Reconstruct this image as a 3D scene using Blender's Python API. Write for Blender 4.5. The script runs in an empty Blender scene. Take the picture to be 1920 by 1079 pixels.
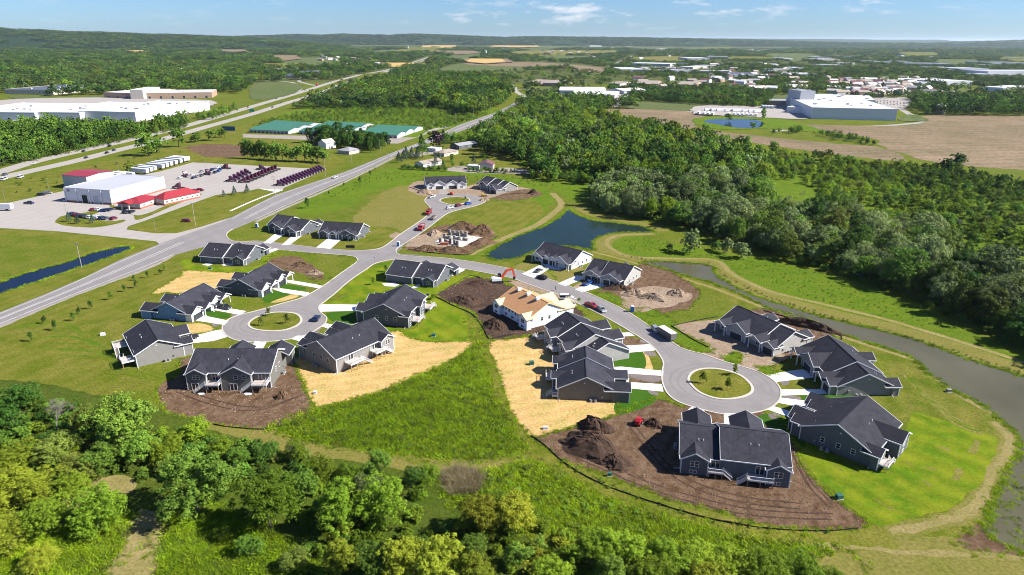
import bpy, math, random
import numpy as np
from mathutils import Vector
R = math.radians
scene = bpy.context.scene
C = scene.collection
rnd = random.Random(7)
nrs = np.random.RandomState(11)

# ------------------------------------------------------------------ camera
CAM_H, FOC, HOR, ROLL = 95.0, 1280.0, 73.0, R(0.3)
PITCH = math.atan((539.5 - HOR) / FOC)
_r0 = np.array([1, 0, 0.]); _f = np.array([0, math.cos(PITCH), -math.sin(PITCH)])
_u0 = np.array([0, math.sin(PITCH), math.cos(PITCH)])
_r = math.cos(ROLL) * _r0 + math.sin(ROLL) * _u0
_u = -math.sin(ROLL) * _r0 + math.cos(ROLL) * _u0
CAMP = np.array([0, 0, CAM_H])

def P(px, py, z=0.0):
    """the point of the plane at height z seen at photograph pixel (px, py)"""
    d = _f + _r * ((px - 960) / FOC) - _u * ((py - 539.5) / FOC)
    t = (z - CAM_H) / d[2]
    q = CAMP + d * t
    return (float(q[0]), float(q[1]))

def project(x, y, z=0.0):
    v = np.stack([x - CAMP[0], y - CAMP[1], np.zeros_like(x) + z - CAMP[2]], -1)
    w = v @ _f
    return 960 + FOC * (v @ _r) / w, 539.5 - FOC * (v @ _u) / w

cam = bpy.data.cameras.new('camera'); camo = bpy.data.objects.new('camera', cam)
C.objects.link(camo); scene.camera = camo
cam.sensor_width = 36; cam.lens = 36 * FOC / 1920
cam.clip_start = 1; cam.clip_end = 80000
camo.location = (0, 0, CAM_H)
from mathutils import Matrix
camo.matrix_world = Matrix(((_r[0], _u[0], -_f[0], 0), (_r[1], _u[1], -_f[1], 0), (_r[2], _u[2], -_f[2], CAM_H), (0, 0, 0, 1)))

# ------------------------------------------------------------------ light
SUN_EL, SUN_AZ = 40.0, -6.0          # azimuth counted from +X towards +Y
world = bpy.data.worlds.new('World'); scene.world = world; world.use_nodes = True
wt = world.node_tree; wn = wt.nodes; wl = wt.links
bg = wn['Background']
sky = wn.new('ShaderNodeTexSky'); sky.sky_type = 'NISHITA'; sky.sun_disc = False
sky.sun_elevation = R(SUN_EL); sky.sun_rotation = R(90 - SUN_AZ)
sky.altitude = 100; sky.air_density = 1.0; sky.dust_density = 0.25; sky.ozone_density = 3.5
bg.inputs['Strength'].default_value = 0.05
tc = wn.new('ShaderNodeTexCoord')
sep = wn.new('ShaderNodeSeparateXYZ'); wl.new(tc.outputs['Generated'], sep.inputs[0])
mp = wn.new('ShaderNodeMapping'); wl.new(tc.outputs['Generated'], mp.inputs[0]); mp.inputs['Scale'].default_value = (1, 1, 4.2); mp.inputs['Location'].default_value = (.37, .1, .0)
def cn_(sc, det, lo, hi):
    nz = wn.new('ShaderNodeTexNoise'); wl.new(mp.outputs[0], nz.inputs['Vector']); nz.inputs['Scale'].default_value = sc; nz.inputs['Detail'].default_value = det; nz.inputs['Roughness'].default_value = 0.6
    r_ = wn.new('ShaderNodeMapRange'); wl.new(nz.outputs[0], r_.inputs[0]); r_.inputs[1].default_value = lo; r_.inputs[2].default_value = hi; return r_.outputs[0]
c1 = cn_(17, 7, .53, .68); c2 = cn_(3.1, 2, .44, .58)
m0 = wn.new('ShaderNodeMath'); m0.operation = 'MULTIPLY'; wl.new(c1, m0.inputs[0]); wl.new(c2, m0.inputs[1])
up = wn.new('ShaderNodeMapRange'); wl.new(sep.outputs[2], up.inputs[0]); up.inputs[1].default_value = 0.010; up.inputs[2].default_value = 0.026; up.inputs[4].default_value = .8
mu = wn.new('ShaderNodeMath'); mu.operation = 'MULTIPLY'; wl.new(m0.outputs[0], mu.inputs[0]); wl.new(up.outputs[0], mu.inputs[1])
tint = wn.new('ShaderNodeMix'); tint.data_type = 'RGBA'; tint.blend_type = 'MULTIPLY'; tint.inputs[0].default_value = 1.0
wl.new(sky.outputs[0], tint.inputs[6]); tint.inputs[7].default_value = (0.54, 0.78, 1.20, 1)
mx = wn.new('ShaderNodeMix'); mx.data_type = 'RGBA'; wl.new(mu.outputs[0], mx.inputs[0]); wl.new(tint.outputs[2], mx.inputs[6]); mx.inputs[7].default_value = (7.4, 7.6, 8.2, 1)
wl.new(mx.outputs[2], bg.inputs['Color'])

sl = bpy.data.lights.new('sun', 'SUN'); sl.energy = 5.0; sl.angle = R(0.53); sl.color = (1.0, 0.955, 0.88)
so = bpy.data.objects.new('sun', sl); C.objects.link(so)
_sd = Vector((math.cos(R(SUN_EL)) * math.cos(R(SUN_AZ)), math.cos(R(SUN_EL)) * math.sin(R(SUN_AZ)), math.sin(R(SUN_EL))))
so.rotation_euler = _sd.to_track_quat('Z', 'Y').to_euler(); so.location = (200, 100, 300)
scene.view_settings.view_transform = 'Standard'; scene.view_settings.look = 'None'
scene.view_settings.exposure = 1.32; scene.view_settings.gamma = 1.0; scene.view_settings.use_curve_mapping = False
scene.render.engine = 'CYCLES'
scene.cycles.max_bounces = 5; scene.cycles.diffuse_bounces = 2; scene.cycles.transparent_max_bounces = 4
scene.cycles.volume_bounces = 0; scene.cycles.filter_width = 1.05

# ------------------------------------------------------------------ materials
def newmat(name):
    m = bpy.data.materials.new(name); m.use_nodes = True
    nt = m.node_tree; b = nt.nodes['Principled BSDF']
    return m, nt, nt.nodes, nt.links, b

def col(c): return (c[0], c[1], c[2], 1)
KD = .78         # paints are given for exposure 1; the picture is exposed a little higher

def plain(name, c, rough=0.6, metal=0.0, vary=0.12, scale=1.2, spec=0.4, bump=0.0):
    m, nt, n, l, b = newmat(name)
    b.inputs['Roughness'].default_value = rough; b.inputs['Metallic'].default_value = metal; c = [v * KD for v in c]
    b.inputs['Specular IOR Level'].default_value = spec
    g = n.new('ShaderNodeTexCoord'); t = n.new('ShaderNodeTexNoise'); t.inputs['Scale'].default_value = scale; t.inputs['Detail'].default_value = 5
    l.new(g.outputs['Object'], t.inputs['Vector'])
    mx = n.new('ShaderNodeMix'); mx.data_type = 'RGBA'; l.new(t.outputs[0], mx.inputs[0])
    mx.inputs[6].default_value = col([v * (1 - vary) for v in c]); mx.inputs[7].default_value = col([min(1, v * (1 + vary)) for v in c])
    l.new(mx.outputs[2], b.inputs['Base Color'])
    if bump:
        bp = n.new('ShaderNodeBump'); bp.inputs['Strength'].default_value = bump; bp.inputs['Distance'].default_value = 0.05
        l.new(t.outputs[0], bp.inputs['Height']); l.new(bp.outputs[0], b.inputs['Normal'])
    return m

GS = .55
def ground(name, cs, big=0.03, mid=0.25, small=2.2, stripe=None, bump=0.5, bumpd=0.25, contrast=1.0, rough=0.9, sv=(.62, 1.35)):
    """three natural colours of one ground cover mixed by noises of three sizes; stripe = (angle, scale, strength)"""
    m, nt, n, l, b = newmat(name)
    b.inputs['Roughness'].default_value = rough; b.inputs['Specular IOR Level'].default_value = 0.04
    g = n.new('ShaderNodeNewGeometry')
    def noise(sc, det=4, ro=0.6):
        t = n.new('ShaderNodeTexNoise'); t.inputs['Scale'].default_value = sc; t.inputs['Detail'].default_value = det; t.inputs['Roughness'].default_value = ro
        l.new(g.outputs['Position'], t.inputs['Vector'])
        mr = n.new('ShaderNodeMapRange'); mr.inputs[1].default_value = 0.5 - 0.17 / contrast; mr.inputs[2].default_value = 0.5 + 0.17 / contrast
        l.new(t.outputs[0], mr.inputs[0]); return mr.outputs[0], t.outputs[0]
    a, _ = noise(big, 5); c_, _ = noise(mid, 5); s, sraw = noise(small, 6, 0.75)
    def mix(f, x, y, blend='MIX', fac=None):
        k = n.new('ShaderNodeMix'); k.data_type = 'RGBA'; k.blend_type = blend
        if fac is None: l.new(f, k.inputs[0])
        else: k.inputs[0].default_value = fac
        for i, q in ((6, x), (7, y)):
            if isinstance(q, tuple): k.inputs[i].default_value = q
            else: l.new(q, k.inputs[i])
        return k.outputs[2]
    cs = [[v * GS for v in c] for c in cs]
    m1 = mix(a, col(cs[0]), col(cs[1]))
    ml = n.new('ShaderNodeMath'); ml.operation = 'MULTIPLY'; l.new(c_, ml.inputs[0]); ml.inputs[1].default_value = 0.75
    m2 = mix(ml.outputs[0], m1, col(cs[2]))
    mv = n.new('ShaderNodeMapRange'); mv.inputs[3].default_value = sv[0]; mv.inputs[4].default_value = sv[1]; l.new(s, mv.inputs[0])
    hs = n.new('ShaderNodeHueSaturation'); l.new(m2, hs.inputs['Color']); l.new(mv.outputs[0], hs.inputs['Value'])
    out = hs.outputs[0]
    if stripe:
        mpn = n.new('ShaderNodeMapping'); mpn.inputs['Rotation'].default_value = (0, 0, R(stripe[0])); l.new(g.outputs['Position'], mpn.inputs[0])
        w = n.new('ShaderNodeTexWave'); w.inputs['Scale'].default_value = stripe[1]; w.inputs['Distortion'].default_value = 2.5; w.inputs['Detail'].default_value = 2; w.inputs['Detail Scale'].default_value = 0.3
        l.new(mpn.outputs[0], w.inputs['Vector'])
        mr = n.new('ShaderNodeMapRange'); mr.inputs[3].default_value = 1 - stripe[2]; mr.inputs[4].default_value = 1 + stripe[2]; l.new(w.outputs[1], mr.inputs[0])
        h2 = n.new('ShaderNodeHueSaturation'); l.new(out, h2.inputs['Color']); l.new(mr.outputs[0], h2.inputs['Value']); out = h2.outputs[0]
    l.new(out, b.inputs['Base Color'])
    bp = n.new('ShaderNodeBump'); bp.inputs['Strength'].default_value = bump; bp.inputs['Distance'].default_value = bumpd
    l.new(sraw, bp.inputs['Height']); l.new(bp.outputs[0], b.inputs['Normal'])
    return m

def leafmat(name, c1, c2, trans=0.28, hue=0.012):
    m, nt, n, l, b = newmat(name)
    b.inputs['Roughness'].default_value = 0.6; b.inputs['Specular IOR Level'].default_value = 0.08; c1 = [v * KD for v in c1]; c2 = [v * KD for v in c2]
    oi = n.new('ShaderNodeObjectInfo'); g = n.new('ShaderNodeNewGeometry')
    t = n.new('ShaderNodeTexNoise'); t.inputs['Scale'].default_value = 0.45; t.inputs['Detail'].default_value = 3
    l.new(g.outputs['Position'], t.inputs['Vector'])
    ad = n.new('ShaderNodeMath'); ad.operation = 'MULTIPLY_ADD'; ad.inputs[1].default_value = 0.55; l.new(g.outputs['Random Per Island'], ad.inputs[0]); 
    m3 = n.new('ShaderNodeMath'); m3.operation = 'MULTIPLY'; m3.inputs[1].default_value = 0.45; l.new(t.outputs[0], m3.inputs[0]); l.new(m3.outputs[0], ad.inputs[2])
    mx = n.new('ShaderNodeMix'); mx.data_type = 'RGBA'; l.new(ad.outputs[0], mx.inputs[0]); mx.inputs[6].default_value = col(c1); mx.inputs[7].default_value = col(c2)
    hv = n.new('ShaderNodeMapRange'); hv.inputs[3].default_value = 0.5 - hue; hv.inputs[4].default_value = 0.5 + hue; l.new(oi.outputs['Random'], hv.inputs[0])
    vv = n.new('ShaderNodeMath'); vv.operation = 'MULTIPLY'; vv.inputs[1].default_value = 7.31; l.new(oi.outputs['Random'], vv.inputs[0])
    fr = n.new('ShaderNodeMath'); fr.operation = 'FRACT'; l.new(vv.outputs[0], fr.inputs[0])
    vr = n.new('ShaderNodeMapRange'); vr.inputs[3].default_value = 0.62; vr.inputs[4].default_value = 1.4; l.new(fr.outputs[0], vr.inputs[0])
    hs = n.new('ShaderNodeHueSaturation'); l.new(mx.outputs[2], hs.inputs['Color']); l.new(hv.outputs[0], hs.inputs['Hue']); l.new(vr.outputs[0], hs.inputs['Value'])
    t9 = n.new('ShaderNodeTexNoise'); t9.inputs['Scale'].default_value = .007; t9.inputs['Detail'].default_value = 4; l.new(g.outputs['Position'], t9.inputs['Vector'])
    r9 = n.new('ShaderNodeMapRange'); r9.inputs[1].default_value = .34; r9.inputs[2].default_value = .66; r9.inputs[3].default_value = .66; r9.inputs[4].default_value = 1.34; l.new(t9.outputs[0], r9.inputs[0])
    h9 = n.new('ShaderNodeMapRange'); h9.inputs[1].default_value = .34; h9.inputs[2].default_value = .66; h9.inputs[3].default_value = .512; h9.inputs[4].default_value = .488; l.new(t9.outputs[0], h9.inputs[0])
    hq = n.new('ShaderNodeHueSaturation'); l.new(hs.outputs[0], hq.inputs['Color']); l.new(r9.outputs[0], hq.inputs['Value']); l.new(h9.outputs[0], hq.inputs['Hue']); hs = hq
    l.new(hs.outputs[0], b.inputs['Base Color'])
    tr = n.new('ShaderNodeBsdfTranslucent'); l.new(hs.outputs[0], tr.inputs[0])
    ms = n.new('ShaderNodeMixShader'); ms.inputs[0].default_value = trans; l.new(b.outputs[0], ms.inputs[1]); l.new(tr.outputs[0], ms.inputs[2])
    l.new(ms.outputs[0], n['Material Output'].inputs[0])
    return m

M = {}
M['ground'] = ground('rough_grass', [(.10, .16, .008), (.15, .195, .014), (.21, .21, .035)], big=.012, mid=.09, small=1.1, contrast=1.2)
M['farground'] = ground('farmland', [(.07, .11, .022), (.12, .15, .035), (.17, .17, .055)], big=.0015, mid=.006, small=.05, bump=.2)
M['mown'] = ground('mown_grass', [(.115, .16, .010), (.17, .19, .018), (.25, .225, .045)], big=.02, mid=.12, small=1.6, stripe=(20, .06, .05), bump=.4, contrast=1.3)
M['lawn'] = ground('fresh_lawn', [(.09, .19, .006), (.15, .235, .008), (.27, .29, .018)], big=.05, mid=.16, small=1.6, stripe=(-35, .05, .08), bump=.3, contrast=1.5, sv=(.84, 1.16))
M['sod'] = ground('sod_lawn', [(.045, .14, .010), (.06, .155, .012), (.07, .16, .014)], big=.1, mid=.4, small=3, bump=.15)
M['lush'] = ground('lush_grass', [(.09, .19, .008), (.14, .24, .012), (.20, .25, .022)], big=.04, mid=.2, small=1.2, bump=.9, bumpd=.6)
M['meadow'] = ground('tall_meadow', [(.11, .17, .008), (.17, .23, .012), (.22, .24, .03)], big=.05, mid=.25, small=1.0, bump=1, bumpd=.7)
M['shrubland'] = ground('weedy_ground', [(.06, .11, .010), (.10, .15, .014), (.13, .16, .025)], big=.02, mid=.15, small=.9, bump=.8, bumpd=.7)
M['berm'] = ground('mown_bank', [(.19, .20, .035), (.24, .225, .05), (.28, .235, .07)], big=.03, mid=.15, small=1.3, bump=.5)
M['path'] = ground('dry_track', [(.42, .33, .15), (.33, .27, .10), (.26, .24, .07)], big=.05, mid=.3, small=1.5, bump=.6)
M['straw'] = ground('straw_mat', [(.92, .55, .23), (.76, .47, .20), (.50, .42, .13)], big=.06, mid=.17, small=1.3, stripe=(70, .07, .06), bump=.6, contrast=1.5, sv=(.72, 1.22))
M['dirt'] = ground('bare_soil', [(.125, .072, .038), (.175, .108, .064), (.26, .17, .11)], big=.09, mid=.4, small=1.3, bump=.8, bumpd=.35, contrast=1.5, sv=(.8, 1.2), stripe=(25, .12, .08))
M['darkdirt'] = ground('dug_soil', [(.075, .047, .036), (.11, .072, .053), (.16, .10, .07)], big=.08, mid=.5, small=1.8, bump=1, bumpd=.5)
M['sand'] = ground('pale_fill', [(.50, .39, .29), (.42, .31, .22), (.33, .23, .15)], big=.06, mid=.4, small=1.8, bump=.8, bumpd=.3)
M['gravel'] = ground('gravel', [(.42, .37, .32), (.36, .31, .26), (.48, .43, .38)], big=.08, mid=.5, small=5, bump=.8, bumpd=.1)
M['rock'] = ground('riprap', [(.30, .25, .23), (.42, .36, .34), (.2, .16, .15)], big=.3, mid=2, small=5, bump=1, bumpd=.3)
M['field'] = ground('tilled_field', [(.40, .285, .19), (.32, .23, .15), (.19, .165, .08)], big=.006, mid=.02, small=.25, stripe=(80, .02, .08), bump=.3)
M['greenfield'] = ground('crop_field', [(.10, .16, .04), (.14, .18, .06), (.18, .19, .08)], big=.004, mid=.02, small=.2, stripe=(30, .02, .06), bump=.2)
M['asphalt'] = ground('worn_road', [(.33, .305, .30), (.285, .265, .26), (.37, .345, .34)], big=.02, mid=.3, small=1.6, stripe=(-40, .03, .03), bump=.05, bumpd=.04, contrast=.8, sv=(.93, 1.07))
M['highway'] = ground('old_concrete_highway', [(.50, .455, .41), (.44, .40, .36), (.53, .49, .45)], big=.02, mid=.2, small=1.5, bump=.05, bumpd=.05, contrast=.7, sv=(.93, 1.07))
M['lot'] = ground('lot_concrete', [(.50, .455, .42), (.45, .405, .375), (.54, .50, .465)], big=.015, mid=.12, small=1.2, stripe=(15, .04, .02), bump=.05, bumpd=.05, contrast=.8, sv=(.93, 1.07))
M['wear'] = ground('tyre_polish', [(.30, .278, .272), (.27, .25, .245), (.33, .308, .30)], big=.05, mid=.4, small=1.6, bump=.03, contrast=.8, sv=(.93, 1.07))
M['seal'] = plain('crack_sealant', (.10, .095, .095), .7)
M['kerb'] = plain('kerb_concrete', (.50, .45, .39), .8, vary=.1, scale=.6)
M['drive'] = plain('white_concrete', (.70, .69, .68), .75, vary=.05, scale=.35)
M['line'] = plain('road_paint', (.8, .79, .76), .6, vary=.15, scale=.4)
M['white'] = plain('white_trim', (.80, .80, .80), .5, vary=.04)
M['whitewall'] = plain('white_siding', (.78, .78, .79), .6, vary=.05)
M['glass'] = plain('window_glass', (.015, .02, .03), .08, spec=.8, vary=.3, scale=.3)
M['carglass'] = plain('car_glass', (.01, .012, .016), .06, spec=.8, vary=.1)
M['black'] = plain('black_fabric', (.018, .017, .018), .8)
M['tyre'] = plain('tyre_rubber', (.02, .02, .02), .85)
M['steel'] = plain('grey_metal', (.35, .36, .38), .45, metal=.4)
M['wood'] = plain('treated_timber', (.42, .27, .15), .75, vary=.25, scale=3)
M['deck'] = plain('deck_boards', (.50, .42, .38), .7, vary=.15, scale=3)
M['pole'] = plain('weathered_pole', (.38, .33, .28), .8, vary=.2)
M['bark'] = plain('bark', (.13, .10, .075), .9, vary=.35, scale=2)
M['barkgrey'] = plain('grey_bark', (.22, .19, .16), .9, vary=.3, scale=2)
M['cmu'] = plain('block_grey', (.24, .225, .20), .85, vary=.15, scale=2)
M['brick'] = plain('brick_red', (.34, .12, .08), .8, vary=.2, scale=3)
M['redroof'] = plain('red_metal_roof', (.30, .028, .036), .45, vary=.08, scale=.3)
M['greenroof'] = plain('green_metal_roof', (.05, .17, .11), .55, vary=.1, scale=.1)
M['whiteroof'] = plain('white_membrane', (.74, .74, .73), .5, vary=.08, scale=.05)
M['greyroof'] = plain('grey_roof', (.30, .30, .31), .6, vary=.15, scale=.1)
M['tanroof'] = plain('weathered_shingle', (.30, .25, .21), .8, vary=.15, scale=.4)
M['brownroof'] = plain('maroon_metal', (.18, .075, .075), .5, vary=.1)
M['darkroof'] = plain('dark_flat_roof', (.10, .11, .14), .6, vary=.15, scale=.1)
M['tan'] = plain('tan_panel', (.42, .29, .21), .7, vary=.12, scale=.2)
M['beige'] = plain('beige_panel', (.58, .52, .45), .7, vary=.1, scale=.2)
M['greypanel'] = plain('grey_panel', (.48, .49, .52), .6, vary=.08, scale=.2)
M['bluewhite'] = plain('pale_panel', (.70, .71, .74), .6, vary=.05, scale=.2)
M['osb'] = plain('osb_sheathing', (.52, .27, .12), .8, vary=.22, scale=.9)
M['osbpale'] = plain('new_sheathing', (.68, .52, .30), .8, vary=.1, scale=.9)
M['blue'] = plain('blue_plastic', (.02, .12, .42), .4)
M['navybin'] = plain('green_plastic', (.03, .12, .09), .5)

def shingles():
    m, nt, n, l, b = newmat('charcoal_shingles')
    b.inputs['Roughness'].default_value = .85; b.inputs['Specular IOR Level'].default_value = .15
    tcn = n.new('ShaderNodeTexCoord')
    def nz_(vec, sc, s3, det):
        mp_ = n.new('ShaderNodeMapping'); mp_.inputs['Scale'].default_value = s3; l.new(tcn.outputs[vec], mp_.inputs[0])
        t = n.new('ShaderNodeTexNoise'); t.inputs['Scale'].default_value = sc; t.inputs['Detail'].default_value = det; t.inputs['Roughness'].default_value = .7; l.new(mp_.outputs[0], t.inputs['Vector']); return t.outputs[0]
    a1 = nz_('UV', 1, (1.6, 5.5, 1), 3); a2 = nz_('Object', .35, (1, 1, 1), 5)
    ad = n.new('ShaderNodeMath'); ad.operation = 'MULTIPLY_ADD'; ad.inputs[1].default_value = .8; l.new(a1, ad.inputs[0]); l.new(a2, ad.inputs[2])
    mr = n.new('ShaderNodeMapRange'); mr.inputs[1].default_value = .6; mr.inputs[2].default_value = 1.2; mr.inputs[3].default_value = .55; mr.inputs[4].default_value = 1.5; l.new(ad.outputs[0], mr.inputs[0])
    hs = n.new('ShaderNodeHueSaturation'); hs.inputs['Color'].default_value = (.024, .024, .032, 1); oi = n.new('ShaderNodeObjectInfo'); ov = n.new('ShaderNodeMapRange'); ov.inputs[3].default_value = .84; ov.inputs[4].default_value = 1.2; l.new(oi.outputs['Random'], ov.inputs[0]); om = n.new('ShaderNodeMath'); om.operation = 'MULTIPLY'; l.new(ov.outputs[0], om.inputs[0]); l.new(mr.outputs[0], om.inputs[1])
    l.new(om.outputs[0], hs.inputs['Value']); l.new(hs.outputs[0], b.inputs['Base Color'])
    return m
M['shingle'] = shingles()

def siding(name, c):
    m, nt, n, l, b = newmat(name)
    b.inputs['Roughness'].default_value = .6; b.inputs['Specular IOR Level'].default_value = .3; c = [v * KD for v in c]
    tcn = n.new('ShaderNodeTexCoord'); sp = n.new('ShaderNodeSeparateXYZ'); l.new(tcn.outputs['Object'], sp.inputs[0])
    mm = n.new('ShaderNodeMath'); mm.operation = 'MULTIPLY'; mm.inputs[1].default_value = 5.0; l.new(sp.outputs[2], mm.inputs[0])
    fr = n.new('ShaderNodeMath'); fr.operation = 'FRACT'; l.new(mm.outputs[0], fr.inputs[0])
    cr_ = n.new('ShaderNodeMapRange'); cr_.inputs[1].default_value = 0; cr_.inputs[2].default_value = .18; cr_.inputs[3].default_value = .6; cr_.inputs[4].default_value = 1; l.new(fr.outputs[0], cr_.inputs[0])
    t = n.new('ShaderNodeTexNoise'); t.inputs['Scale'].default_value = .7; l.new(tcn.outputs['Object'], t.inputs['Vector'])
    mr = n.new('ShaderNodeMath'); mr.operation = 'MULTIPLY_ADD'; mr.inputs[1].default_value = .3; mr.inputs[2].default_value = .85; l.new(t.outputs[0], mr.inputs[0])
    m2 = n.new('ShaderNodeMath'); m2.operation = 'MULTIPLY'; l.new(cr_.outputs[0], m2.inputs[0]); l.new(mr.outputs[0], m2.inputs[1])
    hs = n.new('ShaderNodeHueSaturation'); hs.inputs['Color'].default_value = col(c); l.new(m2.outputs[0], hs.inputs['Value']); l.new(hs.outputs[0], b.inputs['Base Color'])
    return m
M['grey'] = siding('grey_siding', (.26, .25, .24))
M['dgrey'] = siding('dark_grey_siding', (.17, .165, .15))
M['navy'] = siding('slate_siding', (.12, .13, .145))
M['bluesd'] = siding('blue_siding', (.20, .34, .52))
M['whitesd'] = siding('white_lap_siding', (.80, .80, .80))
M['slatelt'] = siding('pale_grey_siding', (.42, .405, .385))

def wrap():
    m, nt, n, l, b = newmat('house_wrap')
    b.inputs['Roughness'].default_value = .5
    tcn = n.new('ShaderNodeTexCoord'); mp_ = n.new('ShaderNodeMapping'); mp_.inputs['Scale'].default_value = (.7, .7, .9); l.new(tcn.outputs['Object'], mp_.inputs[0])
    v = n.new('ShaderNodeTexVoronoi'); v.inputs['Scale'].default_value = 1; v.inputs['Randomness'].default_value = .1; l.new(mp_.outputs[0], v.inputs['Vector'])
    mr = n.new('ShaderNodeMapRange'); mr.inputs[1].default_value = .12; mr.inputs[2].default_value = .16; l.new(v.outputs['Distance'], mr.inputs[0])
    k = n.new('ShaderNodeMix'); k.data_type = 'RGBA'; l.new(mr.outputs[0], k.inputs[0]); k.inputs[6].default_value = (.35, .4, .5, 1); k.inputs[7].default_value = (.8, .82, .84, 1)
    l.new(k.outputs[2], b.inputs['Base Color']); return m
M['wrap'] = wrap()

def water(name, c, rough=.05):
    m, nt, n, l, b = newmat(name)
    b.inputs['Roughness'].default_value = rough; b.inputs['IOR'].default_value = 1.33; b.inputs['Specular IOR Level'].default_value = .09
    g = n.new('ShaderNodeNewGeometry')
    t = n.new('ShaderNodeTexNoise'); t.inputs['Scale'].default_value = .05; t.inputs['Detail'].default_value = 6; l.new(g.outputs['Position'], t.inputs['Vector'])
    k = n.new('ShaderNodeMix'); k.data_type = 'RGBA'; l.new(t.outputs[0], k.inputs[0]); k.inputs[6].default_value = col([v * .6 for v in c]); k.inputs[7].default_value = col([v * 1.5 for v in c])
    l.new(k.outputs[2], b.inputs['Base Color'])
    t2 = n.new('ShaderNodeTexNoise'); t2.inputs['Scale'].default_value = 1.6; t2.inputs['Detail'].default_value = 3; l.new(g.outputs['Position'], t2.inputs['Vector'])
    bp = n.new('ShaderNodeBump'); bp.inputs['Strength'].default_value = .25; bp.inputs['Distance'].default_value = .06; l.new(t2.outputs[0], bp.inputs['Height']); l.new(bp.outputs[0], b.inputs['Normal'])
    return m
M['pond'] = water('pond_water', (.011, .022, .019))
M['ditch'] = water('ditch_water', (.005, .010, .022))
M['channel'] = water('channel_water', (.07, .066, .04))

LEAF = dict(
    mid=leafmat('leaf_mid_green', (.085, .18, .018), (.22, .36, .05)),
    lime=leafmat('leaf_lime', (.13, .23, .012), (.29, .39, .035), .38),
    yellow=leafmat('leaf_yellow_green', (.20, .25, .014), (.37, .41, .04), .32),
    dark=leafmat('leaf_dark_green', (.04, .105, .014), (.11, .21, .03), .25),
    silver=leafmat('leaf_silver', (.15, .215, .065), (.33, .41, .15), .22),
    olive=leafmat('leaf_olive', (.095, .14, .02), (.21, .26, .045), .25),
    purple=leafmat('leaf_purple', (.018, .008, .014), (.045, .018, .03), .1),
    spruce=leafmat('needles_blue', (.04, .08, .05), (.09, .14, .10), .1),
    far=leafmat('leaf_far_wood', (.045, .10, .024), (.14, .215, .06), .25),
    reed=leafmat('reed_brown', (.20, .16, .08), (.34, .28, .16), .2),
    grass=leafmat('grass_blades', (.20, .33, .010), (.36, .48, .022), .42),
    brown=leafmat('dead_leaf', (.14, .10, .06), (.2, .15, .1), .1))

# ------------------------------------------------------------------ mesh helpers
class MB:
    """collects faces with material slots and links them as one mesh"""
    def __init__(s): s.v = []; s.f = []; s.m = []; s.uv = {}
    def add(s, vs, fs, mi=0):
        o = len(s.v); s.v += [tuple(p) for p in vs]
        for f in fs: s.f.append(tuple(o + i for i in f)); s.m.append(mi)
    def box(s, x0, x1, y0, y1, z0, z1, mi=0, bottom=False):
        vs = [(x0, y0, z0), (x1, y0, z0), (x1, y1, z0), (x0, y1, z0), (x0, y0, z1), (x1, y0, z1), (x1, y1, z1), (x0, y1, z1)]
        fs = [(4, 5, 6, 7), (0, 1, 5, 4), (1, 2, 6, 5), (2, 3, 7, 6), (3, 0, 4, 7), (3, 2, 1, 0)]
        s.add(vs, fs, mi)
    def beam(s, a, b, w, h=None, mi=0):
        a = Vector(a); b = Vector(b); h = h or w; d = (b - a).normalized()
        up = Vector((0, 0, 1)) if abs(d.z) < .95 else Vector((1, 0, 0))
        r = d.cross(up).normalized() * (w / 2); u = r.cross(d).normalized() * (h / 2)
        vs = [a - r - u, a + r - u, a + r + u, a - r + u, b - r - u, b + r - u, b + r + u, b - r + u]
        s.add(vs, [(0, 1, 2, 3), (7, 6, 5, 4), (0, 4, 5, 1), (1, 5, 6, 2), (2, 6, 7, 3), (3, 7, 4, 0)], mi)
    def cyl(s, a, b, r0, r1=None, n=8, mi=0, cap=True):
        a = Vector(a); b = Vector(b); r1 = r0 if r1 is None else r1; d = (b - a).normalized()
        up = Vector((0, 0, 1)) if abs(d.z) < .95 else Vector((1, 0, 0))
        x = d.cross(up).normalized(); y = d.cross(x)
        vs = []
        for c, r in ((a, r0), (b, r1)):
            for i in range(n):
                t = 2 * math.pi * i / n; vs.append(c + x * (r * math.cos(t)) + y * (r * math.sin(t)))
        fs = [(i, (i + 1) % n, n + (i + 1) % n, n + i) for i in range(n)]
        if cap: fs += [tuple(range(n - 1, -1, -1)), tuple(range(n, 2 * n))]
        s.add(vs, fs, mi)
    def prism(s, prof, y0, y1, mi=0, axis='y'):
        """extrude an (x,z) profile along y"""
        n = len(prof)
        if axis == 'y': vs = [(p[0], y0, p[1]) for p in prof] + [(p[0], y1, p[1]) for p in prof]
        else: vs = [(y0, p[0], p[1]) for p in prof] + [(y1, p[0], p[1]) for p in prof]
        s.add(vs, [tuple(range(n)), tuple(range(2 * n - 1, n - 1, -1))] + [(i, n + i, n + (i + 1) % n, (i + 1) % n) for i in range(n)], mi)
    def mesh(s, name, mats, smooth=False):
        me = bpy.data.meshes.new(name); me.from_pydata(s.v, [], s.f)
        for m in (mats if isinstance(mats, (list, tuple)) else [mats]): me.materials.append(m)
        if len(me.materials) > 1: me.polygons.foreach_set('material_index', s.m)
        if smooth: me.polygons.foreach_set('use_smooth', [True] * len(me.polygons))
        me.update()
        import bmesh
        bm = bmesh.new(); bm.from_mesh(me); bmesh.ops.recalc_face_normals(bm, faces=bm.faces); bm.to_mesh(me); bm.free()
        return me
    def build(s, name, mats, parent=None, smooth=False):
        return obj(name, s.mesh(name, mats, smooth), parent)

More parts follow.
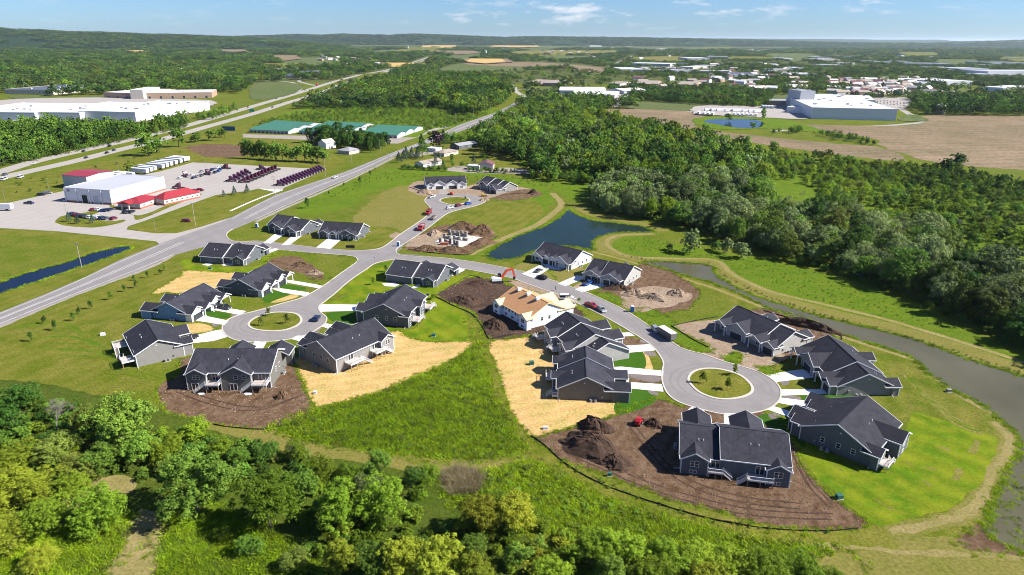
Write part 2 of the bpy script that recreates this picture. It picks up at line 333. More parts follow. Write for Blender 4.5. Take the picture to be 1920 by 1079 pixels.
def obj(name, me, parent=None, loc=None, rotz=0):
    o = bpy.data.objects.new(name, me); C.objects.link(o)
    if parent: o.parent = parent
    if loc: o.location = loc
    if rotz: o.rotation_euler = (0, 0, rotz)
    return o
def tag(o, label, cat, group=None, kind=None):
    if label: o['label'] = label
    if cat: o['category'] = cat
    if group: o['group'] = group
    if kind: o['kind'] = kind
    return o
def thing(name, label, cat, loc=(0, 0, 0), rotz=0, group=None):
    o = bpy.data.objects.new(name, None); C.objects.link(o); o.empty_display_size = .5
    o.location = loc; o.rotation_euler = (0, 0, rotz); return tag(o, label, cat, group)
def dup(root, label, loc, rotz=0, group=None, scale=None):
    """copy a thing with its parts and sub-parts"""
    r = root.copy(); C.objects.link(r); r.location = loc; r.rotation_euler = (0, 0, rotz)
    if scale: r.scale = (scale,) * 3
    r['label'] = label
    if group: r['group'] = group
    for ch in root.children:
        c = ch.copy(); C.objects.link(c); c.parent = r
        for g in ch.children:
            d = g.copy(); C.objects.link(d); d.parent = c
    return r

def catmull(pts, step, closed=True):
    pts = [np.array(p[:2], float) for p in pts]; n = len(pts); out = []
    rng = range(n) if closed else range(n - 1)
    for i in rng:
        g = (lambda k: pts[k % n]) if closed else (lambda k: pts[max(0, min(n - 1, k))])
        p0, p1, p2, p3 = g(i - 1), g(i), g(i + 1), g(i + 2)
        m = max(1, min(60, int(np.linalg.norm(p2 - p1) / step)))
        for k in range(m):
            t = k / m
            out.append(.5 * ((2 * p1) + (-p0 + p2) * t + (2 * p0 - 5 * p1 + 4 * p2 - p3) * t * t + (-p0 + 3 * p1 - 3 * p2 + p3) * t ** 3))
    if not closed: out.append(pts[-1])
    return out
def linear(pts, step):
    out = []; n = len(pts)
    for i in range(n):
        a = np.array(pts[i], float); b = np.array(pts[(i + 1) % n], float); m = max(1, min(80, int(np.linalg.norm(b - a) / step)))
        for k in range(m): out.append(a + (b - a) * k / m)
    return out
def jag(pts, amp, seed=0):
    rs = np.random.RandomState(seed); n = len(pts)
    k = rs.randn(n); k = (k + np.roll(k, 1) + np.roll(k, 2) * .6) / 1.6
    out = []
    for i in range(n):
        t = pts[(i + 1) % n] - pts[i - 1]; t = t / (np.linalg.norm(t) + 1e-6)
        out.append(pts[i] + np.array([-t[1], t[0]]) * amp * k[i])
    return out
LEVEL = {}; OUT = []
def sheet(name, px, mat, level, smooth=True, step=1.5, rough=.25, world=False, kind='structure', label=None, cat=None, z=None):
    """a flat patch of the ground traced by its outline, 4 mm above the level below"""
    pts = [p for p in px] if world else [P(*p) for p in px]
    q = catmull(pts, step) if smooth else linear(pts, step)
    if rough: q = jag(q, rough, len(px) * 7 + level)
    OUT.append((name, q))
    zz = level * .004 + LEVEL.get(level, 0) * .00012 if z is None else z
    LEVEL[level] = LEVEL.get(level, 0) + 1
    me = bpy.data.meshes.new(name); me.from_pydata([(p[0], p[1], zz) for p in q], [], [tuple(range(len(q)))]); me.materials.append(mat)
    me.update()
    if me.polygons[0].normal.z < 0: me.flip_normals()
    return tag(obj(name, me), label, cat, kind=kind)
def ribbon(name, px, width, mat, level, closed=False, world=False, step=2.0, rough=0, h=0, z=None, smooth=True, kind='structure'):
    pts = [p for p in px] if world else [P(*p) for p in px]
    q = catmull(pts, step, closed) if smooth else [np.array(p) for p in pts]
    n = len(q); rs = np.random.RandomState(n); L = []; Rr = []
    for i in range(n):
        a = q[i - 1] if (closed or i > 0) else q[i]; b = q[(i + 1) % n] if (closed or i < n - 1) else q[i]
        t = b - a; t = t / (np.linalg.norm(t) + 1e-6); nn = np.array([-t[1], t[0]])
        w = width / 2 + (rs.rand() - .5) * rough; w2 = width / 2 + (rs.rand() - .5) * rough
        L.append(q[i] + nn * w); Rr.append(q[i] - nn * w2)
    zz = level * .004 + LEVEL.get(level, 0) * .00012 if z is None else z
    LEVEL[level] = LEVEL.get(level, 0) + 1
    mb = MB(); m = n if closed else n - 1
    vs = [(p[0], p[1], zz + h) for p in L] + [(p[0], p[1], zz + h) for p in Rr]
    fs = [(i, n + i, n + (i + 1) % n, (i + 1) % n) for i in range(m)]
    if h:
        vs += [(p[0], p[1], 0) for p in L] + [(p[0], p[1], 0) for p in Rr]
        fs += [(2 * n + i, i, (i + 1) % n, 2 * n + (i + 1) % n) for i in range(m)] + [(n + i, 3 * n + i, 3 * n + (i + 1) % n, n + (i + 1) % n) for i in range(m)]
    mb.add(vs, fs); return tag(mb.build(name, mat), None, None, kind=kind)
def ang(a, b): return math.atan2(b[1] - a[1], b[0] - a[0])
# ================================================================== GROUND
sheet('ground', [(-700, 40), (900, 40), (1400, 1600), (-1600, 1600)], M['ground'], 0, smooth=False, rough=0, world=True, step=1e9, z=0)
def ring():
    me = bpy.data.meshes.new('farmland')
    a = [(-700, 40), (900, 40), (1400, 1600), (-1600, 1600)]; b = [(-6000, -1500), (6000, -1500), (45000, 45000), (-45000, 45000)]
    me.from_pydata([(p[0], p[1], 0) for p in a + b], [], [(0, 4, 5, 1), (1, 5, 6, 2), (2, 6, 7, 3), (3, 7, 4, 0)]); me.materials.append(M['farground']); me.update()
    if me.polygons[0].normal.z < 0: me.flip_normals()
    tag(obj('farmland', me), None, None, kind='structure')
ring()

# weedy ground under the woods
sheet('wood_floor', [(890, 262), (985, 215), (1120, 215), (1440, 275), (1700, 300), (1920, 330), (2060, 350), (2060, 700), (1920, 668), (1800, 612), (1700, 565), (1560, 515), (1380, 475), (1310, 446), (1230, 432), (1150, 402), (1100, 385), (1090, 350), (1000, 305)], M['meadow'], 1, rough=1.5)
sheet('wood_floor', [(-80, 232), (250, 236), (345, 222), (350, 235), (270, 256), (130, 290), (0, 314), (-80, 335)], M['shrubland'], 1, rough=1)
sheet('wood_floor', [(-120, 700), (60, 700), (180, 730), (300, 760), (420, 800), (520, 812), (620, 850), (760, 870), (830, 900), (900, 960), (1100, 985), (1300, 1010), (1560, 1060), (1700, 1200), (-300, 1300)], M['shrubland'], 1, rough=1)
sheet('young_wood_floor', [(1330, 275), (1440, 290), (1560, 304), (1700, 318), (1800, 324), (1920, 352), (2060, 372), (2060, 640), (1930, 600), (1860, 540), (1800, 500), (1720, 450), (1600, 418), (1540, 402), (1440, 395), (1400, 350), (1350, 300)], M['lush'], 2, rough=2)
sheet('glade', [(1440, 345), (1490, 342), (1530, 370), (1535, 402), (1490, 410), (1440, 405)], M['lush'], 2, rough=1.5)
sheet('glade', [(1825, 480), (1900, 490), (1960, 520), (1920, 540), (1850, 510)], M['ground'], 2, rough=1.5)

# meadows and rough grass
sheet('meadow', [(500, 802), (592, 766), (705, 737), (842, 680), (882, 650), (878, 600), (905, 625), (920, 700), (950, 770), (1000, 830), (1010, 850), (960, 860), (830, 866), (700, 850), (580, 832)], M['meadow'], 2, rough=.6)
sheet('meadow', [(1000, 860), (1050, 885), (1150, 935), (1300, 975), (1450, 1005), (1600, 1030), (1600, 1120), (1200, 1120), (960, 980), (930, 900)], M['meadow'], 2, rough=.6)
sheet('meadow', [(820, 880), (880, 880), (960, 900), (960, 960), (880, 960), (830, 930)], M['lush'], 3, rough=.6)
sheet('meadow', [(320, 960), (420, 950), (470, 1000), (620, 1079), (300, 1100)], M['lush'], 3, rough=.6)
sheet('meadow', [(0, 1010), (100, 980), (240, 960), (250, 985), (190, 1090), (-80, 1100)], M['lush'], 3, rough=.6)
sheet('grass_bank', [(1150, 448), (1200, 444), (1290, 462), (1380, 478), (1450, 490), (1560, 517), (1700, 565), (1800, 612), (1920, 668), (2040, 700), (2040, 730), (1920, 690), (1765, 640), (1652, 606), (1540, 578), (1440, 552), (1375, 520), (1362, 500), (1335, 488), (1190, 482), (1150, 468), (1140, 455)], M['lush'], 2, rough=.5)
sheet('grass_bank', [(1000, 335), (1080, 342), (1125, 350), (1100, 372), (1080, 380), (1060, 370), (1030, 350)], M['lush'], 2, rough=.5)
sheet('north_meadow', [(560, 385), (640, 345), (720, 318), (760, 316), (860, 322), (960, 332), (1010, 345), (1040, 370), (1000, 420), (900, 480), (860, 478), (905, 430), (940, 380), (980, 360), (900, 335), (800, 330), (760, 350), (700, 360), (650, 390), (570, 405)], M['lush'], 2, rough=1)
sheet('north_field', [(700, 375), (740, 352), (790, 352), (800, 400), (750, 436), (690, 430), (660, 410)], M['berm'], 3, rough=1)
sheet('north_field', [(845, 402), (920, 372), (985, 372), (1020, 395), (985, 425), (900, 468), (870, 440), (800, 432)], M['mown'], 3, rough=.6)
sheet('roadside_field', [(-80, 440), (100, 436), (225, 450), (295, 458), (300, 462), (160, 518), (0, 582), (-80, 615)], M['mown'], 2, rough=.5)
sheet('roadside_field', [(-80, 450), (60, 440), (150, 455), (170, 470), (60, 500), (-80, 530)], M['ground'], 3, rough=2)
sheet('grass_slope', [(-80, 650), (0, 618), (155, 556), (275, 508), (330, 482), (380, 480), (330, 520), (300, 560), (270, 600), (220, 650), (230, 700), (300, 720), (200, 740), (60, 715), (-80, 700)], M['mown'], 2, rough=.5)
sheet('verge', [(240, 428), (292, 438), (330, 437), (370, 426), (425, 409), (516, 364), (611, 326), (611, 320), (532, 354), (470, 360), (405, 369), (360, 385), (270, 418)], M['mown'], 2, rough=.3)
sheet('highway_verge', [(-80, 350), (0, 340), (150, 312), (300, 280), (480, 228), (640, 190), (640, 240), (560, 262), (450, 262), (361, 302), (300, 320), (170, 345), (75, 366), (0, 384), (-80, 400)], M['mown'], 1, rough=1)
sheet('scrub_field', [(470, 245), (560, 205), (700, 180), (860, 180), (930, 205), (860, 234), (800, 255), (740, 262), (600, 240)], M['lush'], 2, rough=3)
sheet('cleared_field', [(330, 285), (470, 262), (560, 262), (640, 300), (611, 316), (440, 310), (361, 304)], M['mown'], 2, rough=1)
sheet('bare_patch', [(352, 275), (400, 270), (452, 274), (470, 288), (420, 296), (370, 290)], M['dirt'], 3, rough=2)
sheet('house_lawns', [(760, 296), (800, 280), (880, 268), (1000, 300), (1010, 318), (930, 322), (860, 316), (760, 314)], M['mown'], 3, rough=.5)

# mown banks and tracks round the ponds
def strip(name, px, w, m, lv, rough=.8): return ribbon(name, px, w, M[m], lv, rough=rough)
strip('mown_bank', [(1225, 437), (1160, 441), (1133, 453), (1137, 470), (1190, 486), (1260, 490), (1330, 492), (1352, 506), (1375, 525), (1440, 555), (1540, 583), (1652, 610), (1765, 643), (1920, 697), (2060, 750)], 9, 'berm', 3, .6)
strip('track', [(1225, 439), (1160, 442), (1137, 455), (1155, 472), (1185, 482), (1260, 485), (1335, 487), (1360, 500), (1370, 512), (1440, 545), (1540, 570), (1652, 597), (1765, 630), (1920, 680), (2060, 730)], 2.4, 'path', 4, .4)
strip('mown_bank', [(1060, 470), (1110, 475), (1185, 495), (1260, 520), (1335, 543), (1440, 584), (1565, 633), (1665, 664), (1727, 690), (1777, 733), (1840, 772), (1885, 800), (1900, 830), (1882, 862), (1860, 915), (1825, 965), (1740, 990), (1665, 1002)], 9, 'mown', 3, .6)
strip('track', [(1110, 472), (1185, 492), (1260, 517), (1335, 540), (1440, 580), (1565, 627), (1665, 660), (1727, 682), (1777, 727), (1840, 765), (1877, 785)], 1.8, 'path', 4, .4)
strip('track', [(1865, 790), (1893, 815), (1888, 845), (1865, 880), (1850, 915), (1815, 960), (1740, 984), (1665, 998)], 4.4, 'berm', 4, 1.2)
strip('track', [(1866, 791), (1892, 815), (1889, 845), (1866, 880), (1852, 915), (1817, 958), (1742, 983), (1668, 997)], 2.2, 'path', 5, 1.3)
strip('track', [(1035, 362), (1052, 380), (1047, 392), (1010, 420), (975, 435), (920, 458), (880, 478)], 4.2, 'path', 4, .6)
strip('mown_bank', [(1080, 385), (1110, 402), (1160, 412), (1222, 424), (1240, 434)], 8, 'berm', 3)
strip('mown_swath', [(400, 792), (480, 812), (555, 835), (680, 852), (755, 865), (830, 877), (900, 874), (960, 862), (1010, 850)], 6.5, 'berm', 4, .6)
strip('mown_swath', [(880, 600), (900, 650), (925, 720), (955, 780), (1000, 835), (1050, 875), (1110, 915), (1210, 955), (1335, 985), (1440, 1005), (1550, 1015), (1665, 1003)], 7, 'mown', 4, .6)
strip('mown_swath', [(1480, 1050), (1600, 1040), (1760, 1045), (1960, 1050)], 12, 'berm', 3, 1)
strip('track', [(1440, 1035), (1560, 1024), (1700, 1035), (1960, 1046)], 1.5, 'path', 4, 1.2)
strip('cut_path', [(235, 1100), (255, 1030), (280, 985), (305, 962)], 10.5, 'path', 4, .8)
sheet('worn_clearing', [(112, 930), (150, 905), (215, 893), (258, 897), (262, 918), (235, 930), (180, 925), (140, 955), (112, 950)], M['path'], 4, rough=.5)

# ponds
sheet('pond', [(910, 479), (925, 467), (960, 447), (1020, 424), (1050, 406), (1063, 394), (1072, 392), (1080, 401), (1110, 413), (1160, 419), (1200, 424), (1222, 431), (1222, 436), (1160, 437), (1130, 443), (1115, 452), (1112, 462), (1116, 470), (1080, 464), (1040, 462), (1002, 473), (980, 481), (958, 487), (930, 488), (914, 484)], M['pond'], 6, rough=.2)
sheet('channel', [(1205, 492), (1260, 491), (1310, 495), (1337, 501), (1341, 513), (1360, 527), (1400, 548), (1440, 563), (1540, 594), (1652, 620), (1752, 650), (1840, 682), (1920, 706), (2100, 770), (2150, 1100), (1960, 1060), (1900, 1030), (1850, 1000), (1868, 940), (1880, 900), (1908, 852), (1912, 822), (1882, 792), (1840, 759), (1790, 733), (1740, 697), (1715, 673), (1665, 653), (1615, 638), (1540, 613), (1440, 577), (1385, 551), (1335, 532), (1285, 517), (1235, 502)], M['channel'], 6, rough=.25)
sheet('mud_bank', [(1800, 1005), (1850, 985), (1868, 940), (1878, 900), (1905, 900), (1895, 960), (1900, 1000), (1930, 1030), (1880, 1035), (1820, 1028)], M['dirt'], 5, rough=.8)
sheet('ditch_pond', [(-90, 556), (0, 529), (62, 508), (125, 492), (155, 480), (217, 464), (249, 461), (247, 466), (225, 477), (150, 502), (93, 521), (0, 552), (-90, 585)], M['ditch'], 6, rough=.25)
sheet('field_pond', [(1320, 228), (1345, 224), (1400, 224), (1425, 228), (1432, 235), (1415, 241), (1380, 240), (1345, 234)], M['ditch'], 6, rough=1, z=.36)
sheet('grass_bank', [(1300, 230), (1320, 221), (1440, 220), (1500, 232), (1560, 250), (1600, 257), (1500, 246), (1440, 242), (1350, 243)], M['lush'], 5, rough=1, z=.3)

# roads
main_top = [(-150, 648), (0, 586), (90, 549.7), (160, 520), (225, 487.5), (306, 455), (422.5, 413.7), (516, 366), (647.5, 322.5), (738.6, 285.4), (784, 268.6), (838, 245), (863, 234), (929, 211.5), (949.5, 201), (985, 182)]
main_bot = [(995, 184), (952, 206), (933, 220), (900, 236), (866, 245), (841, 257), (782, 276), (741, 292), (650, 337), (547, 382), (480, 413), (380, 455), (325, 477), (275, 503), (155, 547), (0, 611), (-150, 672)]
sheet('main_road', main_top + main_bot, M['asphalt'], 7, smooth=False, rough=0, step=20)
strip('gravel_shoulder', [(-150, 674), (0, 612.5), (155, 548.5), (275, 504.5), (325, 479)], 2.2, 'gravel', 5, .6)
strip('gravel_shoulder', [(480, 416), (547, 385), (650, 340), (741, 295)], 2.6, 'gravel', 5, .6)
def offset_pts(a, b, t): return [(p[0] * (1 - t) + q[0] * t, p[1] * (1 - t) + q[1] * t) for p, q in zip(a, b)]
La = [(-150, 648), (0, 586), (90, 549.7), (225, 487.5), (300, 457)]; Lb = [(-90, 648), (58, 586), (150, 549.7), (310, 487.5), (385, 452)]
for t in (.1, .46, .54, .9): ribbon('road_line', offset_pts(La, Lb, t), .16, M['line'], 8)
Ra = [(430, 410.5), (516, 366), (647.5, 322.5), (738.6, 285.4), (784, 268.6), (863, 234), (929, 211.5)]; Rb = [(487, 410.5), (588, 366), (690, 320), (758, 285.4), (800, 268.6), (894, 236), (950, 209)]
for t in (.1, .46, .54, .9): ribbon('road_line', offset_pts(Ra, Rb, t), .16, M['line'], 8)
for nm, pts in (('highway', [(-90, 346), (0, 323), (62, 304), (155, 282.5), (205, 271.5), (300, 249), (375, 229), (480, 198), (555, 176), (630, 152.5), (680, 140), (730, 130.5), (775, 117), (812, 105)]),
                ('highway', [(-90, 357), (0, 334), (140, 302.5), (212, 284), (300, 262.5), (400, 234.5), (480, 212), (542, 192), (592, 177), (655, 154), (717, 136.5), (755, 126), (815, 108)])):
    ribbon(nm, pts, 14, M['highway'], 7, step=15)
for pts in ([(555, 176), (563, 166), (556, 158), (530, 153), (440, 151), (380, 150)], [(560, 187), (600, 178), (645, 170), (665, 166)], [(717, 136), (727, 141), (729, 150)], [(600, 163), (560, 152), (600, 147), (680, 140)]):
    ribbon('ramp', pts, 8, M['highway'], 6, step=15)
for pts in ([(1125, 135), (1150, 122), (1175, 110), (1190, 103)], [(1450, 246), (1560, 238), (1660, 236), (1730, 230)], [(1145, 205), (1220, 207), (1300, 210), (1340, 213)], [(985, 182), (968, 172), (960, 160), (930, 155)], [(970, 168), (1010, 165), (1050, 170)], [(1690, 205), (1730, 229)], [(840, 238), (815, 243), (800, 246)], [(300, 155), (380, 152), (480, 150)]):
    ribbon('far_road', pts, 9, M['highway'], 6, step=15)

# depot yard
sheet('depot_yard', [(-120, 430), (-120, 400), (0, 384), (75, 368), (170, 348), (300, 322), (361, 305), (440, 309), (572, 316), (611, 316.5), (610, 319), (532, 353), (530, 356.5), (485, 354), (470, 357.5), (405, 366), (360, 382), (270, 415), (240, 425), (237, 431), (292, 438), (330, 438), (372, 427), (440, 406), (420, 425), (330, 464), (300, 459), (293, 453), (225, 446), (107, 434), (0, 428)], M['lot'], 6, smooth=False, rough=0, step=10)
ribbon('sidewalk', [(432, 396), (470, 379), (505, 365), (529, 357)], 1.6, M['drive'], 8)
sheet('sidewalk', [(485, 354), (530, 356.5), (520, 361), (505, 358)], M['drive'], 8, smooth=False, rough=0)
sheet('parking_island', [(104, 415), (113, 407), (135, 402), (165, 398), (185, 392), (188, 397), (172, 405), (180, 412), (210, 415), (233, 412), (235, 415), (215, 421), (175, 427), (125, 424), (107, 419)], M['mown'], 8, rough=.1)
sheet('planting_bed', [(206, 388), (212, 385), (262, 404), (340, 372), (372, 364), (376, 366), (330, 384), (262, 412), (246, 402)], M['mown'], 8, rough=.1)
sheet('storage_lot', [(455, 252), (690, 258), (780, 258), (800, 248), (800, 252), (745, 270), (560, 262), (455, 258)], M['gravel'], 5, smooth=False, rough=.3)

# neighbourhood streets
street = [(480, 413), (436, 430), (425, 439), (430, 449), (445, 454), (480, 452.5), (517, 456), (595, 465), (655, 470), (695, 469), (717, 464), (735, 452), (750, 440), (780, 420), (800, 405), (807, 394), (804, 386), (797, 379), (798, 373), (808, 367), (830, 364), (871, 365), (890, 368), (908, 373), (908, 380), (886, 388), (856, 395), (839, 401), (823, 412), (797, 432), (762, 455), (745, 466), (743, 473), (751, 479), (790, 482), (830, 484), (892, 492.5), (960, 505), (1000, 515), (1047, 530), (1080, 542), (1110, 553), (1147, 570), (1180, 587), (1222, 615), (1265, 645), (1285, 656), (1320, 665), (1350, 676), (1385, 686), (1412, 694), (1437, 705), (1455, 718), (1464, 733), (1462, 749), (1450, 762), (1430, 771), (1395, 777), (1356, 777), (1322, 770), (1297, 763), (1272, 754), (1253, 740), (1243, 720), (1241, 700), (1244, 682), (1237, 667), (1220, 647), (1185, 624), (1135, 595), (1085, 570), (1055, 556), (1018, 543), (986, 532), (955, 521), (905, 511), (870, 504.5), (830, 499), (780, 491), (742, 487), (705, 494), (686, 506), (655, 527), (630, 549), (610, 565), (598, 575), (601, 586), (612, 595), (610, 606), (600, 614), (578, 627), (545, 636), (505, 641), (470, 642), (438, 637), (420, 625), (417, 612), (424, 602), (445, 592), (470, 586), (500, 578), (530, 569), (567, 558), (605, 537), (640, 512), (667, 493), (670, 486), (655, 480), (580, 474), (525, 469), (480, 464), (440, 460), (405, 459), (370, 467), (325, 478), (380, 450)]
sheet('street', street, M['asphalt'], 9, rough=0, step=1.2)
ribbon('kerb', street[1:-3], .42, M['kerb'], 10, step=1.5, h=.10)
for isl in ([(1291, 710), (1300, 698), (1320, 692), (1350, 693), (1385, 703), (1405, 718), (1411, 732), (1400, 742), (1375, 748), (1345, 748), (1315, 738), (1297, 723)],
            [(466, 608), (480, 596), (510, 587), (545, 587), (560, 592), (565, 602), (555, 612), (530, 620), (500, 621), (475, 617)],
            [(824.7, 376.4), (834, 371.7), (852.8, 369.7), (871.5, 371), (880.8, 375), (876.8, 379), (863.5, 383), (847.4, 384.4), (834, 381.7)]):
    sheet('island_lawn', isl, M['mown'], 11, rough=0, step=1.0, z=.10)
    ribbon('kerb', isl, .75, M['kerb'], 12, closed=True, step=1.0, h=.12)
isl_c = [(1350, 721), (515, 604), (853, 376.5)]
for (cx, cy), rr_ in zip(isl_c, ((11.5, 13.6), (11, 13), (11, 12.6))):
    c_ = P(cx, cy)
    for r__ in rr_: ribbon('tyre_marks', [(c_[0] + r__ * math.cos(a) * 1.06, c_[1] + r__ * math.sin(a)) for a in np.linspace(-.5, 4.6, 26)], .7, M['wear'], 10, world=True, rough=.25)
for pl_, w_ in (([(600, 560), (640, 527), (690, 492), (740, 474), (775, 440), (815, 400)], .8), ([(608, 563), (650, 530), (700, 493), (752, 478), (850, 490), (960, 513), (1060, 545), (1150, 588), (1240, 648)], .8), ([(430, 452), (520, 462), (640, 474), (720, 476), (800, 484), (960, 509), (1070, 547), (1160, 590), (1225, 632), (1262, 668)], .8)):
    for o_ in (-1.0, .9):
        q_ = [np.array(P(*p)) for p in pl_]; ribbon('tyre_marks', [(p[0] + o_ * .7, p[1] + o_ * .7) for p in q_], w_ * .8, M['wear'], 10, world=True, rough=.3)
for t in (.25, .36, .66, .78): ribbon('tyre_marks', offset_pts(La + Ra, Lb + Rb, t), .8, M['wear'], 8, rough=.3)
rs = np.random.RandomState(3)
for i in range(26):
    a = (rs.uniform(.05, .95), i / 26); A_ = offset_pts(La, Lb, a[0]) if i % 2 else offset_pts(Ra, Rb, a[0]); k_ = rs.randint(1, 3); p0, p1 = A_[k_], A_[k_ + 1]; u_ = rs.rand() * .8
    ribbon('sealed_crack', [(p0[0] + (p1[0] - p0[0]) * v, p0[1] + (p1[1] - p0[1]) * v + rs.randn() * .2) for v in np.linspace(u_, u_ + .2, 5)], .11, M['seal'], 9)
for i, (x, y) in enumerate([(700, 480), (640, 530), (748, 476), (1000, 520), (1130, 575), (1240, 660), (1290, 700), (1440, 745), (560, 590), (450, 615), (830, 392), (780, 436), (600, 470)]):
    c_ = P(x, y); m_ = MB(); m_.cyl((0, 0, 0), (0, 0, .012), .45, n=14); o_ = m_.build('manhole_cover', M['steel']); o_.location = (c_[0], c_[1], .045); tag(o_, 'round steel manhole cover set in the pale street', 'manhole cover', 'manhole covers in the streets')

M['slab'] = plain('poured_slab', (.56, .53, .49), .8, vary=.2, scale=.5)
# driveways
drives = [[(344.5, 598), (354.5, 592), (381, 592), (429, 602), (421, 610)], [(380, 578), (392, 572), (408, 575), (438, 580), (462, 584), (450, 591)], [(352, 645), (345, 636), (366, 630), (400, 621), (417, 618), (427, 632), (400, 640)],
          [(530, 526), (540, 525), (605, 536), (597, 541), (542, 531)], [(507, 541), (517, 540), (580, 549), (575, 556), (530, 549)], [(491, 473), (516, 466), (524, 468), (510, 473), (492, 480)],
          [(493.7, 456), (514.5, 439.6), (534, 439.6), (508, 457)], [(528, 460), (548.8, 441.4), (568, 441.4), (542.6, 460)], [(592.8, 464.5), (622, 442), (643, 447), (619.7, 467)], [(847, 510), (863, 503), (872, 504), (870, 508), (848, 518.6)],
          [(597, 575), (605, 571), (684, 572), (684, 583), (600, 585)], [(545, 636), (557, 630), (580, 630), (572, 643)], [(602, 612), (612, 607), (640, 612), (630, 622)], [(979, 514), (1019, 494), (1060, 503), (1050, 508), (1030, 505), (1001, 522)],
          [(1046, 532), (1081, 517), (1105, 519), (1061, 537)], [(1078, 543), (1110, 530), (1142, 535), (1092, 548.5)], [(1143, 625), (1181, 624), (1190, 630), (1146, 633)], [(1150, 650), (1220, 646), (1230, 657.5), (1155, 664)],
          [(1148, 689), (1165, 688), (1244, 696), (1243, 705.5), (1163, 700)], [(1163, 716), (1241, 721), (1244, 735), (1173, 728)], [(1279, 779), (1297, 763), (1323, 769), (1309, 782), (1305, 798), (1279, 798)], [(1357, 775), (1396, 776), (1392, 799), (1358, 799)],
          [(1463, 746), (1542, 756), (1535, 770), (1459, 756)], [(1438, 768), (1450, 762), (1512, 781), (1505, 792)], [(1436, 704), (1480, 696), (1504, 693), (1545, 706), (1454, 717)], [(1463, 731), (1536, 730), (1585, 738), (1465, 742.5)],
          [(478, 640), (500, 642), (492, 656), (470, 654)]]
for d in drives: sheet('driveway', d, M['drive'], 13, smooth=False, rough=0, z=.115 if False else None)
for p in ([(492, 474), (520, 465), (530, 466), (520, 470)],): pass

# lots: straw, soil, lawns
sheet('straw_lot', [(550, 674), (600, 660), (732, 622), (762, 631), (805, 641), (880, 641), (882, 650), (842, 680), (780, 710), (705, 737), (642, 757), (592, 766), (575, 732), (555, 690)], M['straw'], 5, rough=.25)
sheet('straw_lot', [(918, 641), (950, 635), (1000, 628), (1060, 628), (1120, 700), (1155, 750), (1158, 777), (1100, 795), (1050, 808), (1003, 819), (980, 800), (955, 760), (935, 700), (920, 655)], M['straw'], 5, rough=.25)
sheet('straw_lot', [(286, 550), (338, 518), (345, 508), (410, 511), (460, 513), (470, 530), (430, 552), (400, 545), (345, 550), (310, 549)], M['straw'], 5, rough=.3)
sheet('straw_strip', [(336, 616), (346, 608), (380, 607), (396, 612), (398, 620), (372, 625), (345, 628)], M['straw'], 5, rough=.2)
sheet('straw_strip', [(1205, 650), (1212, 655), (1224, 694), (1210, 692)], M['straw'], 6, rough=.1)
sheet('straw_strip', [(505, 566), (540, 552), (560, 556), (520, 568)], M['straw'], 5, rough=.1)
sheet('straw_lot', [(960, 500), (1000, 490), (1040, 520), (1020, 528), (985, 512)], M['berm'], 5, rough=.2)
sheet('soil_lot', [(297, 722), (338, 700), (350, 670), (537, 662), (551, 676), (557, 695), (575, 732), (592, 766), (560, 790), (500, 802), (420, 797), (340, 780), (310, 770), (297, 745)], M['dirt'], 5, rough=.25)
sheet('soil_lot', [(1003, 820), (1050, 808), (1100, 795), (1158, 778), (1230, 748), (1285, 762), (1440, 775), (1480, 815), (1505, 872), (1560, 930), (1600, 960), (1625, 980), (1600, 992), (1520, 992), (1440, 985), (1350, 960), (1250, 935), (1150, 895), (1060, 865), (1010, 832)], M['dirt'], 5, rough=.25)
sheet('soil_lot', [(820, 553), (840, 540), (885, 520), (930, 528), (970, 540), (1010, 548), (1062, 570), (1100, 590), (1060, 610), (1010, 628), (920, 637), (905, 615), (880, 580), (845, 570)], M['darkdirt'], 5, rough=.3)
sheet('pale_drive', [(952, 528), (975, 528), (1050, 555), (1070, 566), (1060, 578), (1020, 570), (985, 545)], M['sand'], 6, rough=.3)
sheet('soil_lot', [(1115, 548), (1165, 530), (1200, 495), (1225, 492), (1275, 520), (1312, 548), (1290, 575), (1225, 592), (1165, 572)], M['dirt'], 5, rough=.5)
sheet('pale_fill', [(1165, 548), (1210, 538), (1250, 540), (1300, 552), (1285, 568), (1240, 578), (1190, 585), (1165, 570)], M['sand'], 6, rough=.6)
sheet('pale_drive', [(1078, 535), (1100, 527), (1115, 530), (1100, 545), (1110, 552), (1082, 546)], M['sand'], 6, rough=.3)
sheet('gravel_drive', [(1262, 612), (1340, 600), (1375, 610), (1440, 650), (1480, 672), (1470, 690), (1425, 700), (1385, 688), (1350, 677), (1320, 666), (1330, 645), (1290, 632)], M['sand'], 5, rough=.2)
sheet('soil_lot', [(1380, 590), (1440, 580), (1520, 600), (1565, 635), (1545, 665), (1500, 672), (1460, 680), (1440, 650)], M['dirt'], 4, rough=.3)
sheet('weed_patch', [(1355, 672), (1370, 662), (1390, 663), (1392, 675), (1380, 683), (1360, 680)], M['lush'], 6, rough=.2)
sheet('weed_patch', [(1420, 690), (1440, 685), (1470, 688), (1480, 694), (1450, 700), (1436, 702)], M['lush'], 6, rough=.2)
sheet('weed_patch', [(1185, 585), (1215, 578), (1260, 600), (1262, 612), (1325, 650), (1325, 662), (1290, 655), (1260, 635), (1225, 612)], M['lush'], 5, rough=.4)
sheet('weed_patch', [(1110, 548), (1150, 552), (1168, 566), (1160, 572), (1120, 556)], M['lush'], 6, rough=.3)
sheet('soil_lot', [(755, 465), (800, 432), (850, 420), (905, 425), (930, 440), (915, 455), (880, 475), (840, 477), (790, 470)], M['dirt'], 5, rough=.4)
sheet('pale_fill', [(752, 462), (790, 440), (880, 438), (900, 445), (870, 462), (800, 462)], M['sand'], 6, rough=.3)
sheet('slab', [(812, 455), (850, 438), (905, 446), (864, 465)], M['slab'], 7, smooth=False, rough=0)
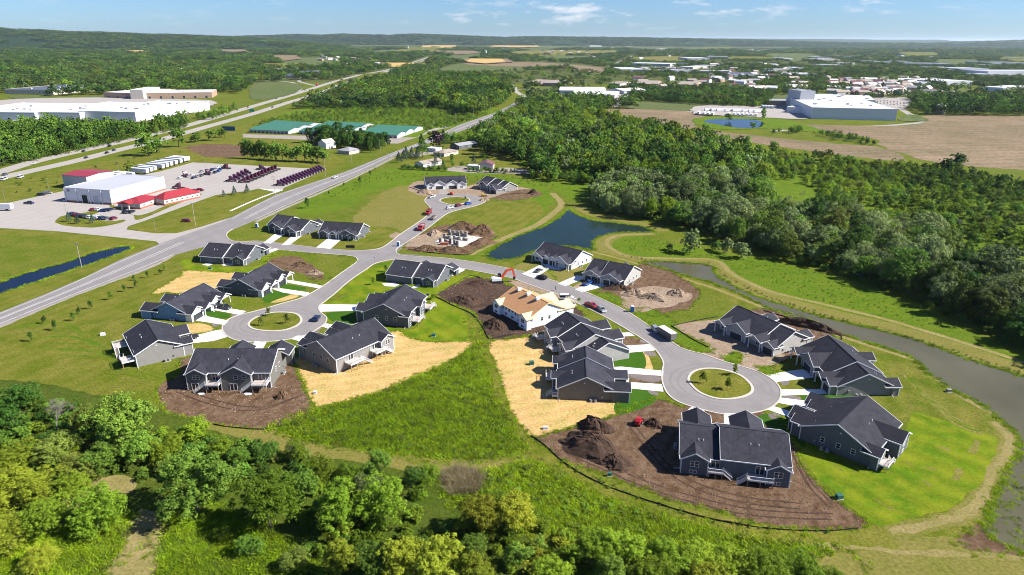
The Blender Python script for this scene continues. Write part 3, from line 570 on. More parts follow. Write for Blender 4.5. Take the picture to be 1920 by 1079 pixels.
sheet('soil_lot', [(765, 352), (790, 340), (860, 352), (900, 345), (980, 352), (1010, 362), (980, 370), (915, 374), (870, 366), (800, 368), (775, 362)], M['sand'], 5, rough=.4)
sheet('soil_lot', [(962, 358), (1000, 356), (1015, 366), (970, 376), (925, 374)], M['dirt'], 6, rough=.3)
sheet('soil_patch', [(500, 492), (520, 484), (552, 480), (590, 500), (610, 520), (590, 526), (560, 515), (520, 510)], M['dirt'], 5, rough=.5)
sheet('soil_patch', [(1165, 703), (1210, 702), (1240, 708), (1240, 718), (1165, 714)], M['dirt'], 5, rough=.15)
sheet('soil_patch', [(1148, 634), (1180, 632), (1215, 642), (1215, 645), (1155, 648)], M['dirt'], 5, rough=.15)
sheet('pale_patch', [(728, 443), (742, 436), (752, 440), (738, 447)], M['sand'], 5, rough=.2)
sheet('lawn', [(612, 595), (680, 583), (690, 604), (770, 618), (800, 590), (812, 560), (870, 585), (872, 638), (805, 640), (762, 631), (732, 625), (700, 618), (640, 612), (625, 608)], M['lawn'], 4, rough=.2)
sheet('lawn', [(640, 560), (700, 520), (760, 530), (850, 520), (900, 508), (885, 520), (840, 540), (815, 556), (700, 580), (605, 570)], M['lawn'], 4, rough=.25)
sheet('lawn', [(688, 506), (742, 488), (760, 490), (730, 520), (690, 532), (640, 552), (632, 550)], M['lawn'], 4, rough=.2)
sheet('sod_strip', [(610, 590), (632, 585), (690, 584), (690, 600), (650, 610), (628, 606)], M['sod'], 5, rough=.1)
sheet('sod_strip', [(1148, 664), (1202, 659), (1209, 691), (1160, 688), (1145, 680)], M['sod'], 6, rough=.1)
sheet('sod_strip', [(1168, 728), (1212, 731), (1228, 755), (1160, 778), (1155, 745)], M['sod'], 6, rough=.1)
sheet('sod_strip', [(1112, 615), (1128, 605), (1148, 622), (1130, 628)], M['sod'], 6, rough=.1)
sheet('sod_strip', [(380, 592), (388, 582), (430, 590), (424, 598)], M['sod'], 6, rough=.1)
sheet('sod_strip', [(520, 538), (535, 533), (572, 540), (566, 545)], M['sod'], 6, rough=.1)
sheet('sod_strip', [(488, 552), (505, 546), (548, 550), (520, 562), (500, 568)], M['sod'], 6, rough=.1)
sheet('sod_strip', [(1503, 750), (1640, 742), (1700, 780), (1620, 800), (1560, 760)], M['mown'], 3, rough=.2)
sheet('sod_strip', [(1445, 690), (1500, 668), (1503, 690), (1450, 697)], M['mown'], 6, rough=.1)
sheet('sod_strip', [(1462, 722), (1490, 712), (1545, 720), (1535, 728), (1470, 730)], M['mown'], 6, rough=.1)
sheet('sod_strip', [(1500, 742), (1600, 740), (1560, 752), (1505, 750)], M['sod'], 6, rough=.1)
sheet('sod_strip', [(1415, 790), (1440, 775), (1470, 785), (1505, 795), (1510, 840), (1480, 815)], M['sod'], 6, rough=.1)
sheet('back_lawn', [(1500, 830), (1640, 880), (1700, 800), (1720, 775), (1800, 800), (1865, 822), (1862, 860), (1840, 905), (1800, 945), (1740, 965), (1665, 985), (1630, 978), (1560, 920), (1510, 868)], M['lawn'], 4, rough=.3)
sheet('side_lawn', [(1640, 660), (1720, 690), (1780, 740), (1860, 800), (1800, 800), (1720, 775), (1690, 782), (1600, 745), (1660, 740), (1670, 700)], M['mown'], 3, rough=.3)
sheet('lawn', [(340, 490), (360, 486), (372, 498), (480, 500), (492, 480), (520, 470), (500, 486), (470, 512), (400, 514), (350, 506)], M['lawn'], 4, rough=.2)
sheet('lawn', [(470, 455), (493, 457), (516, 440), (500, 440), (480, 445)], M['mown'], 3, rough=.1)
sheet('lawn', [(508, 457), (528, 460), (592, 464), (622, 443), (690, 425), (745, 430), (740, 448), (716, 462), (690, 468), (620, 466), (643, 448), (568, 441), (542, 460), (550, 440)], M['mown'], 4, rough=.1)
sheet('vacant_lot', [(530, 472), (580, 475), (652, 481), (667, 488), (640, 510), (606, 535), (600, 528), (560, 515), (500, 495)], M['ground'], 3, rough=.2)
sheet('lawn', [(405, 620), (420, 640), (440, 640), (430, 655), (370, 665), (345, 680), (340, 650)], M['mown'], 3, rough=.2)
sheet('lawn', [(960, 485), (1000, 475), (1015, 490), (980, 512), (955, 503), (930, 498)], M['mown'], 3, rough=.2)
sheet('lawn', [(1015, 518), (1040, 508), (1085, 500), (1095, 515), (1050, 535), (1020, 527)], M['berm'], 4, rough=.2)
for px in ([(1172, 704), (1205, 701), (1240, 708), (1238, 714), (1215, 716)], [(1205, 636), (1225, 640), (1218, 646), (1200, 642)], [(1464, 716), (1480, 712), (1478, 722), (1468, 724)], [(1470, 743), (1500, 745), (1498, 754), (1470, 750)], [(1205, 656), (1225, 660), (1232, 668), (1215, 668)],
           [(1440, 776), (1462, 778), (1460, 788), (1445, 786)], [(400, 603), (412, 610), (402, 614), (396, 610)], [(434, 592), (445, 586), (446, 593)], [(1212, 731), (1230, 735), (1236, 742), (1220, 740)], [(575, 640), (600, 618), (605, 612), (590, 620)]):
    sheet('riprap', px, M['rock'], 8, rough=.15, step=.6)

sheet('gravel_drive', [(822, 355), (837, 355), (842, 365), (822.7, 365)], M['gravel'], 8, smooth=False, rough=0)
sheet('gravel_lane', [(838, 316), (868, 312), (900, 321), (940, 315), (985, 317), (1030, 315), (1018, 325), (960, 326), (900, 325), (842, 321)], M['gravel'], 6, rough=.4)
sheet('gravel_lane', [(765, 288), (800, 285), (815, 287), (800, 291), (775, 293)], M['gravel'], 6, rough=.3)
for i, px in enumerate([[(1600, 862), (1622, 872)], [(1640, 870), (1655, 880)], [(1760, 838), (1781, 845)], [(1692, 863), (1711, 873)], [(1735, 875), (1757, 883)], [(1823, 850), (1836, 827)], [(1640, 936), (1676, 958)], [(1728, 900), (1745, 912)], [(1790, 900), (1800, 880)], [(1560, 870), (1580, 884)]]):
    ribbon('worn_turf', px, .6 + (i % 3) * .4, M['berm'], 7, rough=.6)
for k in range(6): ribbon('mower_pass', [(30 + k * 14, 615 + k * 10), (110 + k * 14, 606 + k * 13), (180 + k * 10, 640 + k * 8), (215 + k * 3, 690 + k * 2)], 1.5, M['ground' if k % 2 else 'lush'], 3, rough=1.2)
for k in range(7): ribbon('mower_pass', [(1690 + k * 9, 700 + k * 9), (1750 + k * 8, 752 + k * 8), (1800 + k * 7, 790 + k * 4)], .9, M['lush' if k % 2 else 'berm'], 4, rough=.7)
for lot in ([(1180, 800), (1220, 850), (1280, 905), (1380, 940), (1500, 955)], [(1060, 850), (1130, 880), (1240, 925), (1400, 965), (1560, 975)], [(330, 735), (400, 760), (480, 770), (560, 745)], [(860, 545), (900, 555), (930, 590), (980, 618)], [(1484, 845), (1512, 905), (1552, 950)]):
    for o_ in (0, 1.9):
        q_ = [P(*p) for p in lot]; ribbon('wheel_rut', [(p[0] + o_ * .6, p[1] + o_) for p in q_], .5, M['darkdirt'], 7, world=True, rough=.25)
# farm fields, far lots
fields = [('tilled_field', 'field', [(1118, 212), (1150, 204), (1240, 206), (1300, 211), (1322, 226), (1300, 236), (1340, 246), (1440, 257), (1560, 269), (1650, 277), (1700, 302), (1600, 294), (1440, 272), (1330, 252), (1240, 242), (1180, 228)]),
          ('tilled_field', 'field', [(1450, 234), (1690, 236), (1735, 226), (1740, 217), (1920, 218), (2100, 222), (2100, 345), (1920, 320), (1760, 306), (1652, 276), (1640, 262), (1570, 250), (1500, 242)]),
          ('grass_field', 'greenfield', [(1180, 203), (1190, 190), (1300, 193), (1420, 200), (1420, 206), (1300, 208)]),
          ('crop_field', 'greenfield', [(805, 136), (860, 120), (905, 116), (1060, 118), (1100, 122), (1100, 128), (960, 132), (900, 142), (850, 142)]),
          ('tilled_field', 'field', [(870, 120), (900, 115), (1000, 117), (1100, 124), (1160, 130), (1120, 136), (1000, 126), (930, 124)]),
          ('crop_field', 'greenfield', [(830, 110), (860, 100), (905, 97), (900, 108), (850, 116)]),
          ('crop_field', 'greenfield', [(0, 86), (100, 86), (200, 88), (200, 96), (100, 94), (0, 92)]),
          ('crop_field', 'straw', [(195, 83), (275, 84), (280, 90), (230, 94), (200, 92)]),
          ('crop_field', 'greenfield', [(520, 112), (600, 108), (640, 120), (600, 130), (540, 126)]),
          ('crop_field', 'greenfield', [(690, 96), (775, 93), (775, 99), (700, 101)]),
          ('crop_field', 'straw', [(795, 86), (850, 84), (848, 92), (800, 91)]),
          ('crop_field', 'berm', [(960, 98), (1010, 94), (1160, 95), (1160, 103), (1060, 104), (960, 104)]),
          ('crop_field', 'greenfield', [(1275, 90), (1360, 88), (1365, 94), (1280, 95)]),
          ('grass_field', 'greenfield', [(990, 168), (1030, 165), (1050, 175), (1010, 184), (990, 180)]),
          ('grass_field', 'greenfield', [(480, 155), (560, 158), (562, 170), (520, 184), (470, 186)]),
          ('grass_field', 'greenfield', [(20, 180), (120, 184), (195, 180), (195, 187), (60, 190)]),
          ('grass_field', 'berm', [(1180, 108), (1260, 106), (1300, 110), (1280, 118), (1190, 116)]),
          ('grass_field', 'greenfield', [(1450, 180), (1490, 178), (1490, 190), (1450, 188)]),
          ('grass_field', 'greenfield', [(1520, 176), (1600, 174), (1660, 176), (1650, 184), (1540, 184)]),
          ('grass_field', 'greenfield', [(1690, 222), (1712, 216), (1740, 227), (1690, 228)]),
          ('grass_field', 'mown', [(680, 140), (700, 138), (728, 136), (735, 142), (700, 152), (670, 155)]),
          ('yard', 'lot', [(1180, 127), (1262, 126), (1300, 131), (1290, 134), (1200, 131)]),
          ('yard', 'lot', [(1045, 180), (1130, 178), (1180, 178), (1182, 188), (1160, 200), (1145, 200), (1140, 190), (1060, 188)]),
          ('yard', 'lot', [(1300, 212), (1310, 200), (1440, 200), (1500, 196), (1520, 222), (1440, 222), (1320, 216)]),
          ('yard', 'lot', [(1640, 186), (1700, 184), (1705, 196), (1690, 206), (1660, 200)]),
          ('yard', 'lot', [(0, 225), (150, 224), (260, 230), (380, 206), (400, 190), (270, 186), (180, 184), (0, 190)]),
          ('grass_field', 'greenfield', [(1760, 172), (1850, 168), (1885, 178), (1860, 184), (1790, 182)]),
          ('yard', 'lot', [(1795, 142), (1850, 140), (1930, 145), (1850, 148)])]
for i, (nm, m, px) in enumerate(fields): sheet(nm, px, M[m], 4, rough=1.5, step=6, z=.03 + .03 * i)

rs = np.random.RandomState(14)
for i in range(34):
    x, y = rs.uniform(0, 1920), rs.uniform(83, 128) if i > 9 else rs.uniform(83, 96)
    if i > 9 and x < 480: y = rs.uniform(83, 98)
    w, h = rs.uniform(25, 70), rs.uniform(1.2, 3.2) * (1 + (y - 83) / 18); px = [(x - w, y + rs.randn()), (x - w * .7, y - h), (x + w * .8, y - h * .9), (x + w, y + h * .3), (x, y + h)]
    fields.append(('crop_field', 'x', px)); sheet('crop_field', px, M[['greenfield', 'berm', 'greenfield', 'field', 'straw', 'mown'][i % 6]], 4, rough=2, step=20, smooth=False, z=2.2 + .05 * i)

# ------------------------------------------------------------------ hills on the skyline
HILLS = []
def hills(name, d, prof, depth, seed, mat):
    """a chain of wooded hills d metres away; prof gives its skyline height per direction"""
    rs = np.random.RandomState(seed); nx = 420; ny = 9
    xs = np.linspace(-500, 2420, nx); mb = MB(); vs = []
    tab = np.interp(xs, [p[0] for p in prof], [p[1] for p in prof])
    nse = np.cumsum(rs.randn(nx)) * .06; nse -= np.convolve(nse, np.ones(60) / 60, 'same')
    HILLS.append((d, depth, xs, HOR + (xs - 960) * math.tan(ROLL) - tab + nse))
    for j in range(ny):
        t = j / (ny - 1); prof_j = math.sin(math.pi * min(1, t * 1.0)) ** .8 if t < 1 else 0
        for i in range(nx):
            dd = d + depth * (t - .5)
            a = math.atan((xs[i] - 960) / FOC)
            hor = HOR + (xs[i] - 960) * math.tan(ROLL)
            top = CAM_H + (hor - tab[i] + nse[i]) / FOC * d * 1.0
            z = max(0, top) * prof_j + (rs.rand() - .3) * 7 * (prof_j > .05)
            vs.append((dd * math.tan(a), dd, z - 2))
    fs = [(j * nx + i, j * nx + i + 1, (j + 1) * nx + i + 1, (j + 1) * nx + i) for j in range(ny - 1) for i in range(nx - 1)]
    mb.add(vs, fs); return tag(mb.build(name, mat), None, None, kind='structure')
hm = ground('wooded_hill', [(.022, .055, .016), (.036, .075, .02), (.055, .095, .03)], big=.002, mid=.012, small=.06, bump=1, bumpd=12)
hills('hills', 7600, [(-500, 50), (0, 56), (60, 58), (130, 62), (200, 63), (300, 67), (420, 70), (520, 75), (700, 90), (2500, 92)], 3600, 3, hm)
hills('hills', 12500, [(-500, 62), (300, 65), (440, 69), (480, 68), (560, 66), (600, 67.5), (640, 65.5), (700, 67), (780, 65.5), (860, 68), (900, 69.5), (960, 70.5), (1020, 70), (1100, 71), (1200, 71.5), (1300, 73.5), (1450, 77), (1600, 80), (1740, 82), (1790, 79), (1860, 78), (1920, 76), (2400, 74)], 4000, 5, hm)
hills('hills', 24000, [(-500, 70), (900, 72), (1200, 72), (1440, 73.2), (1560, 74), (1640, 75), (1720, 75), (1745, 79), (1780, 80), (1840, 76), (1880, 75.5), (2400, 76)], 6000, 9, hm)
# ================================================================== HOUSES
def roof_slope(mb, tr, ax, x0, x1, ye, ze, yr, zr, th=.16, mi=0):
    """one roof plane from eave (ye, ze) to ridge (yr, zr) along ax from x0 to x1, with fascia and rakes in tr"""
    def pt(a, b, z): return (a, b, z) if ax == 'x' else (b, a, z)
    vs = [pt(x0, ye, ze), pt(x1, ye, ze), pt(x1, yr, zr), pt(x0, yr, zr), pt(x0, ye, ze - th), pt(x1, ye, ze - th), pt(x1, yr, zr - th), pt(x0, yr, zr - th)]
    mb.add(vs, [(0, 1, 2, 3), (7, 6, 5, 4), (0, 4, 5, 1), (1, 5, 6, 2), (3, 2, 6, 7), (0, 3, 7, 4)], mi)
    if tr is None: return
    s = 1 if ye > yr else -1; e = .05
    # gutter along the eave
    vs = [pt(a, b, z) for a in (x0 - e, x1 + e) for b, z in ((ye + s * .02, ze - .24), (ye + s * .14, ze - .24), (ye + s * .14, ze + .01), (ye + s * .02, ze + .01))]
    tr.add(vs, [(0, 1, 2, 3), (7, 6, 5, 4), (0, 4, 5, 1), (1, 5, 6, 2), (2, 6, 7, 3), (3, 7, 4, 0)])
    for x, sg in ((x0, -1), (x1, 1)):
        vs = [pt(x + sg * a, b, z + dz) for a in (.02, .09) for (b, z, dz) in ((ye, ze, -.28), (ye, ze, .03), (yr, zr, .03), (yr, zr, -.28))]
        tr.add(vs, [(0, 1, 2, 3), (7, 6, 5, 4), (0, 4, 5, 1), (1, 5, 6, 2), (2, 6, 7, 3), (3, 7, 4, 0)])

def roof_obj(mb, parent, mat, ax='x', name='roof'):
    me = mb.mesh(name, mat)
    uv = me.uv_layers.new(name='UVMap')
    for p in me.polygons:
        for li in p.loop_indices:
            v = me.vertices[me.loops[li].vertex_index].co
            uv.data[li].uv = (v.x, math.hypot(v.y * .0 + v.y, v.z)) if abs(p.normal.y) > abs(p.normal.x) else (v.y, math.hypot(v.x, v.z))
    return obj(name, me, parent)

MC = {}
def cached(key, fn):
    if key not in MC: MC[key] = fn()
    return MC[key]

def window(parent, x, y, z, w, h, face, panes=(1, 2)):
    """face: +x,-x,+y,-y; frame child of the house, pane child of the frame"""
    def fr():
        mb = MB(); t = .09
        mb.box(-w / 2 - t, w / 2 + t, -.0, .06, -t, 0); mb.box(-w / 2 - t, w / 2 + t, 0, .06, h, h + t)
        mb.box(-w / 2 - t, -w / 2, .0, .06, 0, h); mb.box(w / 2, w / 2 + t, .0, .06, 0, h)
        for i in range(1, panes[0]): xx = -w / 2 + w * i / panes[0]; mb.box(xx - .07, xx + .07, 0, .05, 0, h)
        for i in range(1, panes[1]): zz = h * i / panes[1]; mb.box(-w / 2, w / 2, 0, .045, zz - .03, zz + .03)
        return mb.mesh('window', M['white'])
    def pn():
        mb = MB(); mb.box(-w / 2 + .002, w / 2 - .002, -.02, .02, .002, h - .002); return mb.mesh('pane', M['glass'])
    o = obj('window', cached(('w', w, h, panes), fr), parent, (x, y, z), {'+y': 0, '-x': R(90), '-y': R(180), '+x': R(-90)}[face])
    obj('pane', cached(('p', w, h), pn), o)
    return o

def garage_door(parent, x, y, z, w, h, face='+y'):
    def f():
        mb = MB()
        for i in range(4): mb.box(-w / 2, w / 2, 0, .05, h * i / 4 + .015, h * (i + 1) / 4 - .015)
        mb.box(-w / 2, w / 2, -.03, .02, 0, h); return mb.mesh('garage_door', M['gdoor'])
    def s():
        mb = MB(); t = .16
        mb.box(-w / 2 - t, -w / 2, 0, .09, 0, h + t); mb.box(w / 2, w / 2 + t, 0, .09, 0, h + t); mb.box(-w / 2, w / 2, 0, .09, h, h + t); return mb.mesh('surround', M['white'])
    o = obj('garage_door', cached(('gd', w, h), f), parent, (x, y, z), {'+y': 0, '-x': R(90), '-y': R(180), '+x': R(-90)}[face])
    obj('surround', cached(('gs', w, h), s), o)
M['gdoor'] = plain('charcoal_door', (.035, .038, .045), .5)

def deck(parent, x0, x1, yw, out, z, stair, wood=True):
    """deck off the rear wall (y = yw, going to -y); stair = 'l','r','f' side of the stairs"""
    y1 = yw; y0 = yw - out; d = MB(); n = int(out / .3)
    for i in range(n): d.box(x0, x1, y0 + i * out / n, y0 + (i + 1) * out / n - .02, z - .05, z)
    fl = d.build('deck', M['deck'], parent)
    f = MB(); f.box(x0, x1, y0 - .04, y0, z - .3, z + .01); f.box(x0 - .04, x0, y0, y1, z - .3, z + .01); f.box(x1, x1 + .04, y0, y1, z - .3, z + .01)
    f.build('fascia', M['white'], fl)
    for x in (x0 + .15, (x0 + x1) / 2, x1 - .15):
        p = MB(); p.box(-.08, .08, -.08, .08, 0, z - .055); p.build('post', M['wood'], fl).location = (x, y0 + .2, 0)
    r = MB()
    def rail(a, b):
        a = Vector(a); b = Vector(b); L = (b - a).length
        r.beam(a + Vector((0, 0, .95)), b + Vector((0, 0, .95)), .09, .06); r.beam(a + Vector((0, 0, .12)), b + Vector((0, 0, .12)), .05, .05)
        k = max(2, int(L / .22))
        for i in range(k + 1):
            q = a + (b - a) * i / k; w = .1 if i in (0, k) else .035; r.beam(q + Vector((0, 0, .08 if w < .05 else 0)), q + Vector((0, 0, .93 if w < .05 else 1.05)), w)
    rail((x0 + .05, y0 + .05, z), (x1 - .05, y0 + .05, z))
    if stair != 'l': rail((x0 + .05, y0 + .05, z), (x0 + .05, y1 - .05, z))
    if stair != 'r': rail((x1 - .05, y0 + .05, z), (x1 - .05, y1 - .05, z))
    if z > .6:
        st = MB(); k = int(z / .19); run = k * .26; w = 1.1
        if stair == 'l': sx, dxn, a0 = x0, -1, y0 + .05
        else: sx, dxn, a0 = x1, 1, y0 + .05
        if stair == 'f': sx = (x0 + x1) / 2
        for i in range(k):
            zz = z - (i + 1) * z / (k + 0.0) + .02; 
            if stair == 'f': st.box(sx - w / 2, sx + w / 2, y0 - (i + 1) * .26, y0 - i * .26 + .02, zz - .04, zz + .02)
            else:
                a = sx + dxn * i * .26; b = a + dxn * .28; st.box(min(a, b), max(a, b), a0, a0 + w, zz - .04, zz + .02)
        st.build('stairs', M['deck'], fl)
        if stair == 'f':
            for s in (-1, 1): rail((sx + s * w / 2, y0, z), (sx + s * w / 2, y0 - run, 0.0))
        else:
            for yy in (a0, a0 + w): rail((sx, yy, z), (sx + dxn * run, yy, 0.0))
    r.build('railing', M['white'], fl)

def make_house(label, r0, r1, eave, hw, wall, units, rear=(), front=(), decks=(), pitch=.48, wallB=None, porchpitch=.5, group=None, back_windows=True, roofmat='shingle', vents=True, end_win=(True, True), name='duplex_house', zr=None, trim='white', front_open=True, side_garage=None, category='house'):
    """r0, r1: photograph pixels of the two ridge ends (street side on the left of r0->r1); units: (f0, f1, yshift, zshift);
    rear/front wings: (fraction, width, projection, rise)"""
    ridge = eave + hw * pitch
    A = P(*r0, ridge); B = P(*r1, ridge); L = math.hypot(B[0] - A[0], B[1] - A[1]); an = ang(A, B)
    t = thing(name, label, category, (A[0], A[1], 0), an, group)
    wm = M[wall]; oh = .45; roof = MB(); tr = MB(); walls = MB()
    for k, (f0, f1, ys, zs) in enumerate(units):
        x0, x1 = f0 * L, f1 * L; e = eave + zs; rg = ridge + zs; zc = k * .006
        walls.prism([(-hw + ys, 0), (hw + ys, 0), (hw + ys, e), (ys, rg - .1), (-hw + ys, e)], x0 + .002 + k * .02, x1 - .002 - (len(units) - 1 - k) * .02, axis='x')
        for s in (-1, 1):
            roof_slope(roof, tr, 'x', x0 - (oh if k == 0 else .12), x1 + (oh if k == len(units) - 1 else .12), ys + s * (hw + oh), e - oh * pitch + zc + .1, ys, rg + zc + .1)
        roof.box(x0 - .2, x1 + .2, ys - .14, ys + .14, rg + .06 + zc, rg + .14 + zc)
    walls.build('wall', wm, t)
    def unit_at(x):
        for u in units:
            if u[0] * L <= x <= u[1] * L: return u
        return units[-1]
    def wing(fr, w, proj, rise, side, gable_mat, porch=False, idx=0):
        xc = fr * L; u = unit_at(xc); ys, zs = u[2], u[3]; e = eave + zs + rise; pw = .55
        yw = ys + side * hw; yo = yw + side * proj; zr_ = e + w / 2 * pw
        zi = min(zr_, ridge + zs)
        y_in = ys + side * (hw - (zi - eave - zs) / pitch)
        off = .011 * (idx + 1)
        b = MB()
        if porch:
            b.prism([(xc - w / 2, e - .35), (xc + w / 2, e - .35), (xc + w / 2, e), (xc, zr_ - .12), (xc - w / 2, e)], min(yo - side * .25, yo), max(yo - side * .25, yo), axis='y')
        else:
            b.prism([(xc - w / 2, 0), (xc + w / 2, 0), (xc + w / 2, e), (xc, zr_ - .12), (xc - w / 2, e)], min(yo, yw - side * .5), max(yo, yw - side * .5), axis='y')
        b.build('wing_wall', gable_mat, t)
        rb = MB(); tb = MB()
        for s in (-1, 1):
            roof_slope(rb, tb, 'y', min(yo + side * oh * .9, y_in), max(yo + side * oh * .9, y_in), xc + s * (w / 2 + oh * .8), e - oh * .8 * pw + .1 + off, xc, zr_ + .1 + off)
        roof_obj(rb, t, M[roofmat], 'y', 'wing_roof'); tb.build('trim', M[trim], t)
        return xc, yo, e
    cm = M[wallB] if wallB else wm
    def board(x, y, z):
        o = obj('corner_board', cached(('cb', round(z, 1)), lambda: (lambda b: (b.box(-.1, .1, -.1, .1, 0, round(z, 1)), b.mesh('corner_board', M[trim]))[1])(MB())), t, (x, y, 0))
    n = 0
    for (fr, w, proj, rise) in rear:
        xc, yo, e = wing(fr, w, proj, rise, -1, wm, idx=n); n += 1
        if back_windows:
            if e > 4.6:
                window(t, xc - w * .0, yo, e - 1.75, 1.8 if w < 7 else 1.0, 1.35, '-y', (2, 2) if w < 7 else (1, 2))
                if w >= 7: window(t, xc + w * .28, yo, e - 1.75, 1.0, 1.35, '-y', (1, 2))
                window(t, xc - w * .1, yo, .15 if w > 5 else .7, 1.9, 2.0 if w > 5 else .9, '-y', (2, 1))
            else:
                window(t, xc, yo, max(.8, e - 2.0), 1.8, 1.35, '-y', (2, 2))
                if e > 3.6: window(t, xc - .2, yo, .45, 1.5, .7, '-y', (2, 1))
        for s in (-1, 1): board(xc + s * (w / 2), yo + .07, e - .05)
    for k, spec in enumerate(front):
        fr, w, proj, kind = spec[:4]
        porch = kind == 'porch'
        xc, yo, e = wing(fr, w, proj, 0 if kind != 'big' else .0, 1, cm, porch, idx=n); n += 1
        if porch:
            for s in (-1, 1):
                c = MB(); c.box(-.13, .13, -.13, .13, 0, e - .34); c.box(-.19, .19, -.19, .19, 0, .5); c.build('column', M['white'], t).location = (xc + s * (w / 2 - .2), yo - .2, 0)
            d = MB(); d.box(-.5, .5, 0, .06, 0, 2.1); dd = d.build('front_door', M['white'], t); dd.location = (xc - w * .2, unit_at(xc)[2] + hw, .1)
            window(t, xc + w * .2, unit_at(xc)[2] + hw, .8, 1.3, 1.5, '+y', (2, 2))
        elif kind == 'garage':
            garage_door(t, xc, yo, 0, min(w - .9, 4.9), 2.25)
        elif kind == 'win':
            window(t, xc, yo, .8, 1.7, 1.4, '+y', (2, 2))
        if not porch:
            for s in (-1, 1): board(xc + s * (w / 2), yo - .07, e - .05)
    # corner boards
    for k, (f0, f1, ys, zs) in enumerate(units):
        for x, sx in ((f0 * L, -1), (f1 * L, 1)):
            for sy in (-1, 1):
                if (k > 0 and sx < 0) or (k < len(units) - 1 and sx > 0): continue
                board(x - sx * .06, ys + sy * (hw - .06), eave + zs - .05)
    roof_obj(roof, t, M[roofmat]); tr.build('trim', M[trim], t)
    if end_win[0]:
        for yy in (-hw * .5, -hw * .0 - .8, hw * .35): window(t, 0, yy + units[0][2], max(.9, eave - 2.3), .9, 1.3, '-x', (1, 2))
    if end_win[1]:
        for yy in (-hw * .3, hw * .1): window(t, L, yy + units[-1][2], max(.9, eave - 2.3), .9, 1.3, '+x', (1, 2))
    for (f0, f1, out, z, st) in decks:
        ys = unit_at((f0 + f1) / 2 * L)[2]
        deck(t, f0 * L, f1 * L, -hw + ys, out, z, st)
        xm = (f0 + f1) / 2 * L
        window(t, xm, -hw + ys, z + .05, 1.8, 2.05, '-y', (2, 1))
        if z > 2: window(t, xm, -hw + ys, .1, 1.8, 2.0, '-y', (2, 1))
    for k, (xe, fc) in enumerate(((0, -1), (L, 1))):
        for yy in (hw * .15, hw * .3):
            q = MB(); q.cyl((0, 0, 0), (0, 0, .85), .4, n=10, mi=0); q.box(-.45, .45, -.45, .45, -.0, .06, 1); q.build('air_conditioner', [M['steel'], M['kerb']], t).location = (xe + fc * .8, yy, 0)
        w_ = MB(); w_.beam((0, 0, 0), (fc * 1.4, 0, -.25), .09); q = w_.build('downspout', M[trim], t); q.location = (xe + fc * .05, -hw + .1, .35)
        m_ = MB(); m_.box(-.12, .12, -.25, .25, 0, .6); m_.build('meter_box', M['steel'], t).location = (xe + fc * .12, hw * .55, 1.0)
        v_ = MB(); v_.box(-.04, .04, -.2, .2, 0, .3); v_.build('gable_vent', M['white'], t).location = (xe + fc * .05, -hw * .1, eave + hw * .2)
    if vents:
        for u in units:
            for q in (.35, .47):
                v = MB(); v.cyl((0, 0, 0), (0, 0, .55), .09, n=6); v.build('roof_vent', M['white'], t).location = ((u[0] + (u[1] - u[0]) * (q + .1)) * L, u[2] - hw * .5, eave + u[3] + hw * .5 * pitch)
    return t, L, an

H_ = {}
one = [(0, 1, 0, 0)]
G_ = 'dark roofed duplex houses of the new estate'
H_['A'] = make_house('grey duplex with two white rear stairways above the bare soil lot', (368.8, 654.5), (518.1, 654.5), 5.2, 7.6, 'dgrey', one, rear=[(.12, 5.6, 1.3, 0), (.605, 8.6, 1.6, .15)], front=[(.42, 7, 2, 'garage'), (.93, 7, 2, 'garage')], decks=[(.25, .41, 3.2, 2.6, 'l'), (.81, .99, 3.2, 2.6, 'l')], end_win=(0, 1), group=G_)
H_['B'] = make_house('grey duplex with white rear decks standing on the wide straw lot', (596.2, 639), (699.6, 597.2), 5.0, 7.8, 'grey', one, rear=[(.88, 5.2, 1.4, 0)], front=[(.24, 7, 3, 'garage'), (.72, 7, 3, 'garage'), (.08, 4, 2, 'win'), (.56, 4, 2, 'win')], decks=[(.14, .36, 3.0, 2.6, 'r'), (.6, .77, 3.0, 2.6, 'r')], end_win=(1, 0), group=G_)
H_['C'] = make_house('slate duplex with timber rear decks on the bright lawn beside the round turning circle', (719.1, 569.6), (759.2, 534.2), 4.3, 8.0, 'navy', one, rear=[(.08, 4.2, 1.2, 0), (.62, 5, 1.6, 0)], front=[(.2, 6, 3, 'garage'), (.36, 4, 2, 'win'), (.66, 6, 3, 'garage'), (.8, 4, 2, 'win')], decks=[(.1, .34, 3.8, 1.7, 'r'), (.72, .95, 3.8, 1.7, 'r')], end_win=(1, 0), group=G_)
H_['D'] = make_house('grey duplex with shaded timber decks at the left edge of the estate', (273.4, 600), (295.7, 637.3), 4.2, 6.8, 'grey', one, rear=[], front=[(.4, 6.5, 3.4, 'garage'), (.88, 4.6, 2.6, 'garage')], decks=[(.12, .3, 4.2, 2.4, 'r'), (.74, .98, 3.8, 2.4, 'l')], end_win=(0, 0), group=G_)
H_['E'] = make_house('blue sided duplex with open white porch gables', (381.2, 531.7), (312.8, 567.3), 3.1, 7.4, 'bluesd', one, rear=[(.42, 6, 2.5, 0), (.88, 6.4, 3.4, 0)], front=[(.13, 5.4, 3.4, 'porch'), (.33, 6.5, 2.0, 'garage'), (.62, 5.0, 3.4, 'porch'), (.86, 6.4, 2.0, 'garage')], end_win=(0, 0), wallB='whitesd', group=G_)
H_['F'] = make_house('slate duplex with white porch gables between the two turning drives', (504, 494), (448.4, 524), 3.1, 7.6, 'navy', one, rear=[(.4, 6, 2.5, 0), (.85, 6.2, 2.6, 0)], front=[(.1, 5.4, 2.6, 'porch'), (.3, 6.5, 1.6, 'garage'), (.62, 5.4, 2.6, 'porch'), (.84, 6.6, 1.6, 'garage')], end_win=(0, 0), wallB='whitesd', group=G_)
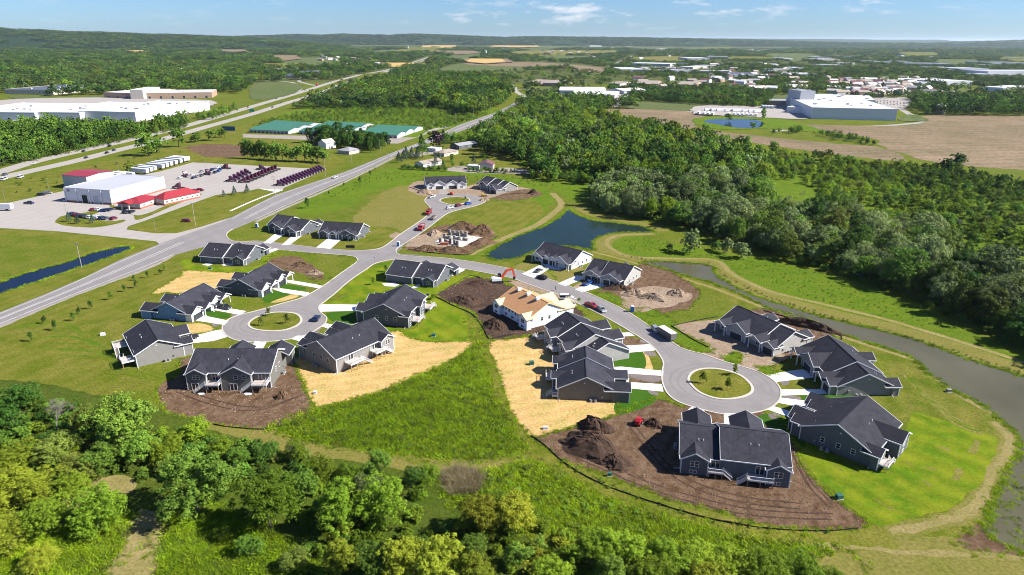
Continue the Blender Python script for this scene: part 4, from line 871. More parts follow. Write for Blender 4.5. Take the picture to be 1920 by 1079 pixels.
H_['G'] = make_house('slate and grey duplex in two stepped halves beside the main road junction', (395, 455.6), (475.1, 461.7), 3.0, 7.8, 'navy', [(0, .52, -.8, .25), (.52, 1, .9, 0)], rear=[(.87, 5.4, 1.8, 0)], front=[(.38, 6, 2, 'garage'), (.9, 6, 2, 'garage')], end_win=(0, 0), group=G_)
H_['H'] = make_house('grey duplex with paired porch gables and two separate driveways', (580.6, 413.3), (516.3, 404.1), 3.0, 7.6, 'navy', [(0, .5, 0, 0), (.5, 1, -1.6, .1)], rear=[(.12, 6, 2.4, 0)], front=[(.12, 4.6, 2.6, 'garage'), (.26, 7.4, 1.6, 'porch'), (.6, 4.6, 2.8, 'garage'), (.76, 7.4, 1.8, 'porch')], end_win=(0, 0), group=G_)
H_['I'] = make_house('grey duplex with one shared wide driveway and a single gable on its left', (680.3, 419.4), (609.3, 415.5), 3.0, 7.4, 'navy', one, rear=[], front=[(.1, 4.4, 2.8, 'porch'), (.28, 8.4, 1.5, 'porch'), (.46, 3.6, 1.0, 'garage'), (.62, 3.6, 1.0, 'garage'), (.85, 5.4, 1.8, 'porch')], end_win=(0, 0), group=G_)
H_['J'] = make_house('slate duplex with stepped roof and rear patio slabs beside the excavation', (744.3, 487.5), (831.9, 499), 3.0, 7.8, 'navy', [(0, .53, -1.0, .35), (.53, 1, 1.2, 0)], rear=[(.87, 4.8, 2.0, 0)], front=[(.42, 6, 2, 'garage'), (.93, 6, 2, 'garage')], end_win=(0, 0), group=G_)
H_['K'] = make_house('white duplex with wide gables behind the far turning circle', (870.8, 329.7), (796.7, 332.4), 3.4, 7.4, 'whitesd', one, rear=[], front=[(.35, 8.4, 1.4, 'garage'), (.13, 5.6, 2.6, 'win'), (.68, 8.6, 1.4, 'garage'), (.9, 5.0, 2.6, 'win')], end_win=(0, 0), group=G_)
H_['L'] = make_house('grey duplex with stepped gables right of the white one', (954.9, 341), (912.2, 331.7), 3.2, 7.2, 'grey', [(0, .26, 0, -.2), (.26, .6, 0, .1), (.6, 1, 0, .45)], rear=[], front=[(.12, 6.6, 4.5, 'garage'), (.4, 4.2, 2.4, 'porch'), (.32, 6, 1.4, 'win'), (.88, 4.0, 2.4, 'porch'), (.72, 6, 1.2, 'win')], end_win=(0, 0), group=G_)
H_['M'] = make_house('white duplex beside the pond with a car on its drive', (1091.4, 470.4), (1021.9, 454.5), 3.2, 7.8, 'whitesd', one, rear=[], front=[(.12, 5.4, 2.8, 'porch'), (.27, 8, 1.4, 'porch'), (.48, 3.8, .9, 'garage'), (.66, 3.8, .9, 'garage'), (.86, 6, 2.0, 'porch')], end_win=(1, 0), group=G_)
H_['N'] = make_house('grey duplex with two white porches next to the soil heaps', (1187.5, 500), (1113, 485.6), 3.1, 8.0, 'slatelt', [(0, .6, 0, .25), (.6, 1, -.8, -.1)], rear=[(.42, 4.6, 1.6, 0)], front=[(.18, 4.6, 2.6, 'porch'), (.34, 7, 1.5, 'garage'), (.66, 4.6, 2.6, 'porch'), (.82, 7, 1.5, 'garage')], end_win=(1, 0), group=G_)
H_['P'] = make_house('grey duplex in three stepped sections facing the sloping street', (1062.9, 587.9), (1119.4, 632.3), 4.1, 7.8, 'slatelt', [(0, .46, 0, .5), (.46, .92, .3, .2), (.92, 1.14, 2.4, -1.0)], rear=[(.3, 5, 2.2, 0), (.8, 5, 2.2, 0)], front=[(.3, 6, 3.6, 'garage'), (.68, 6, 3.6, 'garage')], decks=[(.02, .16, 4.2, 1.8, 'l'), (.5, .66, 4.0, 1.8, 'l')], end_win=(0, 0), group=G_)
H_['Q'] = make_house('dark grey duplex with side door facing the straw lot', (1097.7, 651.6), (1102, 706.7), 3.7, 7.8, 'dgrey', [(0, .4, 0, .3), (.4, 1, -.3, 0)], rear=[(.1, 4.4, 1.6, 0), (.58, 4, 1.6, 0)], front=[(.5, 4.8, 4.0, 'garage'), (.9, 5.0, 4.2, 'garage')], decks=[(.3, .52, 3.6, 1.4, 'l'), (.82, 1.0, 1.6, 1.2, 'f')], end_win=(0, 0), group=G_)
H_['R'] = make_house('slate duplex with white rear decks nearest the camera on dark soil', (1278.3, 794.7), (1472.8, 815.7), 4.2, 7.6, 'navy', [(0, .37, 0, 0), (.37, 1, -.8, .75)], rear=[(.13, 6.0, 1.4, 0), (.9, 5.0, 1.4, -.6)], front=[(.18, 6.4, 4, 'garage'), (.68, 7.4, 4, 'garage')], decks=[(.26, .4, 2.2, 1.7, 'r'), (.62, .86, 2.6, 1.7, 'l')], end_win=(0, 0), group=G_)
H_['S'] = make_house('slate duplex with cross gables and a timber deck on the striped back lawn', (1572.7, 795.3), (1626.1, 744.1), 3.9, 8.6, 'navy', one, rear=[(.08, 4.4, 1.6, 0), (.62, 6.6, 3.4, .3)], front=[(.3, 6.4, 4, 'garage'), (.14, 4, 2.5, 'win'), (.82, 6.4, 4, 'garage'), (.66, 4, 2.5, 'win')], decks=[(.0, .2, 3.6, 1.7, 'r')], end_win=(1, 0), group=G_)
H_['T'] = make_house('grey duplex with gabled front porches and patios beside the wide channel', (1627.2, 700), (1553.1, 632.5), 3.2, 8.0, 'grey', [(0, .26, -.2, -.1), (.26, 1, 0, .5)], rear=[(.08, 5, 1.5, 0), (.72, 5, 2.4, 0)], front=[(.1, 4.2, 2.0, 'garage'), (.24, 5, 2.8, 'porch'), (.62, 8.4, 1.8, 'garage'), (.88, 4.6, 3.4, 'porch')], end_win=(0, 0), group=G_)
H_['U'] = make_house('grey duplex behind the unfinished gravel drives', (1489.4, 621.3), (1383.4, 576.3), 3.2, 7.6, 'slatelt', [(0, .24, 0, -.1), (.24, 1, 0, .5)], rear=[(.1, 5, 2.0, 0), (.72, 5, 2.4, 0)], front=[(.08, 4.6, 1.6, 'garage'), (.27, 5, 3.0, 'porch'), (.64, 8.2, 1.6, 'garage'), (.9, 4.6, 3.0, 'porch')], end_win=(0, 0), group=G_)
H_['O'] = make_house('unfinished house with bare sheathing roof and white wrapped walls', (966.7, 537.2), (1027.4, 567.8), 4.2, 8.2, 'wrap', one, rear=[(.08, 4.4, 1.4, 0), (.92, 4.8, 1.4, 0)], front=[(.42, 7, 2.4, 'win'), (.84, 6.4, 3.4, 'win')], roofmat='osb', trim='osbpale', vents=False, end_win=(0, 1), name='unfinished_house')
t, L, an = H_['O']
for f_, yy in ((.18, .6), (.47, .4), (.75, .3)):
    b = MB(); b.box(-.6, .6, -.9, .9, 0, .9); b.prism([(-.6, .9), (.6, .9), (0, 1.05)], -.9, .9)
    A = t.matrix_world; p = Matrix.Translation(t.location) @ Matrix.Rotation(an, 4, 'Z') @ Vector((f_ * L, -.75, 4.2 + (8.2 - .75) * .48 + .1))
    o = b.build('wrapped_bundle', M['white']); o.location = p; o.rotation_euler = (0, 0, an)
    tag(o, {.18: 'white wrapped shingle bundle at the far end of the sheathing roof ridge', .47: 'white wrapped shingle bundle at the middle of the sheathing roof ridge', .75: 'white wrapped shingle bundle at the near end of the sheathing roof ridge'}[f_], 'roofing bundle', 'shingle bundles on the unfinished roof')
for i in range(7):
    window(t, L * (.2 + .6 * i / 6), -8.2, 2.5 + (i % 2) * .3, .9, 1.3, '-y', (1, 2))
    if i % 2: window(t, L * (.2 + .6 * i / 6), -8.2, .6, 1.2, .9, '-y', (2, 1))
# recolour the front sheathing of the unfinished house
for ch in t.children:
    if ch.name.startswith('wing_roof'): ch.data.materials[0] = M['osbpale']

# patio slabs
for px in ([(716, 532), (740, 530), (749, 534), (741, 538), (722, 537)], [(770, 540), (785, 533), (790, 537), (776, 541)], [(378, 497), (392, 493), (399, 496), (391, 499)], [(415, 497), (434, 493), (436, 498), (420, 499)],
           [(442, 727), (430, 731), (436, 733), (446, 731)], [(426, 730), (441, 726), (448, 729), (440, 733)], [(371, 738), (382, 735), (384, 740), (374, 741)], [(457, 738), (470, 735), (473, 740), (462, 742)],
           [(1165, 708), (1180, 710), (1178, 722), (1166, 720)], [(1165, 738), (1176, 740), (1172, 750), (1163, 748)]):
    sheet('patio', px, M['drive'], 12, smooth=False, rough=0)
# ================================================================== VEHICLES AND SITE THINGS
def carpaint(name, c, metal=.1): return plain(name, c, .28, metal, vary=.03, spec=.6)
PAINT = dict(white=carpaint('white_paint', (.78, .78, .78)), black=carpaint('black_paint', (.015, .016, .02)), grey=carpaint('grey_paint', (.14, .15, .165), .4), silver=carpaint('silver_paint', (.45, .46, .48), .5), red=carpaint('red_paint', (.42, .02, .025)),
             blue=carpaint('blue_paint', (.02, .10, .36)), navy=carpaint('navy_paint', (.02, .035, .10)), maroon=carpaint('maroon_paint', (.20, .012, .03)), plum=carpaint('plum_paint', (.075, .012, .04)), orange=carpaint('digger_paint', (.75, .10, .03)), yellow=carpaint('yellow_paint', (.6, .38, .03)))
def wheel(parent, x, y, r=.35, w=.24):
    def f():
        mb = MB(); mb.cyl((0, -w / 2, r), (0, w / 2, r), r, n=12, mi=0); mb.cyl((0, -w / 2 - .01, r), (0, w / 2 + .01, r), r * .55, n=10, mi=1); return mb.mesh('wheel', [M['tyre'], M['steel']])
    return obj('wheel', cached(('wh', r, w), f), parent, (x, y, 0))
PROTO = {}
def car_mesh(kind):
    """body and glass, nose towards +x"""
    L, W = {'sedan': (4.7, 1.82), 'suv': (4.8, 1.95), 'pickup': (5.9, 2.0), 'van': (5.6, 2.05)}[kind]
    h = L / 2
    low = {'sedan': [(-h, .35), (-h, .75), (-h + .1, .95), (-h + .9, 1.0), (h - 1.35, .98), (h - .15, .78), (h, .62), (h, .35)],
           'suv': [(-h, .4), (-h, .9), (-h + .08, 1.12), (h - 1.25, 1.12), (h - .15, .98), (h, .75), (h, .4)],
           'pickup': [(-h, .5), (-h, 1.15), (-.35, 1.15), (h - 1.55, 1.18), (h - .15, 1.08), (h, .85), (h, .5)],
           'van': [(-h, .4), (-h, 1.2), (h - 1.0, 1.25), (h - .1, 1.0), (h, .8), (h, .4)]}[kind]
    top = {'sedan': [(-h + .55, .98), (-h + 1.25, 1.42), (.35, 1.45), (h - 1.3, .97)], 'suv': [(-h + .08, 1.11), (-h + .35, 1.68), (.45, 1.72), (h - 1.2, 1.11)],
           'pickup': [(-.5, 1.15), (-.4, 1.80), (.75, 1.84), (h - 1.45, 1.17)], 'van': [(-h + .05, 1.19), (-h + .1, 2.1), (.9, 2.15), (h - .95, 1.22)]}[kind]
    b = MB(); n = len(low); w = W / 2
    vs = [(x, s * (w if .5 < z < 1.0 else w - .07), z) for s in (-1, 1) for x, z in low]
    b.add(vs, [tuple(range(n)), tuple(range(2 * n - 1, n - 1, -1))] + [(i, n + i, n + (i + 1) % n, (i + 1) % n) for i in range(n)])
    zt = max(p[1] for p in top)
    ins = lambda z: w - .06 - .24 * (z - low[1][1]) / (zt - low[1][1]) if kind != 'van' else w - .06
    n = 4; roof = [(top[1][0] + .05, top[1][1] - .03), (top[1][0] + .1, zt + .02), (top[2][0] - .1, zt + .03), (top[2][0] + .02, top[2][1] - .03)]
    vs = [(x, s * (ins(z) + .012), z) for s in (-1, 1) for x, z in roof]
    b.add(vs, [tuple(range(n)), tuple(range(2 * n - 1, n - 1, -1))] + [(i, n + i, n + (i + 1) % n, (i + 1) % n) for i in range(n)])
    for s in (-1, 1):   # pillars
        for a, c in ((top[0], top[1]), (top[3], top[2])): b.beam((a[0], s * (w - .09), a[1]), (c[0], s * ins(c[1]), c[1]), .07)
        b.beam((.0, s * (w - .1), top[0][1]), (.0, s * ins(zt), zt - .02), .07)
    if kind == 'pickup':
        b.add([(-h + .1, -.82, 1.16), (-.6, -.82, 1.16), (-.6, .82, 1.16), (-h + .1, .82, 1.16)], [(0, 1, 2, 3)], 1)
    g = MB(); vs = [(x, s * ins(z), z - .02) for s in (-1, 1) for x, z in top]
    g.add(vs, [tuple(range(4)), tuple(range(7, 3, -1))] + [(i, 4 + i, 4 + (i + 1) % 4, (i + 1) % 4) for i in range(4)])
    return b, g, L, W
def car(kind, paint, label, px, heading, group=None, cat=None, at=None, parts=True):
    """px: photograph pixel of its middle on the ground; heading in degrees, 0 = nose to the right"""
    key = (kind, paint)
    if key not in PROTO:
        b, g, L, W = car_mesh(kind); bm_ = b.mesh('body', [PAINT[paint], M['black']]); gm = g.mesh('windows', M['carglass'])
        lm = MB(); lm.box(L / 2 - .05, L / 2 + .012, -.75, -.45, .62, .76); lm.box(L / 2 - .05, L / 2 + .012, .45, .75, .62, .76)
        PROTO[key] = (bm_, gm, lm.mesh('headlights', M['white']), L, W)
    bm_, gm, lm, L, W = PROTO[key]
    q = at or P(*px)
    nm = {'sedan': 'car', 'suv': 'suv', 'pickup': 'pickup_truck', 'van': 'van'}[kind]
    t = thing(nm, label, cat or {'sedan': 'car', 'suv': 'car', 'pickup': 'pickup truck', 'van': 'van'}[kind], (q[0], q[1], .06), R(heading), group)
    obj('body', bm_, t); obj('windows', gm, t); obj('headlights', lm, t)
    for sx in (-.31, .31):
        for sy in (-1, 1): wheel(t, sx * L, sy * (W / 2 - .13), .36 if kind != 'sedan' else .33)
    return t
def hd(a, b): return math.degrees(ang(P(*a), P(*b)))

car('suv', 'navy', 'dark blue car parked on the left turning circle beside the sod strip', (594, 600), hd((590, 604), (598, 592)))
car('suv', 'white', 'white car on the drive of the blue sided duplex', (399, 576), hd((385, 576), (414, 580)))
car('pickup', 'black', 'black pickup behind the white car on the blue house drive', (421, 579), hd((410, 577), (432, 582)))
car('pickup', 'black', 'black pickup in front of the grey duplex at the left edge', (355, 637), hd((344, 639), (366, 634)))
car('sedan', 'grey', 'grey sedan on the driveway of the white pond house', (1010, 510), hd((1001, 514), (1018, 506)))
car('suv', 'black', 'black car parked at the kerb below the white pond house', (1016, 523), hd((1025, 526), (1007, 520)))
car('pickup', 'blue', 'blue pickup with ladder rack on the drive of the grey porch duplex', (1103, 534), hd((1092, 538), (1113, 529)))
car('suv', 'grey', 'dark car nosed up to the garage of the grey porch duplex', (1117, 529), hd((1110, 533), (1122, 526)))
car('pickup', 'red', 'red pickup parked on the verge by the debris trailer', (1109, 576), hd((1100, 571), (1119, 579)))
car('suv', 'silver', 'silver car parked behind the red pickup', (1128, 584), hd((1121, 579), (1136, 590)))
car('suv', 'silver', 'silver car half hidden beside the box trailer hitch', (1229, 622), hd((1225, 618), (1236, 630)))
car('pickup', 'white', 'white pickup at the kerb of the far turning circle', (810, 371), hd((800, 373), (824, 366)))
car('suv', 'white', 'white car at the kerb, leftmost of three below the far circle', (844, 392), hd((836, 393), (856, 390)))
car('suv', 'maroon', 'maroon car between the white and the blue one below the far circle', (860, 387.5), hd((852, 389), (870, 385)))
car('suv', 'blue', 'blue car, rightmost of three below the far circle', (878, 384), hd((870, 386), (888, 382)))
car('pickup', 'white', 'white pickup driving along the main road beside the truck yard', (628, 334), hd((640, 329), (620, 337)))
car('suv', 'maroon', 'maroon car alone on the grass beside the light pole', (350, 416.5), 0)
car('pickup', 'navy', 'dark truck parked alone on the open yard concrete', (55, 383), hd((40, 383), (70, 384)))
# highway traffic
for (p, k, c, lab) in (((10, 329), 'suv', 'grey', 'grey car at the left frame edge of the far carriageway'), ((8, 338), 'van', 'white', 'white van at the left frame edge of the near carriageway'), ((39, 334), 'van', 'white', 'white van second from the left on the near carriageway'),
                      ((64, 308), 'sedan', 'white', 'white sedan on the far carriageway above the two white vans'), ((162, 297), 'sedan', 'black', 'black car on the near carriageway just above the red roofed shop'), ((157, 285), 'sedan', 'black', 'black car on the far carriageway near the median tip'),
                      ((206, 275), 'suv', 'black', 'black car on the far carriageway, highest of four close together'), ((201, 288), 'suv', 'black', 'black car on the near carriageway, left of another black car'), ((214, 283), 'sedan', 'navy', 'dark blue car on the near carriageway right behind a black one'),
                      ((465, 202), 'sedan', 'black', 'black car left of the green gantry sign on the highway'), ((518, 186), 'sedan', 'black', 'black car on the highway left of the ramp merge'), ((550, 176), 'sedan', 'black', 'black car on the highway level with the ramp merge'), ((511, 202), 'suv', 'black', 'black car on the near carriageway above the green roofed sheds'),
                      ((527, 194), 'suv', 'grey', 'grey car ahead of the black one above the green roofed sheds'), ((597, 172), 'sedan', 'silver', 'silver car on the near carriageway below the red lorry'), ((572, 170), 'sedan', 'navy', 'dark car on the far carriageway close behind the red lorry'), ((724, 142), 'suv', 'grey', 'grey car on the short ramp beside the highway')):
    car(k, c, lab, p, hd((p[0] - 30, p[1] + 11), (p[0] + 30, p[1] - 11)), 'highway traffic')

def tractor():
    t = thing('semi_tractor', 'x', 'semi tractor')
    b = MB()
    b.add([(3.9, -1.0, .6), (3.9, 1.0, .6), (3.9, .9, 1.5), (3.9, -.9, 1.5), (2.0, -1.15, .6), (2.0, 1.15, .6), (2.0, 1.1, 1.95), (2.0, -1.1, 1.95)], [(0, 1, 2, 3), (3, 2, 6, 7), (0, 3, 7, 4), (1, 5, 6, 2), (4, 7, 6, 5)])
    b.prism([(2.0, .7), (2.0, 2.0), (1.5, 2.75), (.7, 2.95), (.7, .7)], -1.2, 1.2)
    b.build('cab', PAINT['plum'], t)
    s = MB(); s.prism([(.699, .7), (.699, 2.96), (.35, 3.6), (-.4, 3.95), (-1.2, 4.0), (-1.2, .7)], -1.21, 1.21); s.build('sleeper', PAINT['plum'], t)
    g = MB(); g.add([(2.02, -1.0, 2.0), (2.02, 1.0, 2.0), (1.53, .98, 2.7), (1.53, -.98, 2.7)], [(0, 1, 2, 3)]); g.box(1.1, 1.75, -1.215, -1.205, 1.9, 2.45); g.box(1.1, 1.75, 1.205, 1.215, 1.9, 2.45); g.build('windows', M['carglass'], t)
    f = MB(); f.box(-4.2, 2.2, -.5, -.3, .75, 1.0); f.box(-4.2, 2.2, .3, .5, .75, 1.0); f.box(-3.6, -2.2, -.5, .5, 1.0, 1.15); f.box(-1.9, -1.3, -1.2, 1.2, .5, .9); f.build('chassis', M['black'], t)
    fe = MB(); fe.cyl((.2, -1.25, .75), (1.9, -1.25, .75), .3, n=8); fe.cyl((.2, 1.25, .75), (1.9, 1.25, .75), .3, n=8); fe.build('fuel_tank', M['steel'], t)
    bu = MB(); bu.box(3.9, 4.05, -1.1, 1.1, .4, .75); bu.box(3.9, 3.94, -.6, .6, .8, 1.4); bu.build('grille', M['steel'], t)
    for x in (3.0, -2.2, -3.5):
        for y in (-1, 1): wheel(t, x, y, .5, .4)
    return t
TR = tractor(); used = [False]
def put_tractor(label, q, h, group):
    if not used[0]:
        used[0] = True; TR.location = (q[0], q[1], .03); TR.rotation_euler = (0, 0, R(h)); TR['label'] = label; TR['group'] = group; return TR
    return dup(TR, label, (q[0], q[1], .03), R(h), group)
ordn = ['first', 'second', 'third', 'fourth', 'fifth', 'sixth', 'seventh', 'eighth', 'ninth', 'tenth', 'eleventh', 'twelfth', 'thirteenth', 'fourteenth', 'fifteenth', 'sixteenth']
def row(a, b, n, h, lab, group):
    A = np.array(P(*a)); B = np.array(P(*b))
    for i in range(n):
        q = A + (B - A) * i / (n - 1); put_tractor('plum tractor, %s from the near end of %s' % (ordn[i], lab), q, h, group)
hrow = hd((515, 350), (548, 349))
row((524, 349), (600, 320), 15, hrow - 12, 'the long row by the verge', 'long row of plum tractors')
row((458, 343), (516, 319), 10, hrow + 172, 'the double row, right side', 'double row of plum tractors')
row((434, 341), (462, 327), 5, hrow - 8, 'the double row, left side', 'double row of plum tractors')
for (p, h, l) in (((490, 319), -10, 'plum semi tractor standing apart behind the double row'), ((348, 332), -40, 'plum semi tractor at the left end of the parked cars'), ((390, 328), -30, 'plum semi tractor in the middle of the parked cars'), ((424, 317), 160, 'plum semi tractor at the far end of the parked cars'), ((335, 354), 175, 'maroon semi tractor beside the red roofed office')):
    put_tractor(l, P(*p), h, 'single plum tractors in the yard')
def trailer(w=2.6, L=16.1):
    t = thing('semi_trailer', 'x', 'trailer'); b = MB(); b.box(-L / 2, L / 2, -w / 2, w / 2, 1.15, 4.05); b.build('box', M['bluewhite'], t)
    c = MB(); c.box(-L / 2, L / 2, -.6, -.4, .9, 1.14); c.box(-L / 2, L / 2, .4, .6, .9, 1.14); c.box(L / 2 - 3.4, L / 2 - 3.2, -1, 1, .05, 1.1); c.build('chassis', M['black'], t)
    d = MB(); d.box(-L / 2 - .04, -L / 2 - .002, -w / 2 + .06, -.02, 1.2, 4.0); d.box(-L / 2 - .04, -L / 2 - .002, .02, w / 2 - .06, 1.2, 4.0); d.build('rear_doors', M['white'], t)
    e = MB(); e.box(L / 2 + .002, L / 2 + .6, -.7, .7, 2.4, 3.7); e.build('cooling_unit', M['white'], t)
    e2 = MB(); e2.box(L / 2 + .601, L / 2 + .63, -.35, .35, 2.8, 3.4); e2.build('grille', M['black'], t)
    for x in (-L / 2 + 1.6, -L / 2 + 2.9):
        for y in (-1.0, 1.0): wheel(t, x, y, .5, .5)
    return t
TL = trailer(); tu = [False]
def put_trailer(label, q, h, group, sc=None):
    if not tu[0]:
        tu[0] = True; TL.location = (q[0], q[1], .03); TL.rotation_euler = (0, 0, R(h)); TL['label'] = label; TL['group'] = group; return
    dup(TL, label, (q[0], q[1], .03), R(h), group, sc)
htr = hd((243, 326), (282, 329.5))
tl = [(217, 336), (219, 333), (236, 333), (262, 326), (270, 323), (277, 320.5), (292, 317), (300, 314.5), (308, 312), (317, 309.5), (326, 306.5), (334, 304), (340, 302.5)]
for i, p in enumerate(tl):
    put_trailer('white box trailer, %s from the left in the row along the yard fence' % ordn[i], P(*p), htr, 'white trailers along the yard fence')
put_trailer('white box trailer cut by the left frame edge', P(-2, 395), 0, 'white trailers in the yard')
for i, (x, y) in enumerate([(1310, 215), (1320, 216), (1328, 216.5), (1336, 217), (1366, 217), (1376, 217.5), (1384, 217.8), (1392, 218), (1400, 218.3), (1408, 218.6), (1417, 219)]):
    put_trailer('white trailer, %s from the left in the front row beside the blue field pond' % ordn[i], P(x, y), 70, 'white trailers beside the field pond')
for i, (x, y) in enumerate([(1330, 209), (1342, 209), (1352, 209.5), (1368, 210), (1382, 210), (1400, 211), (1412, 211.5), (1422, 212)]):
    put_trailer('white trailer, %s from the left in the back row beside the blue field pond' % ordn[i], P(x, y), 20, 'white trailers beside the field pond')
for i, (x, y) in enumerate([(1430, 203), (1436, 203.3), (1442, 203.6), (1448, 204)]):
    put_trailer('white trailer, %s from the left in the short row by the factory' % ordn[i], P(x, y), 80, 'white trailers by the factory')

# parked cars of the depot
pk = [((136, 403.5), 'suv', 'navy'), ((143, 405), 'suv', 'maroon'), ((148.5, 406.5), 'sedan', 'navy'), ((156, 407.5), 'suv', 'black'), ((163, 408.5), 'sedan', 'grey'), ((170, 409.5), 'suv', 'white'), ((178, 410), 'sedan', 'silver'), ((184, 410.5), 'suv', 'white'), ((192, 411), 'suv', 'navy'), ((200, 411.5), 'sedan', 'grey'), ((213, 412), 'suv', 'maroon')]
for i, (p, k, c) in enumerate(pk): car(k, c, '%s car, %s from the left in the front row of the depot car park' % (c if c != 'navy' else 'dark blue', ordn[i]), p, hd((200, 413), (213, 408)), 'front row of the depot car park')
pk = [((174, 395), 'sedan', 'maroon'), ((185, 395), 'suv', 'white'), ((193, 396), 'sedan', 'blue'), ((200, 396.5), 'suv', 'navy'), ((207, 395.5), 'suv', 'navy'), ((236, 399.5), 'suv', 'black'), ((241, 400), 'sedan', 'grey'), ((247, 399.5), 'suv', 'black')]
for i, (p, k, c) in enumerate(pk): car(k, c, '%s car, %s from the left in the row nearest the red roofed office' % (c if c != 'navy' else 'dark blue', ordn[i]), p, hd((170, 397), (184, 392)), 'back row of the depot car park')
pk = [((338, 335.5), 'suv', 'white'), ((360, 330), 'sedan', 'white'), ((363, 335), 'sedan', 'navy'), ((370, 333), 'suv', 'silver'), ((378, 331), 'suv', 'grey'), ((378, 323), 'sedan', 'silver'), ((398, 320), 'suv', 'navy'), ((404, 325), 'suv', 'navy'), ((407, 316), 'suv', 'white'), ((413, 319), 'sedan', 'navy'), ((411, 322), 'suv', 'blue')]
for i, (p, k, c) in enumerate(pk): car(k, c, '%s car, %s from the left among the cars beside the plum tractors' % (c if c != 'navy' else 'dark blue', ordn[i]), p, hd((360, 333), (372, 328)), 'cars beside the plum tractors')
car('suv', 'red', 'bright red car beside the light pole, left of a darker one', (367, 360), -15); car('suv', 'maroon', 'dark red car beside the light pole, right of a brighter one', (376, 358.5), -15)
car('suv', 'black', 'black car at the left yard edge by the small dumpster', (78, 367), 10); car('suv', 'silver', 'silver car at the yard edge right of a black one', (90, 364), 10)
pk = [(1645 + (i % 9) * 6.2, 189 + (i // 9) * 3.0 + (i % 9) * .55) for i in range(27)]
for i, p in enumerate(pk): car(['sedan', 'suv'][i % 2], ['navy', 'white', 'grey', 'silver', 'black', 'red'][(i * 7) % 6], 'small %s car in the factory car park, row %s, place %s' % (['dark blue', 'white', 'grey', 'silver', 'black', 'red'][(i * 7) % 6], ordn[i // 9], ordn[i % 9]), p, 60, 'cars in the factory car park')

def flat_truck(label, px, h, kind):
    q = P(*px); t = thing('dump_truck' if kind != 'lorry' else 'lorry', label, 'truck', (q[0], q[1], .05), R(h))
    c = MB(); c.prism([(3.7, .7), (3.7, 1.6), (2.6, 1.8), (2.3, 2.7), (1.2, 2.7), (1.2, .7)], -1.15, 1.15); c.build('cab', PAINT['red'], t)
    g = MB(); g.add([(2.62, -1.0, 1.82), (2.62, 1.0, 1.82), (2.33, .95, 2.6), (2.33, -.95, 2.6)], [(0, 1, 2, 3)]); g.build('windscreen', M['carglass'], t)
    b = MB()
    if kind == 'lorry': b.box(-12, .9, -1.3, 1.3, 1.2, 4.0); b.build('box', PAINT['red'], t)
    else:
        b.add([(.9, -1.2, 1.2), (.9, 1.2, 1.2), (-3.6, 1.2, 1.2), (-3.6, -1.2, 1.2), (1.0, -1.3, 2.5), (1.0, 1.3, 2.5), (-3.9, 1.3, 2.4), (-3.9, -1.3, 2.4)], [(0, 1, 2, 3), (0, 4, 5, 1), (1, 5, 6, 2), (2, 6, 7, 3), (3, 7, 4, 0)]); b.build('bed', PAINT['red'], t)
        l = MB(); l.add([(.9, -1.25, 2.1), (.9, 1.25, 2.1), (-3.8, 1.25, 2.1), (-3.8, -1.25, 2.1), (-1.4, 0, 2.75)], [(0, 1, 4), (1, 2, 4), (2, 3, 4), (3, 0, 4)]); l.build('load', M['darkdirt'] if kind == 'dump' else M['steel'], t)
    f = MB(); f.box(-3.8, 3.0, -.45, .45, .75, 1.1); f.build('chassis', M['black'], t)
    for x in (2.9, -1.7, -2.9):
        for y in (-1, 1): wheel(t, x, y, .5, .4)
flat_truck('red dump truck on the street below the far turning circle', (804, 402), hd((812, 393), (798, 408)), 'dump')
flat_truck('pale red utility truck parked further down the same street', (790, 431), hd((797, 424), (785, 437)), 'dump2')
flat_truck('red articulated lorry on the far highway carriageway', (594, 161.5), hd((610, 155), (580, 167)), 'lorry')
def box_trailer():
    q = P(1249, 633); t = thing('cargo_trailer', 'dark enclosed cargo trailer with a pale roof parked at the kerb', 'trailer', (q[0], q[1], .05), R(hd((1266, 642), (1237, 624))))
    b = MB(); b.box(-4.0, 3.2, -1.2, 1.2, .6, 2.9); b.prism([(3.2, .6), (4.2, .6), (3.2, 2.9)], -1.2, 1.2); b.build('box', PAINT['grey'], t)
    r = MB(); r.box(-4.05, 3.25, -1.25, 1.25, 2.9, 3.0); r.build('roof', M['bluewhite'], t); d = MB(); d.box(-4.03, -4.002, -1.1, 1.1, .7, 2.8); d.build('rear_door', M['dgrey'], t)
    for x in (-.6, .5):
        for y in (-1.15, 1.15): wheel(t, x, y, .4, .25)
box_trailer()
